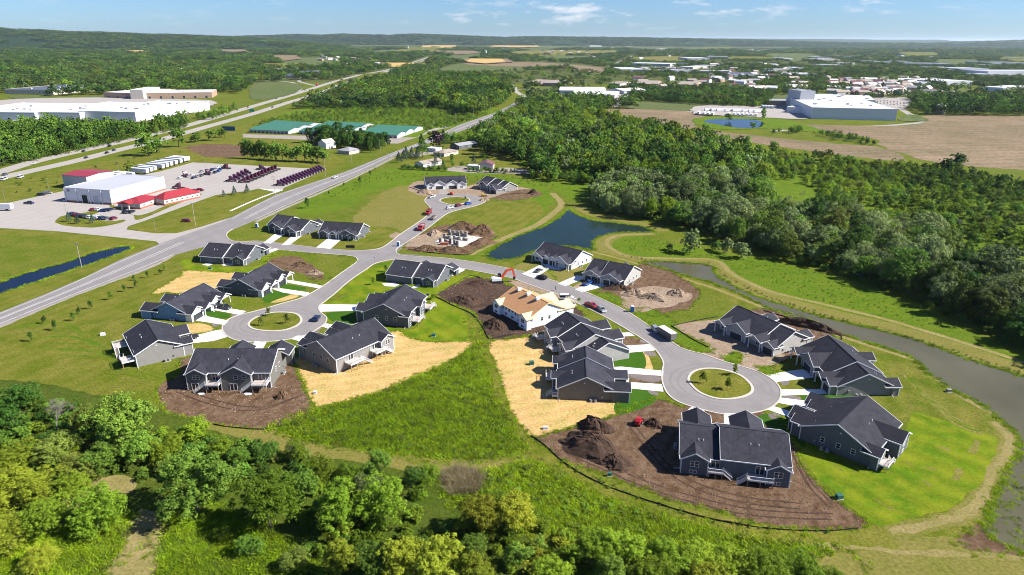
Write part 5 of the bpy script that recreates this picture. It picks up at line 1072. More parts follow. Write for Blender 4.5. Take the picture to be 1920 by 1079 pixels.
def open_trailer(label, px, h, L=6, load='dirt', white=False):
    q = P(*px); t = thing('open_trailer', label, 'trailer', (q[0], q[1], .05), R(h))
    b = MB(); b.box(-L / 2, L / 2, -1.2, 1.2, .6, .75); b.box(-L / 2, L / 2, -1.2, -1.1, .75, 1.5); b.box(-L / 2, L / 2, 1.1, 1.2, .75, 1.5); b.box(-L / 2, -L / 2 + .1, -1.1, 1.1, .75, 1.5); b.box(L / 2 - .1, L / 2, -1.1, 1.1, .75, 1.5); b.build('bed', M['white'] if white else M['steel'], t)
    l = MB(); rs = np.random.RandomState(4)
    if load == 'debris':
        for i in range(60):
            a = Vector((rs.uniform(-L / 2, L / 2), rs.uniform(-1.1, 1.1), rs.uniform(1.0, 2.6))); l.beam(a, a + Vector((rs.randn() * .8, rs.randn() * .8, rs.randn() * .3)), .2, .08, 0 if i % 3 else 1)
        l.build('debris', [M['osbpale'], M['white']], t)
    else: l.add([(-L / 2 + .1, -1.1, 1.35), (L / 2 - .1, -1.1, 1.35), (L / 2 - .1, 1.1, 1.35), (-L / 2 + .1, 1.1, 1.35), (-.8, 0, 1.75), (1, .2, 1.7)], [(0, 1, 5, 4), (1, 2, 5), (2, 3, 4, 5), (3, 0, 4)]); l.build('load', M['dirt'], t)
    for x in (-.5, .5):
        for y in (-1.2, 1.2): wheel(t, x, y, .38, .25)
open_trailer('flat trailer with a brown soil load at the right kerb', (812, 411.5), hd((820, 405), (805, 418)))
open_trailer('trailer heaped with lumber debris beside the unfinished house', (1069, 572), hd((1060, 560), (1078, 580)), 7, 'debris', True)
# a white canopy truck top behind the debris
car('van', 'white', 'white van behind the debris trailer by the unfinished house', (1062, 562), hd((1050, 562), (1076, 562)))

def excavator():
    q = P(933, 530); t = thing('excavator', 'excavator with raised orange arm beside the dug soil', 'excavator', (q[0], q[1], 0), R(12)); t.scale = (1.12,) * 3
    for s in (-1, 1):
        tr = MB(); tr.prism([(-2, .15), (-1.7, 0), (1.7, 0), (2, .15), (2, .7), (1.7, .9), (-1.7, .9), (-2, .7)], s * 1.25 - .3, s * 1.25 + .3); tr.build('track', M['black'], t)
    b = MB(); b.prism([(-2.3, 1.0), (1.3, 1.0), (1.3, 2.0), (-1.6, 2.1), (-2.3, 1.8)], -1.35, 1.35); b.build('body', M['white'], t)
    c = MB(); c.prism([(.2, 2.0), (1.5, 2.0), (1.3, 3.2), (.3, 3.2)], .35, 1.3); c.build('cab', M['carglass'], t)
    for nm, a, e, w in (('boom', (1.2, -.2, 1.6), (3.4, -.2, 4.6), .6), ('boom', (3.35, -.2, 4.55), (5.6, -.2, 5.0), .55), ('arm', (5.5, -.2, 5.2), (6.3, -.2, 2.0), .5)):
        m_ = MB(); m_.beam(a, e, w, w * 1.3); m_.build(nm, PAINT['orange'], t)
    k = MB(); k.prism([(6.0, 1.9), (6.7, 2.1), (6.5, 1.0), (5.7, .9)], -.65, .25); k.build('bucket', M['black'], t)
excavator()
def loader(label, px, h, paint):
    q = P(*px); t = thing('skid_loader', label, 'loader', (q[0], q[1], 0), R(h))
    b = MB(); b.prism([(-1.4, .5), (1.1, .5), (1.1, 1.0), (.6, 1.1), (.5, 2.0), (-.6, 2.05), (-1.4, 1.5)], -.6, .6); b.build('body', PAINT[paint], t)
    for s in (-1, 1):
        a = MB(); a.beam((-1.2, s * .75, 1.5), (1.6, s * .75, .7), .16); a.build('arm', PAINT[paint], t)
    k = MB(); k.prism([(1.6, .2), (2.3, .2), (2.2, .8), (1.6, .9)], -.9, .9); k.build('bucket', M['black'], t)
    for x in (-.7, .6):
        for y in (-.75, .75): wheel(t, x, y, .42, .3)
loader('small red loader on the soil beside a flat board', (1197, 796), 60, 'red')
loader('yellow loader in front of the grey stepped duplex', (906, 369), 20, 'yellow')
loader('orange loader at the dirt entry of the white far duplex', (846, 366), 160, 'orange')
def portable(label, px, h=0):
    q = P(*px); t = thing('portable_toilet', label, 'portable toilet', (q[0], q[1], 0), R(h))
    b = MB(); b.box(-.6, .6, -.6, .6, 0, 2.15); b.build('cabin', M['blue'], t); r = MB(); r.prism([(-.65, 2.15), (.65, 2.15), (.4, 2.4), (-.4, 2.4)], -.65, .65); r.build('roof', M['white'], t)
    d = MB(); d.box(-.4, .4, -.63, -.602, .1, 2.0); d.build('door', M['blue'], t); v = MB(); v.box(.602, .62, -.5, .5, .3, 2.0); v.build('side_panel', M['bluewhite'], t)
portable('blue portable toilet at the street junction by the foundation', (747, 462)); portable('blue portable toilet beside the pale fill mounds', (1185, 585)); portable('blue portable toilet at the left of the paired porch duplex', (482, 427))

def mound(name, label, cat, px, sx, sy, h, mat, rot=0, seed=0, kind=None):
    q = P(*px); rs = np.random.RandomState(seed); n, k = 30, 9; mb = MB(); vs = []
    ph = rs.rand(5) * 6
    for j in range(k):
        t = j / (k - 1)
        for i in range(n):
            a = 2 * math.pi * i / n; w = 1 + .18 * math.sin(2 * a + ph[0]) + .12 * math.sin(3 * a + ph[1]) + .06 * math.sin(7 * a + ph[2])
            vs.append((sx * (1 - t) * w * math.cos(a) + rs.randn() * .12, sy * (1 - t) * w * math.sin(a) + rs.randn() * .12, (1.45 * h * (math.sin(t * math.pi / 2) ** 1.3) * (1 + .25 * math.sin(3 * a + ph[3]) * (1 - t)) + rs.randn() * .16) if j else -.05))
    mb.add(vs, [(j * n + i, j * n + (i + 1) % n, (j + 1) * n + (i + 1) % n, (j + 1) * n + i) for j in range(k - 1) for i in range(n)])
    o = mb.build(name, M[mat]); o.location = (q[0], q[1], 0); o.rotation_euler = (0, 0, R(rot)); return tag(o, label, cat)
for a in ((1112, 842, 5.6, 10, 2.6, 'darkdirt', 62, 'long dark soil heap left of the nearest duplex'), (1150, 868, 4, 3.5, 1.4, 'darkdirt', 0, 'low soil heap at the lower end of the long dark heap'), (1225, 797, 2.4, 2.2, 1.2, 'darkdirt', 0, 'small cone of soil behind the red loader'), (1115, 803, 3, 5.5, 2.2, 'darkdirt', 50, 'soil ridge at the upper left of the dark soil lot'),
          (530, 745, 2.3, 2.0, 1.3, 'dirt', 0, 'small loose soil heap on the bare lot by the grey duplex'), (875, 565, 7, 5, 1.6, 'darkdirt', 10, 'broad dark excavation heap below the orange excavator'), (928, 612, 4, 5, 1.8, 'darkdirt', 30, 'dark heap behind the black fabric near the straw lot'), (900, 533, 7, 2.2, 1.0, 'darkdirt', 10, 'low bank of soil along the dug lot'),
          (868, 433, 9, 4.4, 3.4, 'dirt', 0, 'left of two brown heaps behind the foundation'), (905, 438, 6.5, 4.4, 3.4, 'dirt', 0, 'right of two brown heaps behind the foundation'), (815, 440, 4.5, 4, 1.8, 'sand', 0, 'pale heap left of the foundation blocks'), (800, 470, 7, 3.2, 1.8, 'dirt', -8, 'pale heap at the lower left of the foundation'), (850, 472, 9, 3.2, 2.0, 'dirt', -8, 'long heap along the lower side of the foundation'), (905, 458, 3, 8, 2.0, 'dirt', -60, 'long heap along the right side of the foundation'),
          (1190, 552, 5, 4, 1.6, 'sand', 20, 'pale mound left of the two beside the grey porch duplex'), (1225, 560, 7, 3, 1.5, 'sand', -15, 'long pale mound in the middle of the fill area'), (1270, 552, 5, 3.5, 1.5, 'sand', 10, 'pale mound on the right of the fill area'), (1160, 542, 6, 2.6, 1.4, 'darkdirt', -10, 'dark soil heap in front of the grey porch duplex'),
          (797, 362, 5, 3.6, 1.8, 'sand', 0, 'pale heap left of the white far duplex'), (907, 376, 3.4, 2.6, 1.0, 'sand', 0, 'small pale heap on the far turning circle'), (1000, 362, 3, 2.6, 1.8, 'darkdirt', 0, 'dark heap right of the stepped far duplex'), (1510, 612, 12, 2.6, 1.8, 'darkdirt', -38, 'long soil bank behind the duplex on the gravel drives'),
          (565, 498, 6, 3, .9, 'dirt', -20, 'rough pile of soil and stones on the vacant lot'), (590, 512, 5, 2.4, .8, 'sand', -30, 'stony end of the rough pile on the vacant lot')):
    mound('soil_heap', a[7], 'soil heap', (a[0], a[1]), a[2], a[3], a[4], a[5], a[6], int(a[0]))

# foundation walls and block pallets
q0 = P(846, 452); fan = ang(P(800, 455), P(862, 466))
rs = np.random.RandomState(5)
places = ['at the far left', 'in the far left part', 'in the far middle', 'in the far right part', 'at the far right', 'at the left', 'left of the middle', 'in the middle', 'right of the middle', 'at the right', 'at the near left', 'in the near left part', 'in the near middle', 'in the near right part', 'at the near right']
pts = [(843, 440), (851, 441), (859, 442), (866, 443), (874, 444), (834, 447), (843, 449), (852, 449), (861, 450), (870, 451), (826, 455), (836, 456), (845, 457), (853, 459), (858, 462)]
for i, p in enumerate(pts):
    q = P(*p); t = thing('block_stack', 'stack of grey concrete blocks %s of the foundation slab' % places[i], 'block stack', (q[0], q[1], .06), rs.rand() * .2 + fan, 'concrete block stacks on the foundation')
    hgt = rs.randint(4, 8)
    def blk():
        mb = MB(); mb.box(-.62, .62, -.3, .3, 0, .38); return mb.mesh('block', M['cmu'])
    for k in range(hgt):
        for s in (-1, 1):
            obj('block', cached('blk', blk), t, (rs.randn() * .02, s * .31, k * .39))
    for s in (-1, 1):
        if i % 2: obj('block', cached('blk', blk), t, (1.5, s * .31, 0)); obj('block', cached('blk', blk), t, (1.5, s * .31, .39)); obj('block', cached('blk', blk), t, (1.5, s * .31, .78))
q = P(833, 459); o = MB(); o.box(-2, 2, -1, 1, 0, 1.1); o = o.build('brick_pallet', M['brick']); o.location = (q[0], q[1], .06); tag(o, 'reddish pallet stack at the near left corner of the foundation', 'pallet')

# silt fences
def silt(label, px, closed=False):
    q = catmull([P(*p) for p in px], 2.0, closed); t = thing('silt_fence', label, 'fence', (q[0][0], q[0][1], 0))
    f = MB(); n = len(q); rs = np.random.RandomState(n); vs = []
    for i, p in enumerate(q):
        x, y = p[0] - q[0][0], p[1] - q[0][1]; h = .36 + rs.randn() * .06
        vs += [(x, y, 0), (x, y, h), (x + .04, y + .04, h), (x + .04, y + .04, 0)]
    f.add(vs, [(4 * i + k, 4 * i + 4 + k, 4 * i + 4 + (k + 1) % 4, 4 * i + (k + 1) % 4) for i in range(n - 1) for k in (0, 1, 2)])
    f.build('fabric', M['black'], t)
    def pm():
        mb = MB(); mb.box(-.03, .03, -.03, .03, 0, .95); return mb.mesh('post', M['wood'])
    for i in range(0, n, 2): obj('post', cached('sfp', pm), t, (q[i][0] - q[0][0] + .06, q[i][1] - q[0][1], 0))
silt('black silt fence curving along the edge of the dark soil lot', [(995, 818), (1020, 835), (1060, 870), (1120, 905), (1200, 935), (1280, 960), (1350, 978), (1440, 992), (1540, 997), (1610, 992)])
silt('black silt fence round the dug lot beside the green strip', [(815, 556), (840, 541), (880, 518), (900, 522)])
silt('black silt fence from the dug lot down to the straw', [(815, 556), (850, 574), (885, 590), (905, 615), (918, 637), (935, 633), (962, 628)])
silt('black silt fence below the bare lot of the grey duplex', [(400, 797), (440, 803), (500, 806), (540, 795)])
silt('black silt fence along the gravel drive duplex on the street side', [(1258, 612), (1275, 622), (1300, 638), (1328, 652)])
silt('black silt fence above the gravel drive duplex', [(1262, 612), (1300, 603), (1345, 595)])
silt('black silt fence between the channel and the gravel drive duplex', [(1432, 583), (1480, 597), (1530, 610), (1578, 632), (1572, 640)])
silt('black silt fence along the lower side of the foundation lot', [(765, 468), (800, 474), (850, 478), (880, 478), (905, 462), (935, 442)])
silt('black silt fence behind the foundation lot', [(828, 432), (860, 437), (905, 441)])
silt('black silt fence left of the white far duplex', [(768, 352), (780, 356), (800, 364), (806, 366)])
silt('black silt fence right of the far turning circle', [(915, 374), (950, 365), (985, 363), (1000, 366)])
silt('black silt fence between gravel drive and grey channel duplex', [(1445, 689), (1470, 678), (1505, 662)])

# poles
def pole(label, px, top, arms=1, mat='pole', group=None, name='utility_pole', r=.16):
    q = P(*px); lo, hi = 0, 60
    for _ in range(40):
        m_ = (lo + hi) / 2; yy = project(np.array([q[0]]), np.array([q[1]]), m_)[1][0]
        if yy > top: lo = m_
        else: hi = m_
    h = lo; t = thing(name, label, 'pole', (q[0], q[1], 0), rnd.uniform(-.5, .5), group)
    s = MB(); s.cyl((0, 0, 0), (0, 0, h), r, r * .65, 7); s.build('shaft', M[mat], t)
    if name == 'light_pole':
        l = MB(); l.box(-.45, .45, -.2, .2, h, h + .15); l.build('lamp_head', M['steel'], t)
    else:
        for k in range(arms):
            a = MB(); a.box(-1.2, 1.2, -.06, .06, h - .6 - k * .9, h - .46 - k * .9); a.build('crossarm', M[mat], t)
            i_ = MB()
            for x in (-1.1, 0, 1.1): i_.cyl((x, 0, h - .46 - k * .9), (x, 0, h - .2 - k * .9), .06, n=6)
            i_.build('insulators', M['steel'], t)
for p, tp, l, a in (((153.5, 503), 454, 'wooden utility pole at the near side of the dark ditch pond', 1), ((366.5, 423), 380, 'pale utility pole on the lawn by the depot drive', 1), ((516, 366), 330, 'utility pole with three crossarms below the long tractor row', 3), ((610, 330), 297, 'utility pole at the far end of the long tractor row', 1), ((660, 309), 285, 'utility pole by the small dark roofed house', 1),
                    ((713, 287), 263, 'utility pole left of the main road by the shed trees', 1), ((855, 235), 212, 'utility pole at the side road junction', 1), ((814, 247), 227, 'utility pole at the entrance of the green roofed sheds', 1), ((827, 287), 285, 'unused', 1), ((826, 316), 287, 'pole standing behind the pale bungalow garden', 1), ((729, 308), 288, 'utility pole where the farm drive meets the main road', 1), ((888, 222), 203, 'utility pole beside the poplars along the main road', 1), ((920, 214), 196, 'utility pole nearest the main road bend', 1)):
    if l != 'unused': pole(l, p, tp, a)
for p, tp, l in (((126, 407), 377, 'light pole at the left end of the parking island'), ((292, 434), 402, 'dark light pole at the corner of the depot lawn'), ((374, 357), 338, 'light pole beside the two red cars'), ((386, 319), 303, 'light pole among the cars in the yard'), ((475, 317), 308, 'light pole behind the double tractor row'), ((551, 327), 319, 'light pole between the two tractor rows'), ((93, 360), 336, 'light pole on the grass left of the shop'), ((11, 382), 355, 'light pole at the left yard corner'), ((223, 322), 305, 'light pole behind the white trailers'), ((703, 494), 483, 'small lamp post at the inner street junction')):
    pole(l, p, tp, 0, 'steel', 'light poles', 'light_pole', .09)
# tall mast on the horizon
pole('tall pale mast beside the highway near the horizon', (795, 101), 76, 0, 'white', None, 'mast', 1.2)
def sign(name, label, px, w, h, z, mat, legs, heading, cat='sign'):
    q = P(*px); t = thing(name, label, cat, (q[0], q[1], 0), R(heading)); b = MB(); b.box(-w / 2, w / 2, -.15, .15, z, z + h); b.build('panel', mat, t)
    for i in range(legs):
        l = MB(); x = -w / 2 * .85 + w * .85 * i / max(1, legs - 1); l.cyl((0, 0, 0), (0, 0, z + h * .5), .12, n=6); l.build('leg', M['pole'], t).location = (x, .3, 0)
    return t
M['signgreen'] = plain('sign_green', (.01, .22, .13), .5); M['billboard'] = plain('billboard_blue', (.03, .09, .17), .5, vary=.3, scale=.8)
sign('billboard', 'wide dark blue billboard on posts beside the highway', (430, 252), 14, 4.5, 3.5, M['billboard'], 4, -5, 'billboard')
sign('highway_sign', 'green gantry sign over the highway shoulder', (473, 216), 6, 3.6, 4, M['signgreen'], 2, 0)
sign('highway_sign', 'green sign at the far end of the highway', (808, 110), 14, 5, 5, M['signgreen'], 2, 0)
sign('notice_board', 'black board sign on the lawn by the inner street', (657, 466), 4.2, 1.3, .25, M['black'], 2, 0)

# person walking
def person():
    q = P(1041.8, 545); sk = [(0, 0, .95), (0, 0, 1.2), (0, 0, 1.45), (0, 0, 1.58), (0, .02, 1.7), (.1, .02, .9), (.12, .22, .5), (.12, .1, .08), (-.1, .0, .9), (-.12, -.06, .48), (-.12, -.3, .1), (.22, 0, 1.42), (.27, -.08, 1.15), (.25, .06, .92), (-.22, 0, 1.42), (-.27, .06, 1.15), (-.25, .2, .95), (.12, .24, .04), (-.12, -.18, .04)]
    ed = [(0, 1), (1, 2), (2, 3), (3, 4), (0, 5), (5, 6), (6, 7), (0, 8), (8, 9), (9, 10), (2, 11), (11, 12), (12, 13), (2, 14), (14, 15), (15, 16), (7, 17), (10, 18)]
    rr = [.15, .14, .16, .06, .11, .1, .07, .05, .1, .07, .05, .07, .05, .04, .07, .05, .04, .045, .045]
    me = bpy.data.meshes.new('person'); me.from_pydata(sk, ed, [])
    m = plain('walker_clothes', (.10, .03, .07), .8); me.materials.append(m)
    o = obj('person', me, None, (q[0], q[1], .05), R(-60)); s = o.modifiers.new('s', 'SKIN'); s.use_smooth_shade = True
    for i, v in enumerate(me.skin_vertices[0].data): v.radius = (rr[i], rr[i]); v.use_root = i == 0
    u = o.modifiers.new('u', 'SUBSURF'); u.levels = u.render_levels = 1
    tag(o, 'person in dark clothes walking down the street between the houses', 'person')
    h = MB(); h.cyl((0, 0, .0), (0, 0, .1), .115, .08, 8); hh = h.build('hair', M['black'], o); hh.location = (0, .02, 1.72)
person()
# small items on lots
def unit(name, label, cat, px, w, d, h, mat, rot=0):
    q = P(*px); t = thing(name, label, cat, (q[0], q[1], 0), R(rot)); b = MB(); b.box(-w / 2, w / 2, -d / 2, d / 2, .08, h); b.build('cabinet', M[mat], t); p = MB(); p.box(-w / 2 - .12, w / 2 + .12, -d / 2 - .12, d / 2 + .12, 0, .1); p.build('pad', M['kerb'], t); l = MB(); l.box(-w / 2 - .03, w / 2 + .03, -d / 2 - .03, d / 2 + .03, h, h + .05); l.build('lid', M[mat], t)
unit('utility_box', 'green utility box on the straw left of the dark grey duplex', 'utility box', (997, 684), 1.3, 1.2, 1.1, 'navybin', 10)
unit('utility_box', 'small pale box at the lower tip of the right straw lot', 'utility box', (1023, 805), 1.2, .7, .7, 'bluewhite', 0)
unit('utility_box', 'green utility box at the right edge of the dark soil lot', 'utility box', (1573, 935), 1.3, 1.1, 1.0, 'navybin', 10)
unit('utility_box', 'green utility box on the bright lawn below the slate duplex', 'utility box', (813, 631), 1.3, 1.0, .9, 'navybin', 0)
unit('utility_box', 'pale utility box on the wide straw lot corner', 'utility box', (591, 738), .7, .6, .7, 'bluewhite', 0)
unit('utility_box', 'green utility box between two slate duplexes', 'utility box', (802, 555), 1.0, .9, .9, 'navybin', 0)
unit('utility_box', 'green utility box on the lawn behind the stepped junction duplex', 'utility box', (394, 505), 1.2, .9, .8, 'navybin', 0)
unit('utility_box', 'pair of pale boxes on the grass slope left of the estate', 'utility box', (193, 629), 1.4, .9, .8, 'bluewhite', 20)
unit('utility_box', 'pale box on the bank by the right channel', 'utility box', (1779, 735), 1.2, .9, .8, 'cmu', 0)
unit('utility_box', 'small green boxes behind the black silt fence', 'utility box', (1143, 893), .9, .6, .9, 'navybin', 0)
for k, hk, (dx_, dy_) in (('D', 'grey end wall', (.99, .3)),):
    pass
# ================================================================== COMMERCIAL AND FAR BUILDINGS
FOOT = []
def block_building(name, label, cat, a, b, c, h, wall='bluewhite', roof='whiteroof', kind='flat', rise=2.0, wins=0, doors=0, group=None, units=0, base=None, wins2=0, world=None, stripes=0):
    """a, b, c: photo pixels of three ground corners (a-b the near wall, b-c the right wall)"""
    A, B, Cc = (np.array(P(*a)), np.array(P(*b)), np.array(P(*c))) if world is None else world
    u = B - A; W = np.linalg.norm(u); u = u / W; n = np.array([-u[1], u[0]]); D = float((Cc - B) @ n)
    if D < 0: n = -n; D = -D
    if A[1] > 1300: D = min(D, 110.)
    an = math.atan2(u[1], u[0]); t = thing(name, label, cat, (A[0], A[1], 0), an, group)
    s = 1 if (n @ np.array([-math.sin(an), math.cos(an)])) > 0 else -1
    FOOT.append((A, u, W, n, D))
    y0, y1 = (0, D) if s > 0 else (-D, 0)
    w = MB()
    if kind == 'gable':
        w.prism([(y0, 0), (y1, 0), (y1, h), ((y0 + y1) / 2, h + rise - .1), (y0, h)], 0, W, axis='x')
    elif kind == 'gabley':
        w.prism([(0, 0), (W, 0), (W, h), (W / 2, h + rise - .1), (0, h)], y0, y1, axis='y')
    else: w.box(0, W, y0, y1, 0, h)
    w.build('wall', M[wall], t)
    r = MB(); o = .5
    if kind == 'flat':
        r.box(.25, W - .25, y0 + .25, y1 - .25, h + .002, h + .05); q = MB()
        for bx in ((-.05, W + .05, y0 - .05, y0 + .25), (-.05, W + .05, y1 - .25, y1 + .05), (-.05, .25, y0 + .25, y1 - .25), (W - .25, W + .05, y0 + .25, y1 - .25)): q.box(*bx, h - .3, h + .35)
        q.build('parapet', M[wall], t)
    elif kind == 'gable':
        for ys in (y0, y1):
            sg = -1 if ys == y0 else 1
            roof_slope(r, None, 'x', -o, W + o, ys + sg * o, h + .1, (y0 + y1) / 2, h + rise + .1)
    elif kind == 'gabley':
        for xs, sg in ((0, -1), (W, 1)): roof_slope(r, None, 'y', y0 - o, y1 + o, xs + sg * o, h + .1, W / 2, h + rise + .1)
    elif kind == 'hip':
        m = min(W, D) / 2; z = h; x0, x1, ya, yb = -o, W + o, y0 - o, y1 + o
        if W >= D: rg = [(x0 + m + o, (ya + yb) / 2, z + rise), (x1 - m - o, (ya + yb) / 2, z + rise)]
        else: rg = [((x0 + x1) / 2, ya + m + o, z + rise), ((x0 + x1) / 2, yb - m - o, z + rise)]
        vs = [(x0, ya, z), (x1, ya, z), (x1, yb, z), (x0, yb, z)] + rg
        r.add(vs, [(0, 1, 5, 4), (2, 3, 4, 5), (1, 2, 5), (3, 0, 4)] if W >= D else [(0, 1, 4), (1, 2, 5, 4), (2, 3, 5), (3, 0, 4, 5)])
        r.add([(x0, ya, z), (x1, ya, z), (x1, yb, z), (x0, yb, z)], [(3, 2, 1, 0)])
    r.build('roof', M[roof], t)
    if base:
        bb = MB(); bb.box(-.06, W + .06, y0 - .06, y1 + .06, 0, 1.0); bb.build('base_course', M[base], t)
    yf = y0 if s > 0 else y1; sg = -1 if s > 0 else 1; fc = '-y' if s > 0 else '+y'
    wh = min(2.2, h * .35)
    for i in range(wins): window(t, W * (i + .5) / wins, yf, h * .42, min(1.6, W / wins * .5), wh * .7, fc, (2, 1))
    for i in range(wins2): window(t, W, y0 + D * (i + .5) / wins2, h * .42, min(1.4, D / wins2 * .4), wh * .7, '+x', (1, 2))
    for i in range(doors): garage_door(t, W * (i + .5) / doors, yf, 0, min(3.6, W / doors * .5), min(4, h * .6), fc)
    for i in range(units):
        k = MB(); rs = np.random.RandomState(i + int(W)); ww = rs.uniform(1.5, 3.2); k.box(-ww, ww, -1.3, 1.3, 0, rs.uniform(1.2, 2.2)); k.build('rooftop_unit', M['greypanel'] if i % 2 else M['bluewhite'], t).location = (rs.uniform(.1, .9) * W, y0 + D * rs.uniform(.12, .88), h + .06)
    if stripes:
        k = MB(); k.box(-.03, W + .03, y0 - .03, y1 + .03, h * .36, h * .40); k.build('band', M['white'], t)
    return t, W, D

M['dullroof'] = plain('dull_grey_roof', (.42, .43, .47), .6, vary=.12, scale=.05)
# truck shop with red roofs
t, W, D = block_building('truck_shop', 'white truck repair shop with open dark bay door', 'workshop', (125, 378.5), (212, 384.5), (297, 355), 8.6, 'bluewhite', 'dullroof', 'flat', base='brick')
for x, dk in ((.42, 1), (.66, 0)):
    b = MB(); b.box(W * x - 1.9, W * x + 1.9, -.12, -.07, 0, 4.8); b.build('bay_door', M['black'] if dk else M['greypanel'], t)
    b = MB(); b.box(W * x - 2.3, W * x - 1.95, -.2, -.065, 0, 5.2); b.box(W * x + 1.95, W * x + 2.3, -.2, -.065, 0, 5.2); b.box(W * x - 1.95, W * x + 1.95, -.2, -.065, 4.85, 5.2); b.build('door_frame', M['white'], t)
for x in (.005, .25, .54, .79, .985):
    b = MB(); b.box(W * x - .25, W * x + .25, -.4, -.065, 0, 8.2); b.build('pilaster', M['white'], t)
w_ = window(t, W * .09, -.0, 6.4, 1.8, 1.4, '-y', (2, 2))
block_building('tall_shop', 'taller shop building with a sloping red roof behind the white shop', 'workshop', (121, 352), (166, 356), (200, 343), 8.6, 'greypanel', 'redroof', 'gable', 1.0)
block_building('office', 'red hip roofed office wing with a row of windows', 'office', (289, 382.5), (309, 386), (352, 367.5), 3.6, 'beige', 'redroof', 'hip', 3.4, wins=1, wins2=7, base='brick')
t2, W2, D2 = block_building('office', 'lower red roofed office wing with the columned entrance', 'office', (222, 391), (264, 393), (290, 378.5), 3.4, 'beige', 'redroof', 'hip', 2.4, wins=3, wins2=3, base='brick')
for x in (.32, .62):
    b = MB(); b.box(-.35, .35, -.35, .35, 0, 3.5); b.build('column', M['beige'], t2).location = (W2 * x, -2.6, 0)
b = MB(); b.prism([(W2 * .22, 3.5), (W2 * .72, 3.5), (W2 * .47, 5.2)], -3.4, 3); b.build('porch_roof', M['redroof'], t2)
# green roofed storage sheds
for a, b_, c, l in (((468, 249), (541, 252), (556, 245.5), 'green roofed storage shed, nearest of the left three'), ((484, 243), (556, 247), (570, 240.5), 'green roofed storage shed, middle of the left three'), ((502, 237), (575, 242), (588, 236), 'green roofed storage shed, farthest of the left three'),
                    ((561, 252), (641, 256), (656, 250.5), 'green roofed storage shed partly behind the trees, nearest of the middle three'), ((585, 245), (661, 250), (672, 244), 'green roofed storage shed, middle one of the middle three'), ((604, 239), (678, 243), (688, 237), 'green roofed storage shed, farthest of the middle three'),
                    ((664, 257), (745, 260), (757, 254), 'green roofed storage shed, nearest of the right three'), ((686, 252), (761, 254.5), (771, 248.5), 'green roofed storage shed, middle of the right three'), ((700, 246), (777, 249), (786, 243.5), 'green roofed storage shed, farthest of the right three')):
    block_building('storage_shed', l, 'storage shed', a, b_, c, 3.2, 'greypanel', 'greenroof', 'gable', 2.2, doors=10, group='green roofed storage sheds')
# rural houses beside the main road
block_building('bungalow', 'dark hip roofed small house across the main road', 'house', (633, 288), (655, 290.5), (671, 286), 3, 'beige', 'greyroof', 'hip', 2.4, wins=3, doors=0)
block_building('bungalow', 'tan roofed bungalow nearest the blue spruces', 'house', (778, 313), (794, 315.5), (812, 306), 3, 'whitesd', 'tanroof', 'gabley', 1.8, wins=2, wins2=2)
block_building('bungalow', 'tan roofed bungalow beside the parked camper', 'house', (813, 292), (833, 294.5), (850, 288), 3, 'beige', 'tanroof', 'hip', 2.0, wins=3, wins2=2)
block_building('bungalow', 'dark blue house with a pale grey roof behind the bungalows', 'house', (844, 278.5), (861, 281), (876, 272.5), 3.2, 'navy', 'greyroof', 'gabley', 1.8, wins=2, wins2=3)
block_building('barn', 'beige shed with a maroon metal roof', 'shed', (899, 318), (924, 318.5), (933, 313.5), 3.6, 'beige', 'brownroof', 'gabley', 2.2)
block_building('camper', 'white camper van parked at the tan roofed bungalow', 'camper', (800, 284), (817, 286), (821, 283), 3, 'bluewhite', 'whiteroof', 'flat', wins=3)
block_building('camper', 'grey trailer home beside the maroon roofed shed', 'camper', (876, 318.5), (898, 319.5), (900, 316.5), 3, 'greypanel', 'whiteroof', 'flat', wins=3)
block_building('farmhouse', 'pale roofed farmhouse half hidden by the row of trees', 'house', (597, 278), (612, 280), (620, 276), 5, 'whitesd', 'beige', 'gabley', 3)

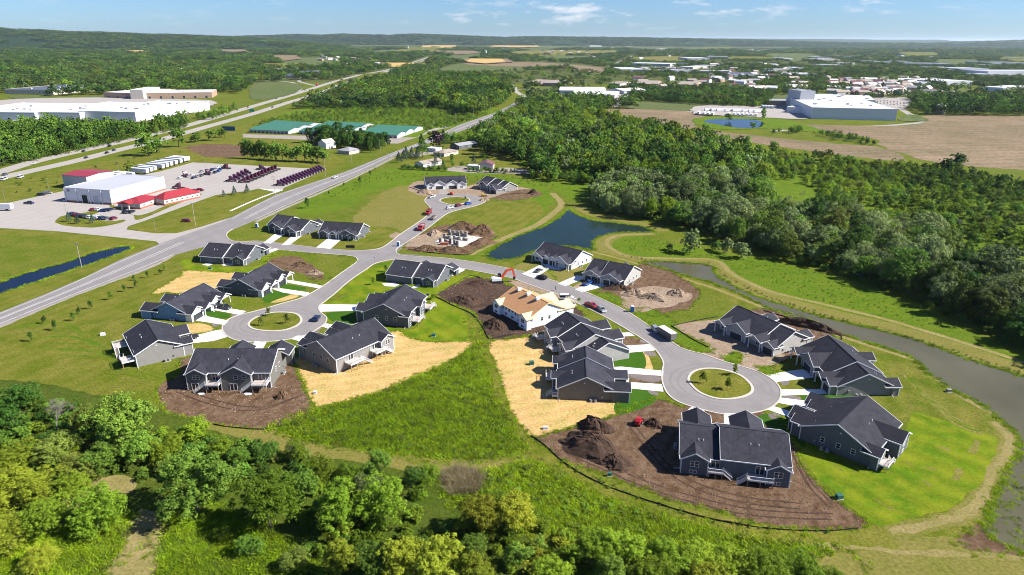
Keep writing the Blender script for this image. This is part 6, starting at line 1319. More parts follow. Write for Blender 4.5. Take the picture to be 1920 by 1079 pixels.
# industrial sites (a, b, c, h, wall, roof, kind, opts)
IND = [('warehouse', 'huge white warehouse beside the highway, long shaded wall', (150, 226), (256, 229), (374, 206), 11, 'bluewhite', 'whiteroof', 'flat', dict(units=10)),
       ('warehouse', 'white warehouse part with loading docks at the left edge', (70, 227), (152, 228), (200, 205), 10, 'bluewhite', 'whiteroof', 'flat', dict(doors=3, units=5)),
       ('warehouse', 'white warehouse wing cut by the left frame edge', (-90, 226), (68, 228), (110, 208), 10, 'bluewhite', 'whiteroof', 'flat', dict(doors=8, wins=0, units=5)),
       ('factory', 'tan factory wall left of the tall cream block', (196, 184), (247, 186), (275, 176), 9, 'tan', 'whiteroof', 'flat', dict(doors=3)),
       ('factory', 'tall cream block in the middle of the tan factory', (246, 187), (270, 187), (278, 181), 15, 'beige', 'whiteroof', 'flat', {}),
       ('factory', 'long tan factory with a white roof right of the cream block', (270, 186), (398, 184), (420, 178), 9, 'tan', 'whiteroof', 'flat', dict(doors=6, units=6)),
       ('factory', 'dark roofed plant with pale walls at the far left', (10, 177), (100, 178.5), (180, 169), 8, 'beige', 'darkroof', 'flat', dict(wins=9, units=6)),
       ('hall', 'brown hip roofed hall left of the highway houses', (498, 136), (532, 137), (536, 132), 7, 'beige', 'tanroof', 'hip', dict(rise=5, wins=5)),
       ('hall', 'low dark roofed hall with white entrances', (510, 146), (562, 147), (568, 141), 6, 'beige', 'darkroof', 'hip', dict(rise=3, wins=8)),
       ('hall', 'dark roofed hall nearest the highway ramp', (572, 142), (628, 141), (632, 136), 6, 'beige', 'darkroof', 'hip', dict(rise=4, wins=8)),
       ('warehouse', 'long white warehouse with dark docks on the right plain', (1183, 124), (1256, 125.5), (1262, 121), 10, 'greypanel', 'whiteroof', 'flat', dict(doors=6)),
       ('warehouse', 'white warehouse in front of the long dock warehouse', (1164, 136), (1204, 136), (1212, 131), 10, 'bluewhite', 'whiteroof', 'flat', dict(doors=2)),
       ('warehouse', 'small grey warehouse by the lake houses', (1264, 138), (1295, 138), (1300, 135), 8, 'greypanel', 'greyroof', 'flat', {}),
       ('warehouse', 'low white warehouse at the far centre right', (1274, 129), (1299, 130), (1304, 127), 7, 'beige', 'whiteroof', 'flat', {}),
       ('warehouse', 'grey warehouse beside the low white one', (1295, 127), (1325, 128), (1330, 124), 7, 'greypanel', 'greyroof', 'flat', {}),
       ('warehouse', 'long flat blue grey plant on the horizon plain', (1288, 113), (1330, 113), (1336, 110), 10, 'greypanel', 'bluewhite', 'flat', {}),
       ('warehouse', 'second long blue grey plant right of the first', (1325, 111), (1365, 111.5), (1370, 107), 12, 'greypanel', 'greyroof', 'flat', {}),
       ('apartments', 'brown gabled apartment row by the main road bend', (988, 160), (1014, 161.5), (1018, 157), 7, 'tan', 'tanroof', 'gable', dict(rise=4, wins=6)),
       ('apartments', 'brown gabled apartment row right of the first', (1018, 162), (1054, 163), (1058, 158), 7, 'tan', 'tanroof', 'gable', dict(rise=4, wins=8)),
       ('shed_hall', 'white yard hall, leftmost of three by the storage yard', (1049, 176), (1136, 177), (1140, 170), 6, 'bluewhite', 'whiteroof', 'gable', dict(rise=2.2)),
       ('shed_hall', 'white yard hall in front, long low roof', (1070, 183), (1152, 185), (1162, 178), 6, 'bluewhite', 'whiteroof', 'gable', dict(rise=2.4, doors=4)),
       ('shed_hall', 'white gabled yard hall on the right of the storage yard', (1138, 175), (1170, 178), (1180, 173), 6.5, 'greypanel', 'whiteroof', 'gabley', dict(rise=3)),
       ('factory', 'white factory with banded long wall and flat white roof', (1520, 223), (1679, 227), (1650, 202), 14, 'bluewhite', 'whiteroof', 'flat', dict(units=9, stripes=1)),
       ('factory', 'low white hall behind the banded factory', (1524, 196), (1640, 200), (1625, 190), 9, 'bluewhite', 'whiteroof', 'flat', dict(units=6)),
       ('factory', 'dark ribbed tower block of the factory', (1497, 206), (1524, 206), (1528, 201), 26, 'greypanel', 'greyroof', 'flat', dict(units=2)),
       ('factory', 'low brown annex left of the ribbed tower', (1442, 198), (1490, 199), (1494, 195), 7, 'tan', 'greyroof', 'flat', dict(wins=5)),
       ('factory', 'small pale annex below the ribbed tower', (1474, 212), (1516, 215), (1522, 208), 8, 'bluewhite', 'whiteroof', 'flat', {}),
       ('factory', 'low tan building behind the factory car park', (1625, 182), (1657, 183), (1660, 181), 6, 'tan', 'tanroof', 'flat', {}),
       ('warehouse', 'white warehouse right of the suburb, left one', (1760, 160), (1822, 159), (1830, 152), 8, 'bluewhite', 'whiteroof', 'flat', dict(units=3)),
       ('warehouse', 'white warehouse right of the suburb, right one', (1845, 172), (1879, 174), (1850, 162), 9, 'bluewhite', 'whiteroof', 'flat', dict(units=2)),
       ('warehouse', 'brown brick works below the white warehouses', (1760, 180), (1802, 181), (1806, 177), 7, 'tan', 'tanroof', 'flat', dict(wins=5)),
       ('warehouse', 'white warehouse with round trees in front at the right edge', (1851, 143), (1990, 143), (1990, 132), 13, 'bluewhite', 'whiteroof', 'flat', dict(doors=6)),
       ('warehouse', 'wide grey warehouse left of the right edge one', (1797, 135), (1855, 135), (1862, 130), 10, 'greypanel', 'whiteroof', 'flat', {}),
       ('warehouse', 'broad blue grey warehouse on the far right plain', (1698, 124), (1785, 125), (1770, 117), 10, 'greypanel', 'greyroof', 'flat', dict(units=4)),
       ('warehouse', 'dark grey warehouse before the far right ridge', (1845, 122), (1925, 122), (1930, 115), 10, 'greypanel', 'darkroof', 'flat', {}),
       ('warehouse', 'pale low warehouse left of the far right plain', (1633, 119), (1662, 119), (1664, 115), 8, 'greypanel', 'greyroof', 'flat', {}),
       ('warehouse', 'grey flat works in the trees, nearer one', (1536, 127), (1580, 127.5), (1584, 124), 9, 'greypanel', 'greyroof', 'flat', {}),
       ('warehouse', 'beige flat works in the trees, farther one', (1530, 115), (1575, 115), (1580, 111), 9, 'beige', 'whiteroof', 'flat', {}),
       ('warehouse', 'small white hall left of the beige works', (1468, 113), (1486, 113), (1488, 111), 9, 'bluewhite', 'whiteroof', 'flat', {}),
       ('warehouse', 'white plant on the horizon plain right of the mast', (1133, 86.5), (1155, 86.5), (1158, 84.5), 14, 'bluewhite', 'whiteroof', 'flat', {}),
       ('warehouse', 'far white plant near the middle horizon', (1106, 87.5), (1128, 87.5), (1130, 85.5), 10, 'bluewhite', 'whiteroof', 'flat', {}),
       ('warehouse', 'far white halls below the horizon left of the silo farm', (898, 82.5), (930, 82.5), (932, 80.5), 14, 'bluewhite', 'whiteroof', 'flat', {}),
       ('warehouse', 'tiny white plant on the far middle plain', (1238, 93.5), (1252, 93.5), (1254, 92), 8, 'bluewhite', 'whiteroof', 'flat', {}),
       ('house', 'white roofed farm buildings at the middle left', (790, 158), (806, 160), (812, 156), 6, 'whitesd', 'beige', 'gable', dict(rise=3)),
       ('house', 'red roofed house in the trees by the crop field', (882, 155), (902, 156), (906, 152), 5, 'beige', 'redroof', 'hip', dict(rise=4)),
       ('house', 'brown roofed long house by the lake, left one', (1142, 161), (1162, 162), (1164, 158), 5, 'beige', 'tanroof', 'gable', dict(rise=3)),
       ('house', 'brown roofed long house by the lake, right one', (1270, 164), (1304, 165), (1308, 160), 6, 'tan', 'tanroof', 'gable', dict(rise=4)),
       ('house', 'long brown roofed house between the lake houses', (1192, 160), (1232, 161), (1234, 157), 5, 'tan', 'tanroof', 'gable', dict(rise=3.5))]
for nm, l, a, b_, c, h, wl_, rf, kd, kw in IND: block_building(nm, l, 'building' if nm not in ('warehouse', 'house') else nm, a, b_, c, h, wl_, 'dullroof' if (a[0] > 1400 and rf == 'whiteroof' and a[1] < 150) else rf, kd, **kw)
rs = np.random.RandomState(31)
for i in range(44):
    if i < 34: x, y = rs.uniform(1150, 1900), rs.uniform(100, 146)
    else: x, y = rs.uniform(900, 1200), rs.uniform(84, 100)
    A = np.array(P(x, y)); a_ = R(rs.uniform(-14, 14)); u = np.array([math.cos(a_), math.sin(a_)]); n = np.array([-u[1], u[0]]); W = rs.uniform(35, 105); D = rs.uniform(30, 60); rf = ['dullroof', 'greyroof', 'whiteroof', 'darkroof', 'dullroof'][i % 5]
    block_building('warehouse', '%s flat works hall, %s of the far %s' % ({'dullroof': 'pale grey roofed', 'greyroof': 'grey roofed', 'whiteroof': 'white roofed', 'darkroof': 'dark roofed'}[rf], ['left part', 'middle', 'right part'][min(2, int((x - 1150) / 250))] if i < 34 else 'left end', 'town on the right' if i < 34 else 'middle plain'), 'warehouse', None, None, None, rs.uniform(6, 9), ['greypanel', 'beige', 'bluewhite'][i % 3], rf, 'flat', world=(A, A + u * W, A + u * W + n * D), group='far works halls', units=3, doors=3 if W > 60 else 0)
# church like farm and silos
def silo(label, px, r, h, mat='bluewhite'):
    q = P(*px); t = thing('silo', label, 'silo', (q[0], q[1], 0)); s = MB(); s.cyl((0, 0, 0), (0, 0, h), r, n=20); s.build('wall', M[mat], t); d = MB(); d.cyl((0, 0, h), (0, 0, h + r * .45), r * 1.03, r * .15, 20); d.build('roof', M['greypanel'], t)
silo('dark round grain tank at the field edge on the right', (1759, 214), 8, 11, 'cmu')
silo('white farm silo beside the far crop field', (911, 104), 5, 26); silo('white silo of the farm on the left hills', (375, 92), 6, 30); silo('pale silo near the mast', (765, 92), 5, 24)
def far_house(nm, label, px, w, d, h, roof, rot, group, wall='beige'):
    A = np.array(P(*px)); u = np.array([math.cos(R(rot)), math.sin(R(rot))]); n = np.array([-u[1], u[0]])
    block_building('house', label, 'house', None, None, None, h, wall, roof, 'gable', rise=h * .55, world=(A, A + u * w, A + u * w + n * d), group=group)
rs = np.random.RandomState(21); roofs = ['tanroof', 'greyroof', 'beige', 'whiteroof', 'tanroof', 'brownroof']
zones = [((1540, 150), (1740, 180), 85, 'suburb between the factory and the white warehouses'), ((1330, 120), (1500, 172), 50, 'scattered houses right of the lake'), ((1180, 150), (1330, 172), 8, 'houses round the lake'), ((560, 100), (720, 128), 20, 'country houses left of the highway'), ((20, 80), (380, 96), 8, 'farms on the left hillside'), ((330, 130), (460, 156), 8, 'houses in the trees left of the highway'), ((1000, 84), (1240, 112), 24, 'farms on the far plain'), ((1240, 92), (1500, 108), 18, 'far farms right of the middle'), ((1500, 84), (1900, 104), 10, 'far farms on the right')]
HOUSEPTS = []
cn = {'tanroof': 'brown roofed', 'greyroof': 'grey roofed', 'beige': 'pale roofed', 'whiteroof': 'white roofed', 'brownroof': 'maroon roofed'}
for (x0, y0), (x1, y1), n, g in zones:
    for i in range(n):
        rf = roofs[rs.randint(len(roofs))]; px = (rs.uniform(x0, x1), rs.uniform(y0, y1)); q = P(*px); HOUSEPTS.append(q)
        far_house('house', '%s house in the %s, %s' % (cn[rf], g, '%s %s' % (['back', 'middle', 'front'][min(2, int((px[1] - y0) / (y1 - y0) * 3))], ['left', 'centre left', 'centre right', 'right'][min(3, int((px[0] - x0) / (x1 - x0) * 4))])), px, rs.uniform(16, 30), rs.uniform(10, 14), rs.uniform(5, 7), rf, rs.uniform(-50, 60), '%s, %s' % (g, cn[rf]), ['beige', 'whitesd', 'tan'][rs.randint(3)])
# ================================================================== TREES
def leaves_mesh(name, centers, radii, nper, size, mat, seed, squash=.85, inner=.55, droop=0.0, extra=None):
    """many small leaf faces laid over clumps; centers (n,3), radii (n,)"""
    rs = np.random.RandomState(seed); n = len(centers) * nper
    idx = np.repeat(np.arange(len(centers)), nper)
    d = rs.randn(n, 3); d /= np.linalg.norm(d, axis=1)[:, None]
    d[:, 2] = np.where(d[:, 2] < -.35, -d[:, 2], d[:, 2])
    r = radii[idx] * (inner + (1 - inner) * rs.rand(n) ** .5)
    p = centers[idx] + d * r[:, None] * np.array([1, 1, squash]); p[:, 2] -= droop * r * rs.rand(n)
    nn = d + rs.randn(n, 3) * .42; nn[:, 2] += .3; nn /= np.linalg.norm(nn, axis=1)[:, None]
    a = np.cross(nn, rs.randn(n, 3)); a /= np.linalg.norm(a, axis=1)[:, None]; b = np.cross(nn, a)
    s = size * (.45 + 1.1 * rs.rand(n) ** 1.5)[:, None]; e = s * (.55 + .4 * rs.rand(n))[:, None]
    V = np.empty((n, 4, 3)); V[:, 0] = p - a * s; V[:, 1] = p - b * e; V[:, 2] = p + a * s; V[:, 3] = p + b * e
    me = bpy.data.meshes.new(name); me.vertices.add(n * 4); me.vertices.foreach_set('co', V.ravel())
    me.loops.add(n * 4); me.loops.foreach_set('vertex_index', np.arange(n * 4, dtype=np.int32)); me.polygons.add(n)
    me.polygons.foreach_set('loop_start', np.arange(0, n * 4, 4, dtype=np.int32)); me.polygons.foreach_set('loop_total', np.full(n, 4, dtype=np.int32))
    me.materials.append(mat); me.update(calc_edges=True); me.validate(); return me
def crown_clumps(kind, seed, n):
    """unit tree: height 1, crown radius about .45"""
    rs = np.random.RandomState(seed)
    if kind == 'round':
        lobes = [(rs.randn() * .19, rs.randn() * .19, .5 + rs.randn() * .15, .16 + rs.rand() * .14) for _ in range(10)] + [(0, 0, .52, .33)]
    elif kind == 'wide':
        lobes = [(math.cos(a) * .32 * r_, math.sin(a) * .32 * r_, .44 + rs.randn() * .13, .14 + rs.rand() * .13) for a, r_ in zip(rs.rand(12) * 6.3, rs.uniform(.6, 1.25, 12))] + [(0, 0, .6, .3)]
    elif kind == 'shrub':
        lobes = [(math.cos(a) * .33 * rs.rand() ** .5, math.sin(a) * .33 * rs.rand() ** .5, .2 + rs.rand() * .4, .24 + rs.rand() * .1) for a in rs.rand(10) * 6.3]
    elif kind == 'poplar':
        lobes = [(rs.randn() * .05, rs.randn() * .05, z, .10 + .11 * math.sin(math.pi * (z - .1) / .95)) for z in np.linspace(.2, .9, 9)]
    elif kind == 'cone':
        lobes = [(rs.randn() * .01, rs.randn() * .01, z, .27 * (1.02 - z) + .015) for z in np.linspace(.08, .97, 13)]
    cs = []; rr = []
    for i in range(n):
        l = lobes[i % len(lobes)]; d = rs.randn(3); d /= np.linalg.norm(d)
        if d[2] < -.5: d[2] *= -1
        k = l[3] * (.72 + .35 * rs.rand()); cs.append((l[0] + d[0] * k, l[1] + d[1] * k, max(.06, l[2] + d[2] * k * .9))); rr.append(l[3] * (.18 + .34 * rs.rand() ** 1.6))
    cs = np.array(cs); rr = np.array(rr); w = np.percentile(np.hypot(cs[:, 0], cs[:, 1]) + rr * .8, 96); cs[:, :2] *= .5 / w; zt = (cs[:, 2] + rr * .8).max()
    cs[:, 2] = cs[:, 2] / zt if kind != 'shrub' else (cs[:, 2] - .1) / (zt - .1)
    return cs, rr * .5 / w * .92
def trunk_mesh(kind, seed, mat, thick=.022, bare=False, depth=3):
    rs = np.random.RandomState(seed); mb = MB()
    def br(p, d, L, r, k):
        q = p + d * L; mb.cyl(p, q, r, r * .62, 5 if k else 7, cap=False)
        if k >= depth: return
        for _ in range(3 if not bare else 4):
            nd = (d + Vector(rs.randn(3)) * (.55 if not bare else .6)); nd.z = abs(nd.z) * .8 + .15; nd.normalize(); br(p + d * L * rs.uniform(.6, 1), nd, L * rs.uniform(.55, .8), r * .55, k + 1)
    br(Vector((0, 0, -.01)), Vector((rs.randn() * .05, rs.randn() * .05, 1)).normalized(), .30 if not bare else .26, thick, 0)
    return mb.mesh('trunk', mat)
# unit prototypes (height 1) with leaf size set for the height they are used at
LOD = {'near': (290, 62, .0128), 'mid': (100, 27, .033), 'far': (36, 14, .056)}
CR = {}; TK = {}
def crown(kind, leaf, lod, var):
    key = (kind, leaf, lod, var)
    if key not in CR:
        n, per, sz = LOD[lod]
        if kind == 'cone': n = int(n * 1.3); sz *= .7
        c, r = crown_clumps(kind, sum(map(ord, kind)) * 7 + var, n)
        CR[key] = leaves_mesh('crown', c, r, per, sz, LEAF[leaf], var * 13 + n, droop=.5 if leaf == 'silver' else 0)
    return CR[key]
def trunk(var, bare=False, mat='bark'):
    k = (var, bare, mat)
    if k not in TK: TK[k] = trunk_mesh('t', var, M[mat], .02 if not bare else .016, bare, 2 if not bare else 5)
    return TK[k]
BARE = {}
tree_names = {'round': 'leafy_tree', 'wide': 'spreading_tree', 'shrub': 'shrub', 'poplar': 'poplar_tree', 'cone': 'spruce_tree'}
def tree(label, px, h, w, kind='round', leaf='mid', lod='near', var=0, group=None, at=None, cat=None, split=True, bare=False):
    q = at if at is not None else P(*px)
    rot = rnd.uniform(0, 6.28); nm = 'bare_tree' if bare else tree_names[kind]; cat = cat or ('shrub' if kind == 'shrub' else 'tree')
    sx = w; sz = h; var = var % 4 if lod == 'near' else var
    t = thing(nm, label, cat, (q[0], q[1], 0), rot, group); t.scale = (sx, sx, sz)
    if bare:
        obj('trunk', trunk(var, True, 'barkgrey'), t); return t
    obj('trunk', trunk(var % 4, False, 'bark'), t); obj('crown', crown(kind, leaf, lod, var), t); return t

# --- single trees of the foreground, each placed from the photograph (pixel of the foot, height, width)
FG = [((28, 800), 13, 17, 'wide', 'dark', 0, 'dark broad tree at the left frame edge below the grass slope'), ((60, 770), 9, 10, 'round', 'mid', 1, 'mid green tree beside the bare grey one'), ((108, 812), 14, 17, 'round', None, 0, 'bare grey tree with twiggy crown below the grass slope'),
      ((168, 812), 9, 9, 'round', 'olive', 2, 'olive half bare tree right of the grey bare tree'), ((236, 838), 16, 19, 'wide', 'mid', 3, 'tallest dense green tree just left of the bare lot'), ((362, 828), 7.5, 9, 'shrub', 'lime', 0, 'lime round bush at the lower edge of the bare lot'),
      ((372, 958), 16, 19, 'wide', 'mid', 4, 'large feathery tree above the cut path'), ((188, 995), 10.5, 13, 'shrub', 'lime', 1, 'round bright tree left of the cut path'), ((90, 1000), 9, 11, 'round', 'olive', 3, 'thin yellowish tree left of the round bright one'),
      ((200, 885), 9, 11, 'round', 'mid', 5, 'green tree in front of the worn clearing'), ((150, 905), 8, 11, 'shrub', 'olive', 2, 'olive shrub left of the worn clearing'), ((40, 880), 9, 14, 'shrub', 'olive', 3, 'wide olive shrub near the left edge'), ((95, 868), 8, 12, 'shrub', 'olive', 4, 'olive shrub above the yellow green mass'),
      ((25, 950), 9, 15, 'shrub', 'yellow', 5, 'yellow green bush cut by the left frame edge'), ((85, 935), 8.5, 13, 'shrub', 'yellow', 6, 'yellow green bush right of the one at the frame edge'), ((135, 930), 7, 9, 'shrub', 'olive', 7, 'small olive bush at the clearing rim'), ((20, 1030), 8, 12, 'shrub', 'yellow', 8, 'yellow green bush in the lower left corner'), ((70, 1070), 6, 9, 'shrub', 'yellow', 9, 'small bush at the bottom edge far left'),
      ((270, 868), 9, 10, 'round', 'mid', 6, 'green tree right of the clearing with dark shade'), ((312, 862), 8, 10, 'shrub', 'lime', 10, 'light shrub between the tall green tree and the lime bush'), ((450, 880), 7, 8, 'shrub', 'mid', 11, 'mid green shrub left of the mown swath'), ((410, 860), 6, 8, 'shrub', 'lime', 12, 'small lime shrub near the silt fence end'),
      ((508, 990), 14, 17, 'round', 'lime', 7, 'big lime tree at the lower middle left'), ((545, 868), 9, 9, 'round', None, 1, 'dead grey tree beside the mown swath'), ((560, 862), 6, 7, 'shrub', 'lime', 13, 'lime shrub next to the dead grey tree'), ((498, 862), 6, 8, 'shrub', 'dark', 14, 'dark shrub left of the dead grey tree'),
      ((600, 905), 8, 9, 'shrub', 'lime', 15, 'lime shrub below the dead grey tree'), ((575, 935), 8, 8, 'round', 'mid', 8, 'mid green tree between two big lime trees'), ((640, 1000), 12, 16, 'round', 'lime', 9, 'second big lime tree right of the first'), ((720, 985), 12, 15, 'wide', 'lime', 10, 'third big lime tree beside the dark bush'),
      ((712, 893), 7.5, 8, 'round', 'mid', 11, 'round green bush on the mown swath edge'), ((772, 915), 6, 7, 'round', 'dark', 12, 'dark round bush below the mown swath'), ((805, 905), 5, 7, 'shrub', 'lime', 16, 'small lime bush right of the dark round bush'), ((660, 905), 6, 8, 'shrub', 'olive', 17, 'olive shrub left of the round green bush'), ((690, 925), 6, 8, 'shrub', 'silver', 18, 'silvery shrub above the big lime trees'),
      ((635, 1085), 11, 11, 'round', 'yellow', 13, 'yellow tree at the bottom edge left of centre'), ((700, 1085), 10, 11, 'round', 'mid', 14, 'mid green tree at the bottom edge right of the yellow one'), ((760, 1095), 12, 13, 'round', 'yellow', 15, 'yellow green crown at the bottom edge below the lime trees'), ((820, 1100), 13, 14, 'wide', 'yellow', 16, 'broad yellow green crown at the bottom edge centre'), ((880, 1110), 11, 12, 'round', 'yellow', 17, 'yellow green crown right of the broad one'),
      ((900, 1000), 10, 12, 'round', 'yellow', 18, 'yellow green tree above the bottom centre crowns'), ((960, 1000), 10, 13, 'round', 'yellow', 19, 'yellow green tree at the rim of the tall grass'), ((890, 1055), 7, 8, 'round', 'mid', 20, 'mid green tree in the dark gap at the bottom centre'), ((965, 1065), 7, 8, 'round', 'mid', 21, 'dark gap tree left of the bottom right hedge'), ((930, 960), 6, 9, 'shrub', 'lime', 19, 'lime bush at the top of the centre thicket'),
      ((1035, 1110), 9, 11, 'round', 'lime', 22, 'lime tree cut by the bottom edge right of centre'), ((1110, 1060), 9, 12, 'round', 'lime', 23, 'lime tree at the left end of the bottom right thicket'), ((1170, 1065), 10, 13, 'wide', 'lime', 24, 'lime tree second from the left in the bottom right thicket'), ((1235, 1075), 10, 13, 'round', 'lime', 25, 'lime tree in the middle of the bottom right thicket'), ((1300, 1080), 9.5, 12, 'round', 'lime', 26, 'lime tree right of the middle in the bottom right thicket'), ((1365, 1085), 9, 12, 'wide', 'lime', 27, 'lime tree left of the thicket end'), ((1430, 1090), 8.5, 12, 'round', 'lime', 28, 'lime tree near the right end of the thicket'), ((1495, 1100), 7.5, 11, 'shrub', 'lime', 20, 'last lime bush of the bottom right thicket'), ((1550, 1105), 5, 8, 'shrub', 'lime', 21, 'low lime bush at the tip of the thicket'),
      ((1140, 1110), 10, 12, 'round', 'mid', 29, 'green tree at the bottom edge under the left thicket'), ((1220, 1120), 10, 13, 'round', 'lime', 30, 'lime tree at the bottom edge under the middle thicket'), ((1320, 1125), 9, 12, 'round', 'yellow', 31, 'yellow green tree at the bottom edge under the right thicket'),
      ((470, 1040), 5, 7, 'shrub', 'mid', 22, 'small bush in the tall grass right of the cut path'), ((415, 1010), 3, 4, 'shrub', 'lime', 23, 'tiny bush in the lush grass right of the path'), ((550, 1060), 5, 8, 'shrub', 'olive', 24, 'olive bush at the bottom edge below the big lime tree')]
for i, (px, h, w, k, lf, v, lab) in enumerate(FG):
    if lf is None: tree(lab, px, h, w * .8, 'round', 'mid', 'near', v, bare=True)
    else: tree(lab, px, h * (.82 if px[1] > 1040 else .92), w * (.84 if px[0] > 420 else .9), k, {'mid': 'mid', 'olive': 'lime' if v % 2 else 'olive'}.get(lf, lf), 'near', v)

# --- small planted trees
SM = [((330, 597), 'x')]
plant = [((60, 640), 3.5), ((104, 620), 4.2), ((84, 607), 3.2), ((138, 602), 3.4), ((149, 589), 3.4), ((170, 580), 3.6), ((209, 562), 3.8), ((233, 547), 3.2), ((256, 540), 3.6), ((252, 526), 3.0), ((277, 521.5), 3.2), ((302, 516), 2.8), ((310, 508), 3.2), ((576, 391), 6.5), ((675, 343), 5.0), ((694, 331), 4.5), ((617, 366), 3.0), ((645, 350), 3.0), ((703, 320), 2.5)]
for i, (px, h) in enumerate(plant):
    pl = ['first', 'second', 'third', 'fourth', 'fifth', 'sixth', 'seventh', 'eighth', 'ninth', 'tenth', 'eleventh', 'twelfth', 'thirteenth']
    lab = 'small planted tree on the slope below the main road, %s from the left' % pl[i] if i < 13 else ['dark young tree above the paired porch duplex', 'young tree leaning by the road above the rounded field', 'slim young tree right of the leaning one', 'tiny sapling above the north meadow', 'sapling halfway along the roadside meadow', 'last sapling beside the main road'][i - 13]
    tree(lab, px, h, h * .55, 'round', 'dark' if i % 3 else 'mid', 'mid', i % 5, group='planted roadside saplings')
for px, h, w, lf, lab in (((1319, 719), 4.2, 2.6, 'lime', 'left young tree on the right turning circle island'), ((1377, 703), 4.0, 2.4, 'lime', 'top young tree at the rim of the right island'), ((1363, 730), 4.2, 2.8, 'lime', 'lower young tree on the right island'), ((492, 611), 3.6, 2.4, 'olive', 'left sapling on the left turning circle island'), ((503, 593), 3.6, 2.4, 'olive', 'top sapling on the left turning circle island'), ((540, 607), 4.2, 2.4, 'olive', 'right sapling on the left turning circle island'),
                          ((725, 510), 3.4, 2, 'dark', 'sapling at the corner of the stepped slate duplex'), ((700, 534), 3.4, 2, 'olive', 'thin sapling on the bright lawn by the inner street'), ((811, 562), 2.4, 2.6, 'lime', 'lime bush behind the timber deck duplex'), ((872, 375), 2.6, 1.6, 'olive', 'sapling on the far turning island')):
    tree(lab, px, h, w, 'round', lf, 'mid', 1, group=None)
for px, h, lf, lab in (((130, 416), 4.5, 'spruce', 'left spruce on the parking island'), ((146, 420), 4.3, 'spruce', 'middle spruce on the parking island'), ((174, 419), 4.3, 'spruce', 'right spruce on the parking island'), ((420, 369), 3.6, 'spruce', 'left spruce on the depot lawn edge'), ((440, 366), 4.8, 'spruce', 'middle spruce on the depot lawn edge'), ((464, 362.5), 4.8, 'spruce', 'right spruce on the depot lawn edge'),
                      ((792, 296), 16, 'dark', 'tall dark pine with bare lower stem by the main road'), ((832, 276), 13, 'dark', 'dark pine behind the purple tree'), ((748, 305), 7, 'spruce', 'lowest blue spruce at the left of the bungalow garden'), ((757, 301), 7, 'spruce', 'blue spruce second from the left by the garden'), ((762, 297), 8, 'spruce', 'blue spruce third from the left by the garden'), ((772, 297), 7.5, 'spruce', 'blue spruce fourth from the left by the garden'), ((782, 299), 7, 'spruce', 'rightmost blue spruce of the garden row'), ((817, 312), 7, 'spruce', 'blue spruce right of the nearest bungalow'), ((823, 302), 6, 'dark', 'dark spruce behind the nearest bungalow'), ((831, 317), 6, 'dark', 'dark conifer at the lower garden edge'), ((888, 308), 6, 'spruce', 'spruce in the lawn by the play frame'), ((908, 306), 6, 'dark', 'dark spruce behind the maroon roofed shed')):
    tree(lab, px, h * 1.25, h * .85, 'cone', lf, 'mid', 0, cat='tree')
for px, h, w, k, lf, lab in (((818, 278), 13, 12, 'round', 'purple', 'round purple leaved tree beside the main road'), ((927, 296), 15, 12, 'round', 'dark', 'large dark tree on the right of the lawns'), ((905, 290), 13, 9, 'round', 'mid', 'green tree left of the large dark lawn tree'), ((971, 300), 12, 10, 'round', 'dark', 'dark tree at the edge of the wood by the lawns'), ((983, 322), 7, 6, 'round', 'lime', 'yellow green tree at the gravel yard corner'), ((848, 303), 5, 3, 'poplar', 'mid', 'slim tree in the bungalow garden, upper one'), ((849, 314), 5, 3, 'poplar', 'mid', 'slim tree in the bungalow garden, lower one'), ((867, 314), 4, 3, 'round', 'mid', 'small round tree beside the slim pair'), ((958, 324), 3, 2, 'cone', 'dark', 'dark bush cone left of two by the gravel yard'), ((964, 324.5), 3, 2, 'cone', 'dark', 'dark bush cone right of two by the gravel yard'),
                             ((247, 324), 6.5, 7, 'shrub', 'olive', 'lone brownish bush behind the white trailers'), ((278, 292), 16, 14, 'round', 'mid', 'left tree of the pair beside the near carriageway'), ((299, 287), 13, 10, 'round', 'dark', 'middle tree of the roadside group by the highway'), ((335, 276), 15, 11, 'round', 'mid', 'right tree of the roadside group by the highway'), ((366, 267), 8, 9, 'shrub', 'mid', 'bush between roadside trees and billboard'), ((400, 264), 9, 10, 'round', 'mid', 'tree left of the billboard'), ((415, 258), 8, 8, 'shrub', 'mid', 'bush below the billboard'),
                             ((1293, 474), 10, 9, 'shrub', 'silver', 'silvery willow standing alone on the green bank'), ((1253, 469), 3, 4, 'shrub', 'olive', 'small bush left of the lone silvery willow'), ((1360, 476), 6.5, 6, 'shrub', 'silver', 'left of two small silvery trees by the wood edge'), ((1390, 484), 7, 7.5, 'shrub', 'silver', 'right of two small silvery trees by the wood edge'), ((1340, 470), 4, 5, 'shrub', 'mid', 'round shrub between the willow and the two silvery trees'), ((1085, 566), 1.5, 1.5, 'shrub', 'mid', 'small shrub by the trailer'),
                             ((1365, 228), 8, 8, 'round', 'mid', 'small tree at the left of the field pond'), ((1430, 225), 12, 6, 'poplar', 'mid', 'slim tree right of the field pond'), ((1412, 240), 6, 6, 'shrub', 'mid', 'shrub on the lower shore of the field pond')):
    tree(lab, px, h * 1.22, w * (1.45 if px[1] < 330 else 1.2), k, lf, 'mid', int(px[0]) % 5)
for i, x in enumerate([756, 762, 768, 775, 782, 789, 796, 803, 810, 817, 824, 836, 880, 887, 895, 903, 911, 919, 926, 933, 941, 948]):
    tree('low hedge bush along the garden lane above the far white duplex, %s' % ('left stretch' if i < 12 else 'right stretch'), (x, 317 + i * .38 + (i % 2) * .6), 3.2 + (i * 5 % 3) * .7, 4.4, 'shrub', 'dark' if i % 3 else 'mid', 'mid', i % 4, group='hedge bushes along the garden lane')
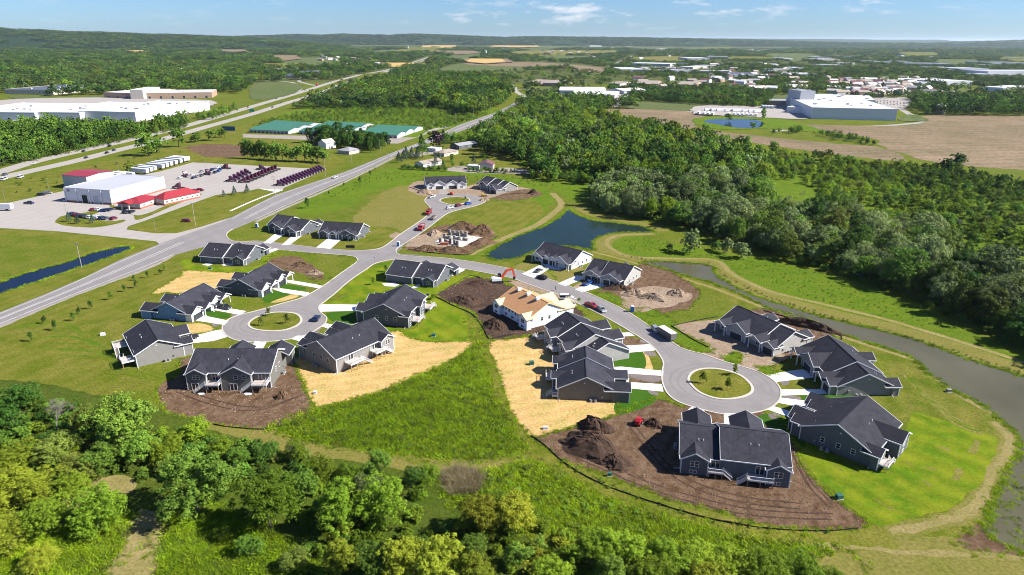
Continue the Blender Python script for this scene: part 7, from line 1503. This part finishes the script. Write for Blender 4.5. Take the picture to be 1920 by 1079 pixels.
for i, (x, y) in enumerate([(458, 297), (464, 297.5), (470, 298), (476, 298), (482, 298.5), (488, 299), (494, 299), (501, 300), (508, 300), (517, 301), (530, 302), (542, 302), (556, 303), (571, 303.5), (583, 304), (596, 305), (608, 306)]):
    tree('%s, %s from the left in the tree row behind the tractors' % ('slim dark tree' if i < 8 else 'leafy green tree', ordn[i] if i < 16 else 'last'), (x, y), 13 + (i * 7 % 4), 6 if i < 8 else 12, 'poplar' if i < 8 else 'round', 'dark' if i < 8 else 'mid', 'mid', i % 5, group='row of trees behind the tractors')

# --- woods: the largest show as single trees, the rest as one mass each
def inside(x, y, poly):
    c = np.zeros(x.shape, bool); n = len(poly)
    for i in range(n):
        x1, y1 = poly[i]; x2, y2 = poly[(i + 1) % n]
        with np.errstate(divide='ignore', invalid='ignore'):
            k = ((y1 > y) != (y2 > y)) & (x < (x2 - x1) * (y - y1) / (y2 - y1 + 1e-12) + x1)
        c ^= k
    return c
def scatter(poly, sp, seed, holes=()):
    w = np.array([P(*p) for p in poly]); x0, y0 = w.min(0); x1, y1 = w.max(0); rs = np.random.RandomState(seed)
    gx, gy = np.meshgrid(np.arange(x0, x1, sp), np.arange(y0, y1, sp)); gx = gx + rs.uniform(-.45, .45, gx.shape) * sp; gy = gy + rs.uniform(-.45, .45, gy.shape) * sp
    gx, gy = gx.ravel(), gy.ravel(); k = inside(gx, gy, w)
    for h in holes: k &= ~inside(gx, gy, np.array([P(*p) for p in h]))
    return np.stack([gx[k], gy[k]], 1)

stash = bpy.data.collections.new('tree_kinds')      # source meshes of the masses, not linked to the scene
def mass(name, label, cat, pts, protos, scales, zs=None, seed=0, kind='stuff'):
    """one object: points carrying copies of the given crown meshes through geometry nodes"""
    rs = np.random.RandomState(seed); n = len(pts)
    col_ = bpy.data.collections.new(name + '_kinds'); objs = []
    for i, (me) in enumerate(protos):
        o = bpy.data.objects.new('%s_%02d' % (name, i), me); col_.objects.link(o)
    me = bpy.data.meshes.new(name); z = np.zeros(n) if zs is None else zs
    me.vertices.add(n); me.vertices.foreach_set('co', np.stack([pts[:, 0], pts[:, 1], z], 1).ravel())
    a = me.attributes.new('sc', 'FLOAT_VECTOR', 'POINT'); a.data.foreach_set('vector', scales.ravel())
    a = me.attributes.new('pick', 'INT', 'POINT'); a.data.foreach_set('value', rs.randint(0, len(protos), n).astype(np.int32))
    a = me.attributes.new('rz', 'FLOAT_VECTOR', 'POINT'); v = np.zeros((n, 3)); v[:, 2] = rs.rand(n) * 6.28; a.data.foreach_set('vector', v.ravel())
    o = obj(name, me); ng = bpy.data.node_groups.new(name, 'GeometryNodeTree')
    ng.interface.new_socket('Geometry', in_out='INPUT', socket_type='NodeSocketGeometry'); ng.interface.new_socket('Geometry', in_out='OUTPUT', socket_type='NodeSocketGeometry')
    gi = ng.nodes.new('NodeGroupInput'); go = ng.nodes.new('NodeGroupOutput'); ip = ng.nodes.new('GeometryNodeInstanceOnPoints'); ci = ng.nodes.new('GeometryNodeCollectionInfo')
    ci.inputs['Collection'].default_value = col_; ci.inputs['Separate Children'].default_value = True; ci.inputs['Reset Children'].default_value = True
    def at(nm, ty):
        k = ng.nodes.new('GeometryNodeInputNamedAttribute'); k.data_type = ty; k.inputs['Name'].default_value = nm; return k.outputs['Attribute']
    ng.links.new(gi.outputs[0], ip.inputs['Points']); ng.links.new(ci.outputs[0], ip.inputs['Instance']); ip.inputs['Pick Instance'].default_value = True
    ng.links.new(at('pick', 'INT'), ip.inputs['Instance Index']); ng.links.new(at('rz', 'FLOAT_VECTOR'), ip.inputs['Rotation']); ng.links.new(at('sc', 'FLOAT_VECTOR'), ip.inputs['Scale'])
    ng.links.new(ip.outputs[0], go.inputs[0]); m = o.modifiers.new('copies', 'NODES'); m.node_group = ng
    return tag(o, label, cat, None, kind)
def unit_protos(spec, lod):
    return [crown(k, lf, lod, v) for k, lf, v in spec]

W_ = {'round': .9, 'wide': .95, 'shrub': 1.0, 'poplar': .42, 'cone': .56}
def wood(poly, sp, hrange, ratio, spec, label, group, seed, singles, holes=(), lod_near='mid', cat='trees', massname='woodland', kindlabel=None):
    """spec: list of (kind, leaf, var); ratio = crown width / height"""
    pts = scatter(poly, sp, seed, holes); d = np.hypot(pts[:, 0], pts[:, 1]); o = np.argsort(d); pts = pts[o]; rs = np.random.RandomState(seed + 5)
    n1 = min(singles, len(pts)); H = rs.uniform(hrange[0], hrange[1], len(pts)) * np.exp(rs.randn(len(pts)) * .2).clip(.6, 1.45)
    pxs = project(pts[:, 0], pts[:, 1])[0]; pmin, pmax = pxs[:n1].min(), pxs[:n1].max()
    for i in range(n1):
        k, lf, v = spec[rs.randint(len(spec))]
        lf_n = {'mid': 'green', 'lime': 'bright lime', 'yellow': 'yellow green', 'dark': 'dark green', 'silver': 'silvery', 'olive': 'olive', 'far': 'dull green', 'spruce': 'blue green', 'brown': 'brown'}[lf]
        wh = '%s, %s' % (['nearest rank', 'second rank', 'middle depth', 'deep inside'][min(3, i * 4 // n1)], ['left end', 'left part', 'middle', 'right part', 'right end'][int(np.clip((pxs[i] - pmin) / (pmax - pmin + 1e-6) * 5, 0, 4))])
        t = tree('%s %s %s' % (lf_n, {'round': 'round tree', 'wide': 'broad tree', 'shrub': 'shrub', 'poplar': 'slim tree', 'cone': 'conifer'}[k], label + ', ' + wh), None, H[i], H[i] * ratio * rs.uniform(.9, 1.25) * (.55 if k == 'poplar' else 1), k, lf, 'near' if np.hypot(*pts[i]) < 480 else lod_near, v, group='%s %s %s' % (lf_n, k if k != 'round' else 'trees', group), at=pts[i])
    rest = pts[n1:]
    if len(rest):
        Hh = H[n1:]; md_ = np.median(np.hypot(rest[:, 0], rest[:, 1])); m = 'far' if md_ > 700 else ('mid' if md_ > 430 else 'near')
        pr = unit_protos(spec, m); sx = Hh * ratio
        mass(massname, 'mass of trees ' + group, cat, rest, pr, np.stack([sx, sx, Hh], 1), seed=seed)
# near bank willows and the big wood east of the channel
main_wood = [(895, 262), (960, 225), (985, 213), (1040, 207), (1110, 217), (1150, 232), (1180, 240), (1240, 252), (1330, 266), (1440, 288), (1560, 302), (1700, 316), (1800, 322), (1920, 350), (2060, 370), (2060, 700), (1920, 655), (1800, 596), (1740, 568), (1700, 552), (1640, 525), (1560, 505), (1500, 490), (1440, 478), (1395, 472), (1330, 440), (1270, 425), (1180, 412), (1160, 405), (1240, 400), (1240, 360), (1130, 350), (1110, 338), (1040, 322), (1000, 300), (960, 285), (900, 272)]
glade = [(1440, 338), (1500, 338), (1535, 362), (1540, 402), (1490, 414), (1430, 408)]
glade2 = [(1815, 470), (1900, 480), (1985, 520), (1930, 560), (1850, 520)]
glade3 = [(1560, 395), (1640, 392), (1720, 425), (1780, 470), (1740, 470), (1640, 430), (1570, 412)]
silverzone = [(1250, 350), (1330, 340), (1430, 372), (1440, 412), (1500, 416), (1600, 418), (1720, 450), (1800, 500), (1860, 540), (1930, 600), (2060, 650), (2060, 700), (1920, 655), (1800, 596), (1700, 552), (1560, 505), (1440, 478), (1330, 440), (1270, 425), (1250, 400)]
youngzone = [(1320, 268), (1440, 288), (1560, 302), (1700, 316), (1800, 322), (1920, 350), (2060, 370), (2060, 640), (1930, 600), (1860, 540), (1800, 500), (1720, 450), (1600, 418), (1540, 402), (1535, 362), (1500, 338), (1440, 338), (1400, 300)]
wood([(1106, 386), (1112, 366), (1135, 350), (1180, 342), (1240, 352), (1255, 385), (1245, 408), (1200, 410), (1150, 404)], 5.0, (9, 12), .8, [('poplar', 'silver', 0), ('shrub', 'silver', 1), ('poplar', 'silver', 2), ('poplar', 'mid', 2)], 'in the pond corner clump', 'in the clump on the pond corner', 31, 26)
wood(silverzone, 7.4, (10, 15), .95, [('round', 'silver', 2), ('wide', 'silver', 3), ('round', 'silver', 4), ('round', 'olive', 5), ('wide', 'mid', 6), ('round', 'dark', 7)], 'in the silvery belt of the wood', 'in the silvery belt of the wood', 32, 50, [glade, glade2])
wood(youngzone, 7.0, (3.5, 7.5), .95, [('shrub', 'lime', 1), ('round', 'mid', 2), ('shrub', 'mid', 3), ('shrub', 'lime', 4), ('poplar', 'mid', 1), ('round', 'dark', 5), ('shrub', 'lime', 6), ('round', 'mid', 2), ('shrub', 'lime', 2), ('round', 'olive', 3)], 'in the young growth', 'in the young growth behind the silvery belt', 33, 30, [glade, glade2, glade3])
wood([p for p in main_wood], 7.6, (10, 15), .8, [('round', 'mid', 1), ('round', 'dark', 2), ('poplar', 'mid', 3), ('wide', 'mid', 4), ('round', 'silver', 5), ('round', 'lime', 6), ('poplar', 'lime', 0), ('round', 'mid', 2)], 'in the tall wood above the pond', 'in the tall wood above the pond', 34, 40, [glade, glade2, silverzone, youngzone, [(1030, 343), (1125, 350), (1180, 342), (1255, 352), (1255, 410), (1106, 410), (1080, 380)]])
wood([(985, 331), (1050, 331), (1120, 340), (1130, 350), (1060, 345), (1000, 338)], 5, (5, 8), .8, [('round', 'lime', 1), ('round', 'mid', 2)], 'along the wood edge above the green bank', 'along the wood edge above the bank', 35, 18)
wood([(895, 262), (960, 272), (1012, 296), (1050, 326), (1030, 334), (985, 329), (1000, 316), (970, 300), (925, 290), (900, 282)], 7.5, (9, 15), .85, [('round', 'mid', 1), ('round', 'dark', 2), ('wide', 'mid', 3)], 'round the lawns of the bungalows', 'round the lawns of the bungalows', 48, 14)
def under(poly, seed, sp=4.2, hr=(1.6, 4.2), holes=(), leaf=('mid', 'lime', 'olive', 'dark')):
    p = scatter(poly, sp, seed, holes); r_ = np.random.RandomState(seed); k = r_.uniform(hr[0], hr[1], len(p)); mass('undergrowth', 'undergrowth filling the gaps between the trees', 'shrubs', p, [crown('shrub', lf, 'far', i) for i, lf in enumerate(leaf)], np.stack([k * 1.5, k * 1.5, k], 1), seed=seed)
under(main_wood, 90, 5.0, (1.6, 4.5), [glade, glade2, youngzone]); under(youngzone, 92, 6.5, (.8, 2.4), [glade, glade2], ('lime', 'lime', 'mid', 'olive')); under([(-90, 244), (200, 240), (350, 233), (350, 240), (130, 288), (0, 313), (-90, 332)], 91, 5)
for x, y, h, lb in ((1240, 345, 12, 'bare grey tree standing out of the wood above the silvery clump'), (1300, 352, 10, 'bare grey tree in the middle of the tall wood'), (1505, 372, 9, 'thin bare tree on the glade'), (1830, 335, 10, 'dead tree at the field edge, left of three'), (1862, 340, 11, 'dead tree at the field edge, middle of three'), (1905, 345, 10, 'dead tree at the field edge, right of three'), (1905, 520, 8, 'thin bare tree on the right glade'), (1560, 470, 9, 'bare twiggy tree in the silvery belt'), (1800, 430, 9, 'bare tree in the young growth, left one'), (1850, 420, 9, 'bare tree in the young growth, right one')):
    tree(lb, (x, y), h, h * .7, bare=True, var=int(x) % 3)
for px, w in (((1770, 325), 13), ((1795, 320), 15), ((1330, 268), 14), ((1240, 250), 12)):
    tree({1770: 'dark round tree at the field edge, left of two', 1795: 'larger dark round tree at the field edge', 1330: 'dark round tree against the tilled field', 1240: 'silvery round tree against the tilled field'}[px[0]], px, w * .9, w, 'round', 'dark' if px[0] != 1240 else 'silver', 'mid', 3)

wood([(-90, 244), (0, 242), (120, 240), (200, 240), (250, 246), (330, 230), (350, 233), (350, 240), (270, 255), (200, 268), (130, 287), (50, 306), (0, 312), (-90, 332)], 8.5, (9, 14), .9, [('round', 'mid', 1), ('round', 'dark', 2), ('wide', 'mid', 4), ('round', 'mid', 5)], 'in the warehouse side wood', 'between warehouse and highway', 36, 20)
wood([(365, 222), (400, 212), (440, 202), (450, 207), (420, 220), (380, 228)], 7, (5, 8), .9, [('round', 'mid', 1), ('shrub', 'mid', 3)], 'on the highway verge right of the warehouse', 'on the verge right of the warehouse', 37, 10)
wood([(470, 238), (520, 222), (580, 210), (640, 196), (700, 188), (760, 196), (860, 214), (925, 212), (900, 222), (862, 232), (840, 240), (800, 246), (700, 244), (600, 238), (520, 236)], 6.5, (2.2, 4.6), 1.2, [('shrub', 'mid', 1), ('shrub', 'lime', 2), ('shrub', 'olive', 3), ('shrub', 'mid', 4)], 'in the scrub field behind the green sheds', 'in the scrub field behind the sheds', 38, 60, cat='shrubs', massname='scrub')
wood([(640, 190), (650, 178), (690, 168), (720, 158), (800, 150), (900, 152), (950, 168), (955, 188), (930, 205), (900, 216), (860, 216), (800, 200), (740, 194), (680, 192)], 9.5, (13, 19), .85, [('round', 'mid', 1), ('round', 'dark', 2), ('wide', 'mid', 4), ('round', 'dark', 5), ('wide', 'olive', 1), ('round', 'lime', 3)], 'in the grove by the highway', 'in the grove between highway and main road', 39, 20, lod_near='mid')
wood([(578, 268), (600, 262), (660, 264), (720, 270), (735, 276), (700, 288), (668, 280), (640, 278), (600, 274)], 6.5, (9, 14), .7, [('round', 'mid', 1), ('round', 'dark', 2), ('poplar', 'mid', 2), ('poplar', 'dark', 3)], 'in front of the green roofed sheds', 'in front of the green roofed sheds', 40, 16)
wood([(835, 268), (870, 258), (940, 220), (955, 212), (990, 214), (960, 232), (900, 268), (900, 275), (860, 272)], 6, (6, 10), .85, [('round', 'lime', 1), ('round', 'mid', 2), ('shrub', 'mid', 3)], 'right of the main road', 'along the right side of the main road', 41, 14)
for poly, sp, hr, sd, lb in (([(1188, 186), (1300, 178), (1440, 180), (1448, 196), (1420, 202), (1320, 198), (1200, 190)], 7, (6, 11), 42, 'behind the trailer yard'), ([(1010, 208), (1050, 196), (1100, 192), (1148, 196), (1150, 203), (1118, 214), (1060, 212)], 8.5, (11, 15), 43, 'in front of the white yard halls'),
                            ([(1700, 205), (1740, 195), (1800, 192), (1920, 196), (2060, 200), (2060, 216), (1920, 219), (1800, 218), (1770, 216), (1735, 217), (1720, 208)], 9, (10, 15), 44, 'behind the tilled field'), ([(1520, 252), (1560, 252), (1640, 270), (1638, 274), (1560, 262)], 5, (3, 6), 45, 'in the hedge crossing the tilled field'), ([(1445, 248), (1460, 243), (1465, 249), (1450, 252)], 5, (3, 5), 46, 'in the bush clump left of the hedge'), ([(1478, 250), (1495, 242), (1508, 247), (1490, 253)], 5, (4, 6), 47, 'in the bush clump by the factory field')):
    wood(poly, sp, hr, .9, [('round', 'mid', 1), ('round', 'dark', 2), ('wide', 'mid', 4)], lb, lb, sd, 5)

# --- the far woods: everything beyond is tree country cut by fields, roads and works
rs = np.random.RandomState(77)
far_holes = [px for _, _, px in fields] + [[(-200, 240), (-200, 190), (200, 178), (440, 174), (480, 196), (380, 228), (100, 240)], [(480, 156), (560, 152), (640, 150), (620, 180), (480, 232), (-200, 400), (-200, 300), (400, 215)],
             [(1430, 222), (1430, 190), (1480, 186), (1540, 184), (1640, 186), (1710, 190), (1740, 232), (1500, 236)], [(900, 180), (980, 176), (1000, 190), (950, 205)], [(1045, 176), (1180, 176), (1190, 192), (1040, 194)]]
def far_pts(d0, d1, sp, spread=.75):
    out = []; d = d0
    A0, A1 = math.atan(-1010 / FOC), math.atan(1010 / FOC)
    while d < d1:
        s = sp(d); n = int((A1 - A0) * d / s); a = A0 + (A1 - A0) * (np.arange(n) + rs.rand(n) * .9) / n; dd = d + rs.uniform(-.45, .45, n) * s
        out.append(np.stack([dd * np.sin(a) , dd * np.cos(a)], 1)); d += s * .95
    return np.concatenate(out)
pts = far_pts(1000, 7600, lambda d: 10.5 if d < 1500 else (13 if d < 2200 else 13 * (d / 2200) ** .95))
px, py = project(pts[:, 0], pts[:, 1]); keep = py < 205
for h_ in far_holes: keep &= ~inside(px, py, h_)
# tree country limits: open land in the middle left triangle handled by the holes; patchiness from noise
g2 = np.sin(pts[:, 0] * .019 + pts[:, 1] * .006 + 2) * np.sin(pts[:, 1] * .0125 - pts[:, 0] * .004) + .5 * np.sin(pts[:, 0] * .041) * np.sin(pts[:, 1] * .027 + 1)
g1 = np.sin(pts[:, 0] * .0031 + 1.3) * np.sin(pts[:, 1] * .0023 + .4) + .6 * np.sin(pts[:, 0] * .0077 + pts[:, 1] * .0051) + .5 * np.sin(pts[:, 1] * .011 - pts[:, 0] * .004)
dens = np.where(py > 170, .97, np.where((g1 > -.6) & (g2 > np.where(px > 900, -.42, -.72)), .92, .08))
keep &= rs.rand(len(pts)) < dens
for (A, u, W, n_, D) in FOOT:
    if A[1] < 900: continue
    a_ = (pts - A) @ u; b_ = (pts - A) @ n_; fr_ = 70 if W > 34 else 25
    keep &= ~((a_ > -9) & (a_ < W + 9) & (b_ > -fr_) & (b_ < D + 8))
for ln in ([(300, 249), (375, 229), (480, 205), (555, 183), (600, 168), (655, 150), (730, 133), (775, 121), (812, 106)], [(930, 211), (950, 203), (985, 183), (965, 162), (930, 155)], [(1125, 135), (1150, 122), (1175, 110), (1190, 103)]):
    w = [np.array(P(*p)) for p in ln]
    for a, b in zip(w[:-1], w[1:]):
        ab = b - a; t_ = np.clip(((pts - a) @ ab) / (ab @ ab), 0, 1); keep &= np.linalg.norm(pts - (a + t_[:, None] * ab), axis=1) > (34 if ln[0][0] < 500 else 14)
pts = pts[keep]; px, py = px[keep], py[keep]; d = np.hypot(pts[:, 0], pts[:, 1])
n = len(pts)
hh = rs.uniform(8, 15, n) * np.exp(rs.randn(n) * .25).clip(.5, 1.5) * np.where((py < 185) & (py > 105) & (px > 1150), .75, 1); sc = np.where(d < 1500, 1, np.where(d < 2200, 1.15, 1.15 * (d / 2200) ** .95)); sx = hh * 1.25 * sc
S = np.stack([sx, sx, hh], 1)
spf = unit_protos([('round', 'far', 1), ('round', 'far', 2), ('wide', 'far', 4), ('round', 'dark', 2), ('round', 'mid', 3), ('round', 'olive', 2), ('wide', 'mid', 1)], 'far')
order = np.argsort(d)
# the nearest stand alone
k1 = order[:20]
for i in k1:
    v = rs.randint(5); tree('dull green tree at the near rim of the far woods', None, hh[i], hh[i] * .9, 'round', ['far', 'mid', 'dark'][v % 3], 'far', v, group='trees at the near rim of the far woods', at=pts[i])
k2 = order[20:]
mass('woodland', 'far woods spreading to the horizon between fields and works', 'trees', pts[k2], spf, S[k2], seed=5)
hp = far_pts(5900, 15500, lambda d: 42 * (d / 6900) ** 1.25); hx = project(hp[:, 0], hp[:, 1])[0]; hd_ = hp[:, 1]; hzv = np.zeros(len(hp))
for D_, dep, xs_, rise_ in HILLS[:2]:
    t_ = (hd_ - D_) / dep + .5; pr_ = np.where((t_ > 0) & (t_ < 1), np.sin(np.pi * np.clip(t_, 0, 1)) ** .8, 0); hzv = np.maximum(hzv, np.maximum(0, CAM_H + np.interp(hx, xs_, rise_) / FOC * D_) * pr_)
g3 = np.sin(hp[:, 0] * .0031 + 2) * np.sin(hp[:, 1] * .0019) + .6 * np.sin(hp[:, 0] * .0093 + 1) * np.sin(hp[:, 1] * .0061)
k = (hzv > 6) & (g3 > -.62); hp = hp[k]; hzv = hzv[k]; dd_ = np.hypot(hp[:, 0], hp[:, 1]); hh2 = rs.uniform(11, 19, len(hp)); mass('woodland', 'wooded slopes of the hills on the skyline', 'trees', hp, spf, np.stack([50 * (dd_ / 6900) ** 1.25] * 2 + [hh2], 1), zs=hzv - 1.5, seed=6)
print('FAR TREES', n)

# --- tall grass, weeds and reeds of the foreground
def tuft(seed, n, spread, h, mat, w=.045):
    rs_ = np.random.RandomState(seed); V = np.zeros((n, 3, 3)); p = rs_.randn(n, 2) * spread * .5; a = rs_.rand(n) * 6.28; ln = h * (.5 + .7 * rs_.rand(n)); lean = rs_.randn(n, 2) * .8
    V[:, 0, 0] = p[:, 0] - np.cos(a) * w; V[:, 0, 1] = p[:, 1] - np.sin(a) * w; V[:, 1, 0] = p[:, 0] + np.cos(a) * w; V[:, 1, 1] = p[:, 1] + np.sin(a) * w
    V[:, 2, 0] = p[:, 0] + lean[:, 0] * ln; V[:, 2, 1] = p[:, 1] + lean[:, 1] * ln; V[:, 2, 2] = ln
    me = bpy.data.meshes.new('tuft'); me.from_pydata([tuple(v) for v in V.reshape(-1, 3)], [], [(3 * i, 3 * i + 1, 3 * i + 2) for i in range(n)]); me.materials.append(mat); me.update(); return me
tg = [tuft(i, 46, 1.1, .5, LEAF['grass'], .11) for i in range(4)] + [tuft(9, 40, 1.0, .45, LEAF['olive'], .1)]
def grassmass(name, label, poly, sp, seed, protos, s=(.7, 1.4), cat='grass', holes=()):
    p = scatter(poly, sp, seed, holes); rs_ = np.random.RandomState(seed); k = rs_.uniform(s[0], s[1], len(p)); mass(name, label, cat, p, protos, np.stack([k, k, k * rs_.uniform(.7, 1.2, len(p))], 1), seed=seed)
grassmass('tall_grass', 'tall bright meadow grass between the straw lots and the foreground', [(500, 802), (592, 768), (705, 739), (842, 683), (882, 655), (900, 640), (925, 740), (960, 800), (995, 840), (960, 858), (830, 862), (700, 847), (580, 830)], 1.05, 61, tg)
grassmass('tall_grass', 'tall grass along the foreground thicket', [(1000, 862), (1100, 918), (1210, 962), (1335, 992), (1450, 1015), (1560, 1030), (1500, 1060), (1100, 1010), (960, 985), (830, 930), (850, 890), (930, 880)], .85, 62, tg)
wd = [crown('shrub', lf, 'far', v) for lf, v in (('lime', 1), ('mid', 2), ('lime', 3), ('olive', 4))]
def weeds(label, poly, sp, seed, s=(.35, .9)):
    p = scatter(poly, sp, seed); rs_ = np.random.RandomState(seed); k = rs_.uniform(s[0], s[1], len(p)); mass('weeds', label, 'weeds', p, wd, np.stack([k * 1.9, k * 1.9, k], 1), seed=seed)
weeds('clumps of weeds in the bright meadow', [(520, 805), (600, 772), (705, 745), (842, 690), (880, 665), (900, 680), (925, 745), (955, 805), (985, 840), (950, 856), (830, 860), (700, 845), (580, 828)], 2.6, 81)
weeds('clumps of weeds above the foreground thicket', [(1000, 866), (1100, 925), (1210, 966), (1335, 996), (1450, 1018), (1560, 1034), (1500, 1060), (1100, 1010), (960, 985), (860, 960), (880, 900)], 2.2, 82, (.4, 1.1))
weeds('weeds on the bank behind the pond', [(1160, 450), (1240, 446), (1300, 466), (1380, 480), (1450, 492), (1560, 520), (1700, 568), (1800, 614), (1780, 625), (1640, 590), (1520, 560), (1400, 510), (1330, 484), (1190, 476)], 3.4, 83, (.25, .6))
grassmass('tall_grass', 'lush grass of the lower left corner', [(315, 965), (470, 960), (620, 1090), (290, 1100)], .9, 63, tg)
grassmass('tall_grass', 'lush grass left of the cut path', [(-20, 1000), (120, 990), (245, 965), (240, 1000), (190, 1090), (-40, 1100)], .9, 64, tg)
rd = [tuft(20 + i, 60, .8, 1.5, LEAF['reed'], .05) for i in range(2)]
grassmass('reeds', 'brown reed bed below the mown swath', [(830, 890), (870, 880), (905, 895), (895, 925), (850, 930)], .7, 65, rd, cat='reeds')
sh = [crown('shrub', lf, 'far', v) for lf, v in (('mid', 1), ('lime', 2), ('olive', 3), ('dark', 4))]
def shrubmass(label, poly, sp, hr, seed, protos=sh, name='thicket', holes=()):
    p = scatter(poly, sp, seed, holes); rs_ = np.random.RandomState(seed); k = rs_.uniform(hr[0], hr[1], len(p)); mass(name, label, 'shrubs', p, protos, np.stack([k * 1.4, k * 1.4, k], 1), seed=seed)
near_sh = [crown('shrub', lf, 'mid', v) for lf, v in (('mid', 1), ('lime', 2), ('olive', 3), ('mid', 4), ('dark', 5))]
shrubmass('low thicket under the trees of the left foreground', [(-60, 740), (60, 740), (190, 790), (330, 810), (420, 815), (520, 845), (600, 865), (640, 900), (600, 940), (560, 950), (470, 900), (380, 905), (270, 900), (160, 900), (110, 940), (-60, 1000)], 3.6, (1.8, 3.6), 71, near_sh)
shrubmass('low thicket under the lime trees of the lower middle', [(560, 900), (700, 890), (790, 925), (800, 980), (1000, 990), (1100, 1020), (1300, 1030), (1500, 1050), (1600, 1130), (560, 1130), (560, 990)], 3.8, (1.4, 3.2), 72, [crown('shrub', lf, 'mid', v) for lf, v in (('lime', 1), ('lime', 2), ('mid', 3), ('yellow', 4))])
shrubmass('weeds along the black silt fence', [(1015, 838), (1060, 874), (1120, 910), (1200, 940), (1280, 965), (1350, 984), (1440, 998), (1560, 1003), (1560, 997), (1440, 990), (1350, 975), (1280, 955), (1200, 930), (1120, 898), (1060, 862), (1020, 828)], 1.3, (.3, .8), 77, name='weeds')
shrubmass('weeds on the banks of the channel', [(1150, 476), (1260, 492), (1330, 494), (1375, 525), (1440, 556), (1540, 588), (1652, 616), (1765, 648), (1920, 700), (1920, 706), (1760, 652), (1650, 620), (1540, 594), (1440, 562), (1350, 516), (1330, 500), (1210, 490), (1120, 470)], 1.6, (.35, .8), 73, name='bank_weeds')
shrubmass('scattered weeds in the rough grass by the highway', [(0, 345), (150, 318), (330, 282), (360, 300), (170, 340), (0, 378)], 14, (1.0, 2.6), 74, name='weeds')
shrubmass('tufty weeds of the north meadow', [(720, 322), (1000, 335), (1060, 355), (960, 345), (800, 330), (700, 345), (560, 395)], 4.5, (.4, 1.2), 75, name='weeds')
shrubmass('weeds on the shaded bank right of the channel', [(1440, 485), (1560, 515), (1700, 560), (1800, 605), (1920, 662), (1920, 640), (1800, 590), (1700, 545), (1560, 500)], 4, (1.5, 3.2), 76, near_sh, name='thicket')

# ragged grass fringes where lots, tracks and water meet the grass
STREET = np.array([q for n_, q in OUT if n_ == 'street'][0])
DRV = [np.array(q) for n_, q in OUT if n_ in ('driveway', 'patio')]
def fringe(names, label, protos, every, jit, s, seed, nm='edge_grass', skip=None):
    r_ = np.random.RandomState(seed); P_ = []
    for n_, q in OUT:
        if n_ not in names: continue
        q = np.array(q); d_ = np.linalg.norm(np.roll(q, -1, 0) - q, axis=1)
        for a, b, L_ in zip(q, np.roll(q, -1, 0), d_):
            k = max(1, int(L_ / every)); t_ = r_.rand(k, 1); P_.append(a + (b - a) * t_ + r_.randn(k, 2) * jit)
    P_ = np.concatenate(P_); dd = np.hypot(P_[:, 0], P_[:, 1]); P_ = P_[(dd < 430) & ~inside(P_[:, 0], P_[:, 1], STREET)]; k = r_.uniform(s[0], s[1], len(P_)); mass(nm, label, 'grass', P_, protos, np.stack([k, k, k], 1), seed=seed)
fringe(('straw_lot', 'soil_lot'), 'ragged grass along the rims of straw and soil lots', tg, .5, .35, (.25, .7), 101)
fringe(('pond', 'channel', 'ditch_pond'), 'bright grass rim of the ponds', tg[:4], .45, .45, (.4, 1.0), 102)
fringe(('meadow', 'glade', 'weed_patch', 'mud_bank', 'vacant_lot'), 'uneven grass along meadow rims', tg, .6, .8, (.3, .8), 103)
# clods on the soil lots and straw lots
def stone(seed):
    mb = MB(); r_ = np.random.RandomState(seed); vs = [tuple(np.array(v) * (.7 + .6 * r_.rand())) for v in ((1, 0, 0), (-1, 0, 0), (0, 1, 0), (0, -1, 0), (0, 0, .8))]; mb.add(vs, [(0, 2, 4), (2, 1, 4), (1, 3, 4), (3, 0, 4)]); return mb
cl = [stone(i).mesh('clod', M['darkdirt'] if i < 3 else M['sand']) for i in range(5)]
for nm_, lb_, sp_, sd_ in (('soil_lot', 'clods and stones scattered over the bare soil', 1.1, 111),):
    P_ = []
    for n_, q in OUT:
        if n_ != nm_: continue
        q = np.array(q); lo, hi = q.min(0), q.max(0); r_ = np.random.RandomState(sd_); k = int((hi - lo).prod() / sp_); p = lo + (hi - lo) * r_.rand(k, 2); p = p[inside(p[:, 0], p[:, 1], q)]; P_.append(p)
    P_ = np.concatenate(P_); P_ = P_[~inside(P_[:, 0], P_[:, 1], STREET)]; k = r_.uniform(.05, .26, len(P_)) ** 1.0; mass('clods', lb_, 'clods', P_, cl, np.stack([k, k, k], 1), seed=sd_)
# ================================================================== HAZE
hz = MB(); hz.box(-46000, 46000, -1600, 46500, -3, 215)
me = hz.mesh('haze', []) if False else None
mh = bpy.data.materials.new('haze'); mh.use_nodes = True; nt = mh.node_tree; nt.nodes.clear()
out = nt.nodes.new('ShaderNodeOutputMaterial'); pv = nt.nodes.new('ShaderNodeVolumePrincipled'); pv.inputs['Color'].default_value = (.72, .86, 1, 1); pv.inputs['Density'].default_value = 1.9e-5; pv.inputs['Anisotropy'].default_value = .3
nt.links.new(pv.outputs[0], out.inputs['Volume'])
tag(hz.build('haze', mh), None, None, kind='stuff')
print('objects', len(bpy.data.objects))
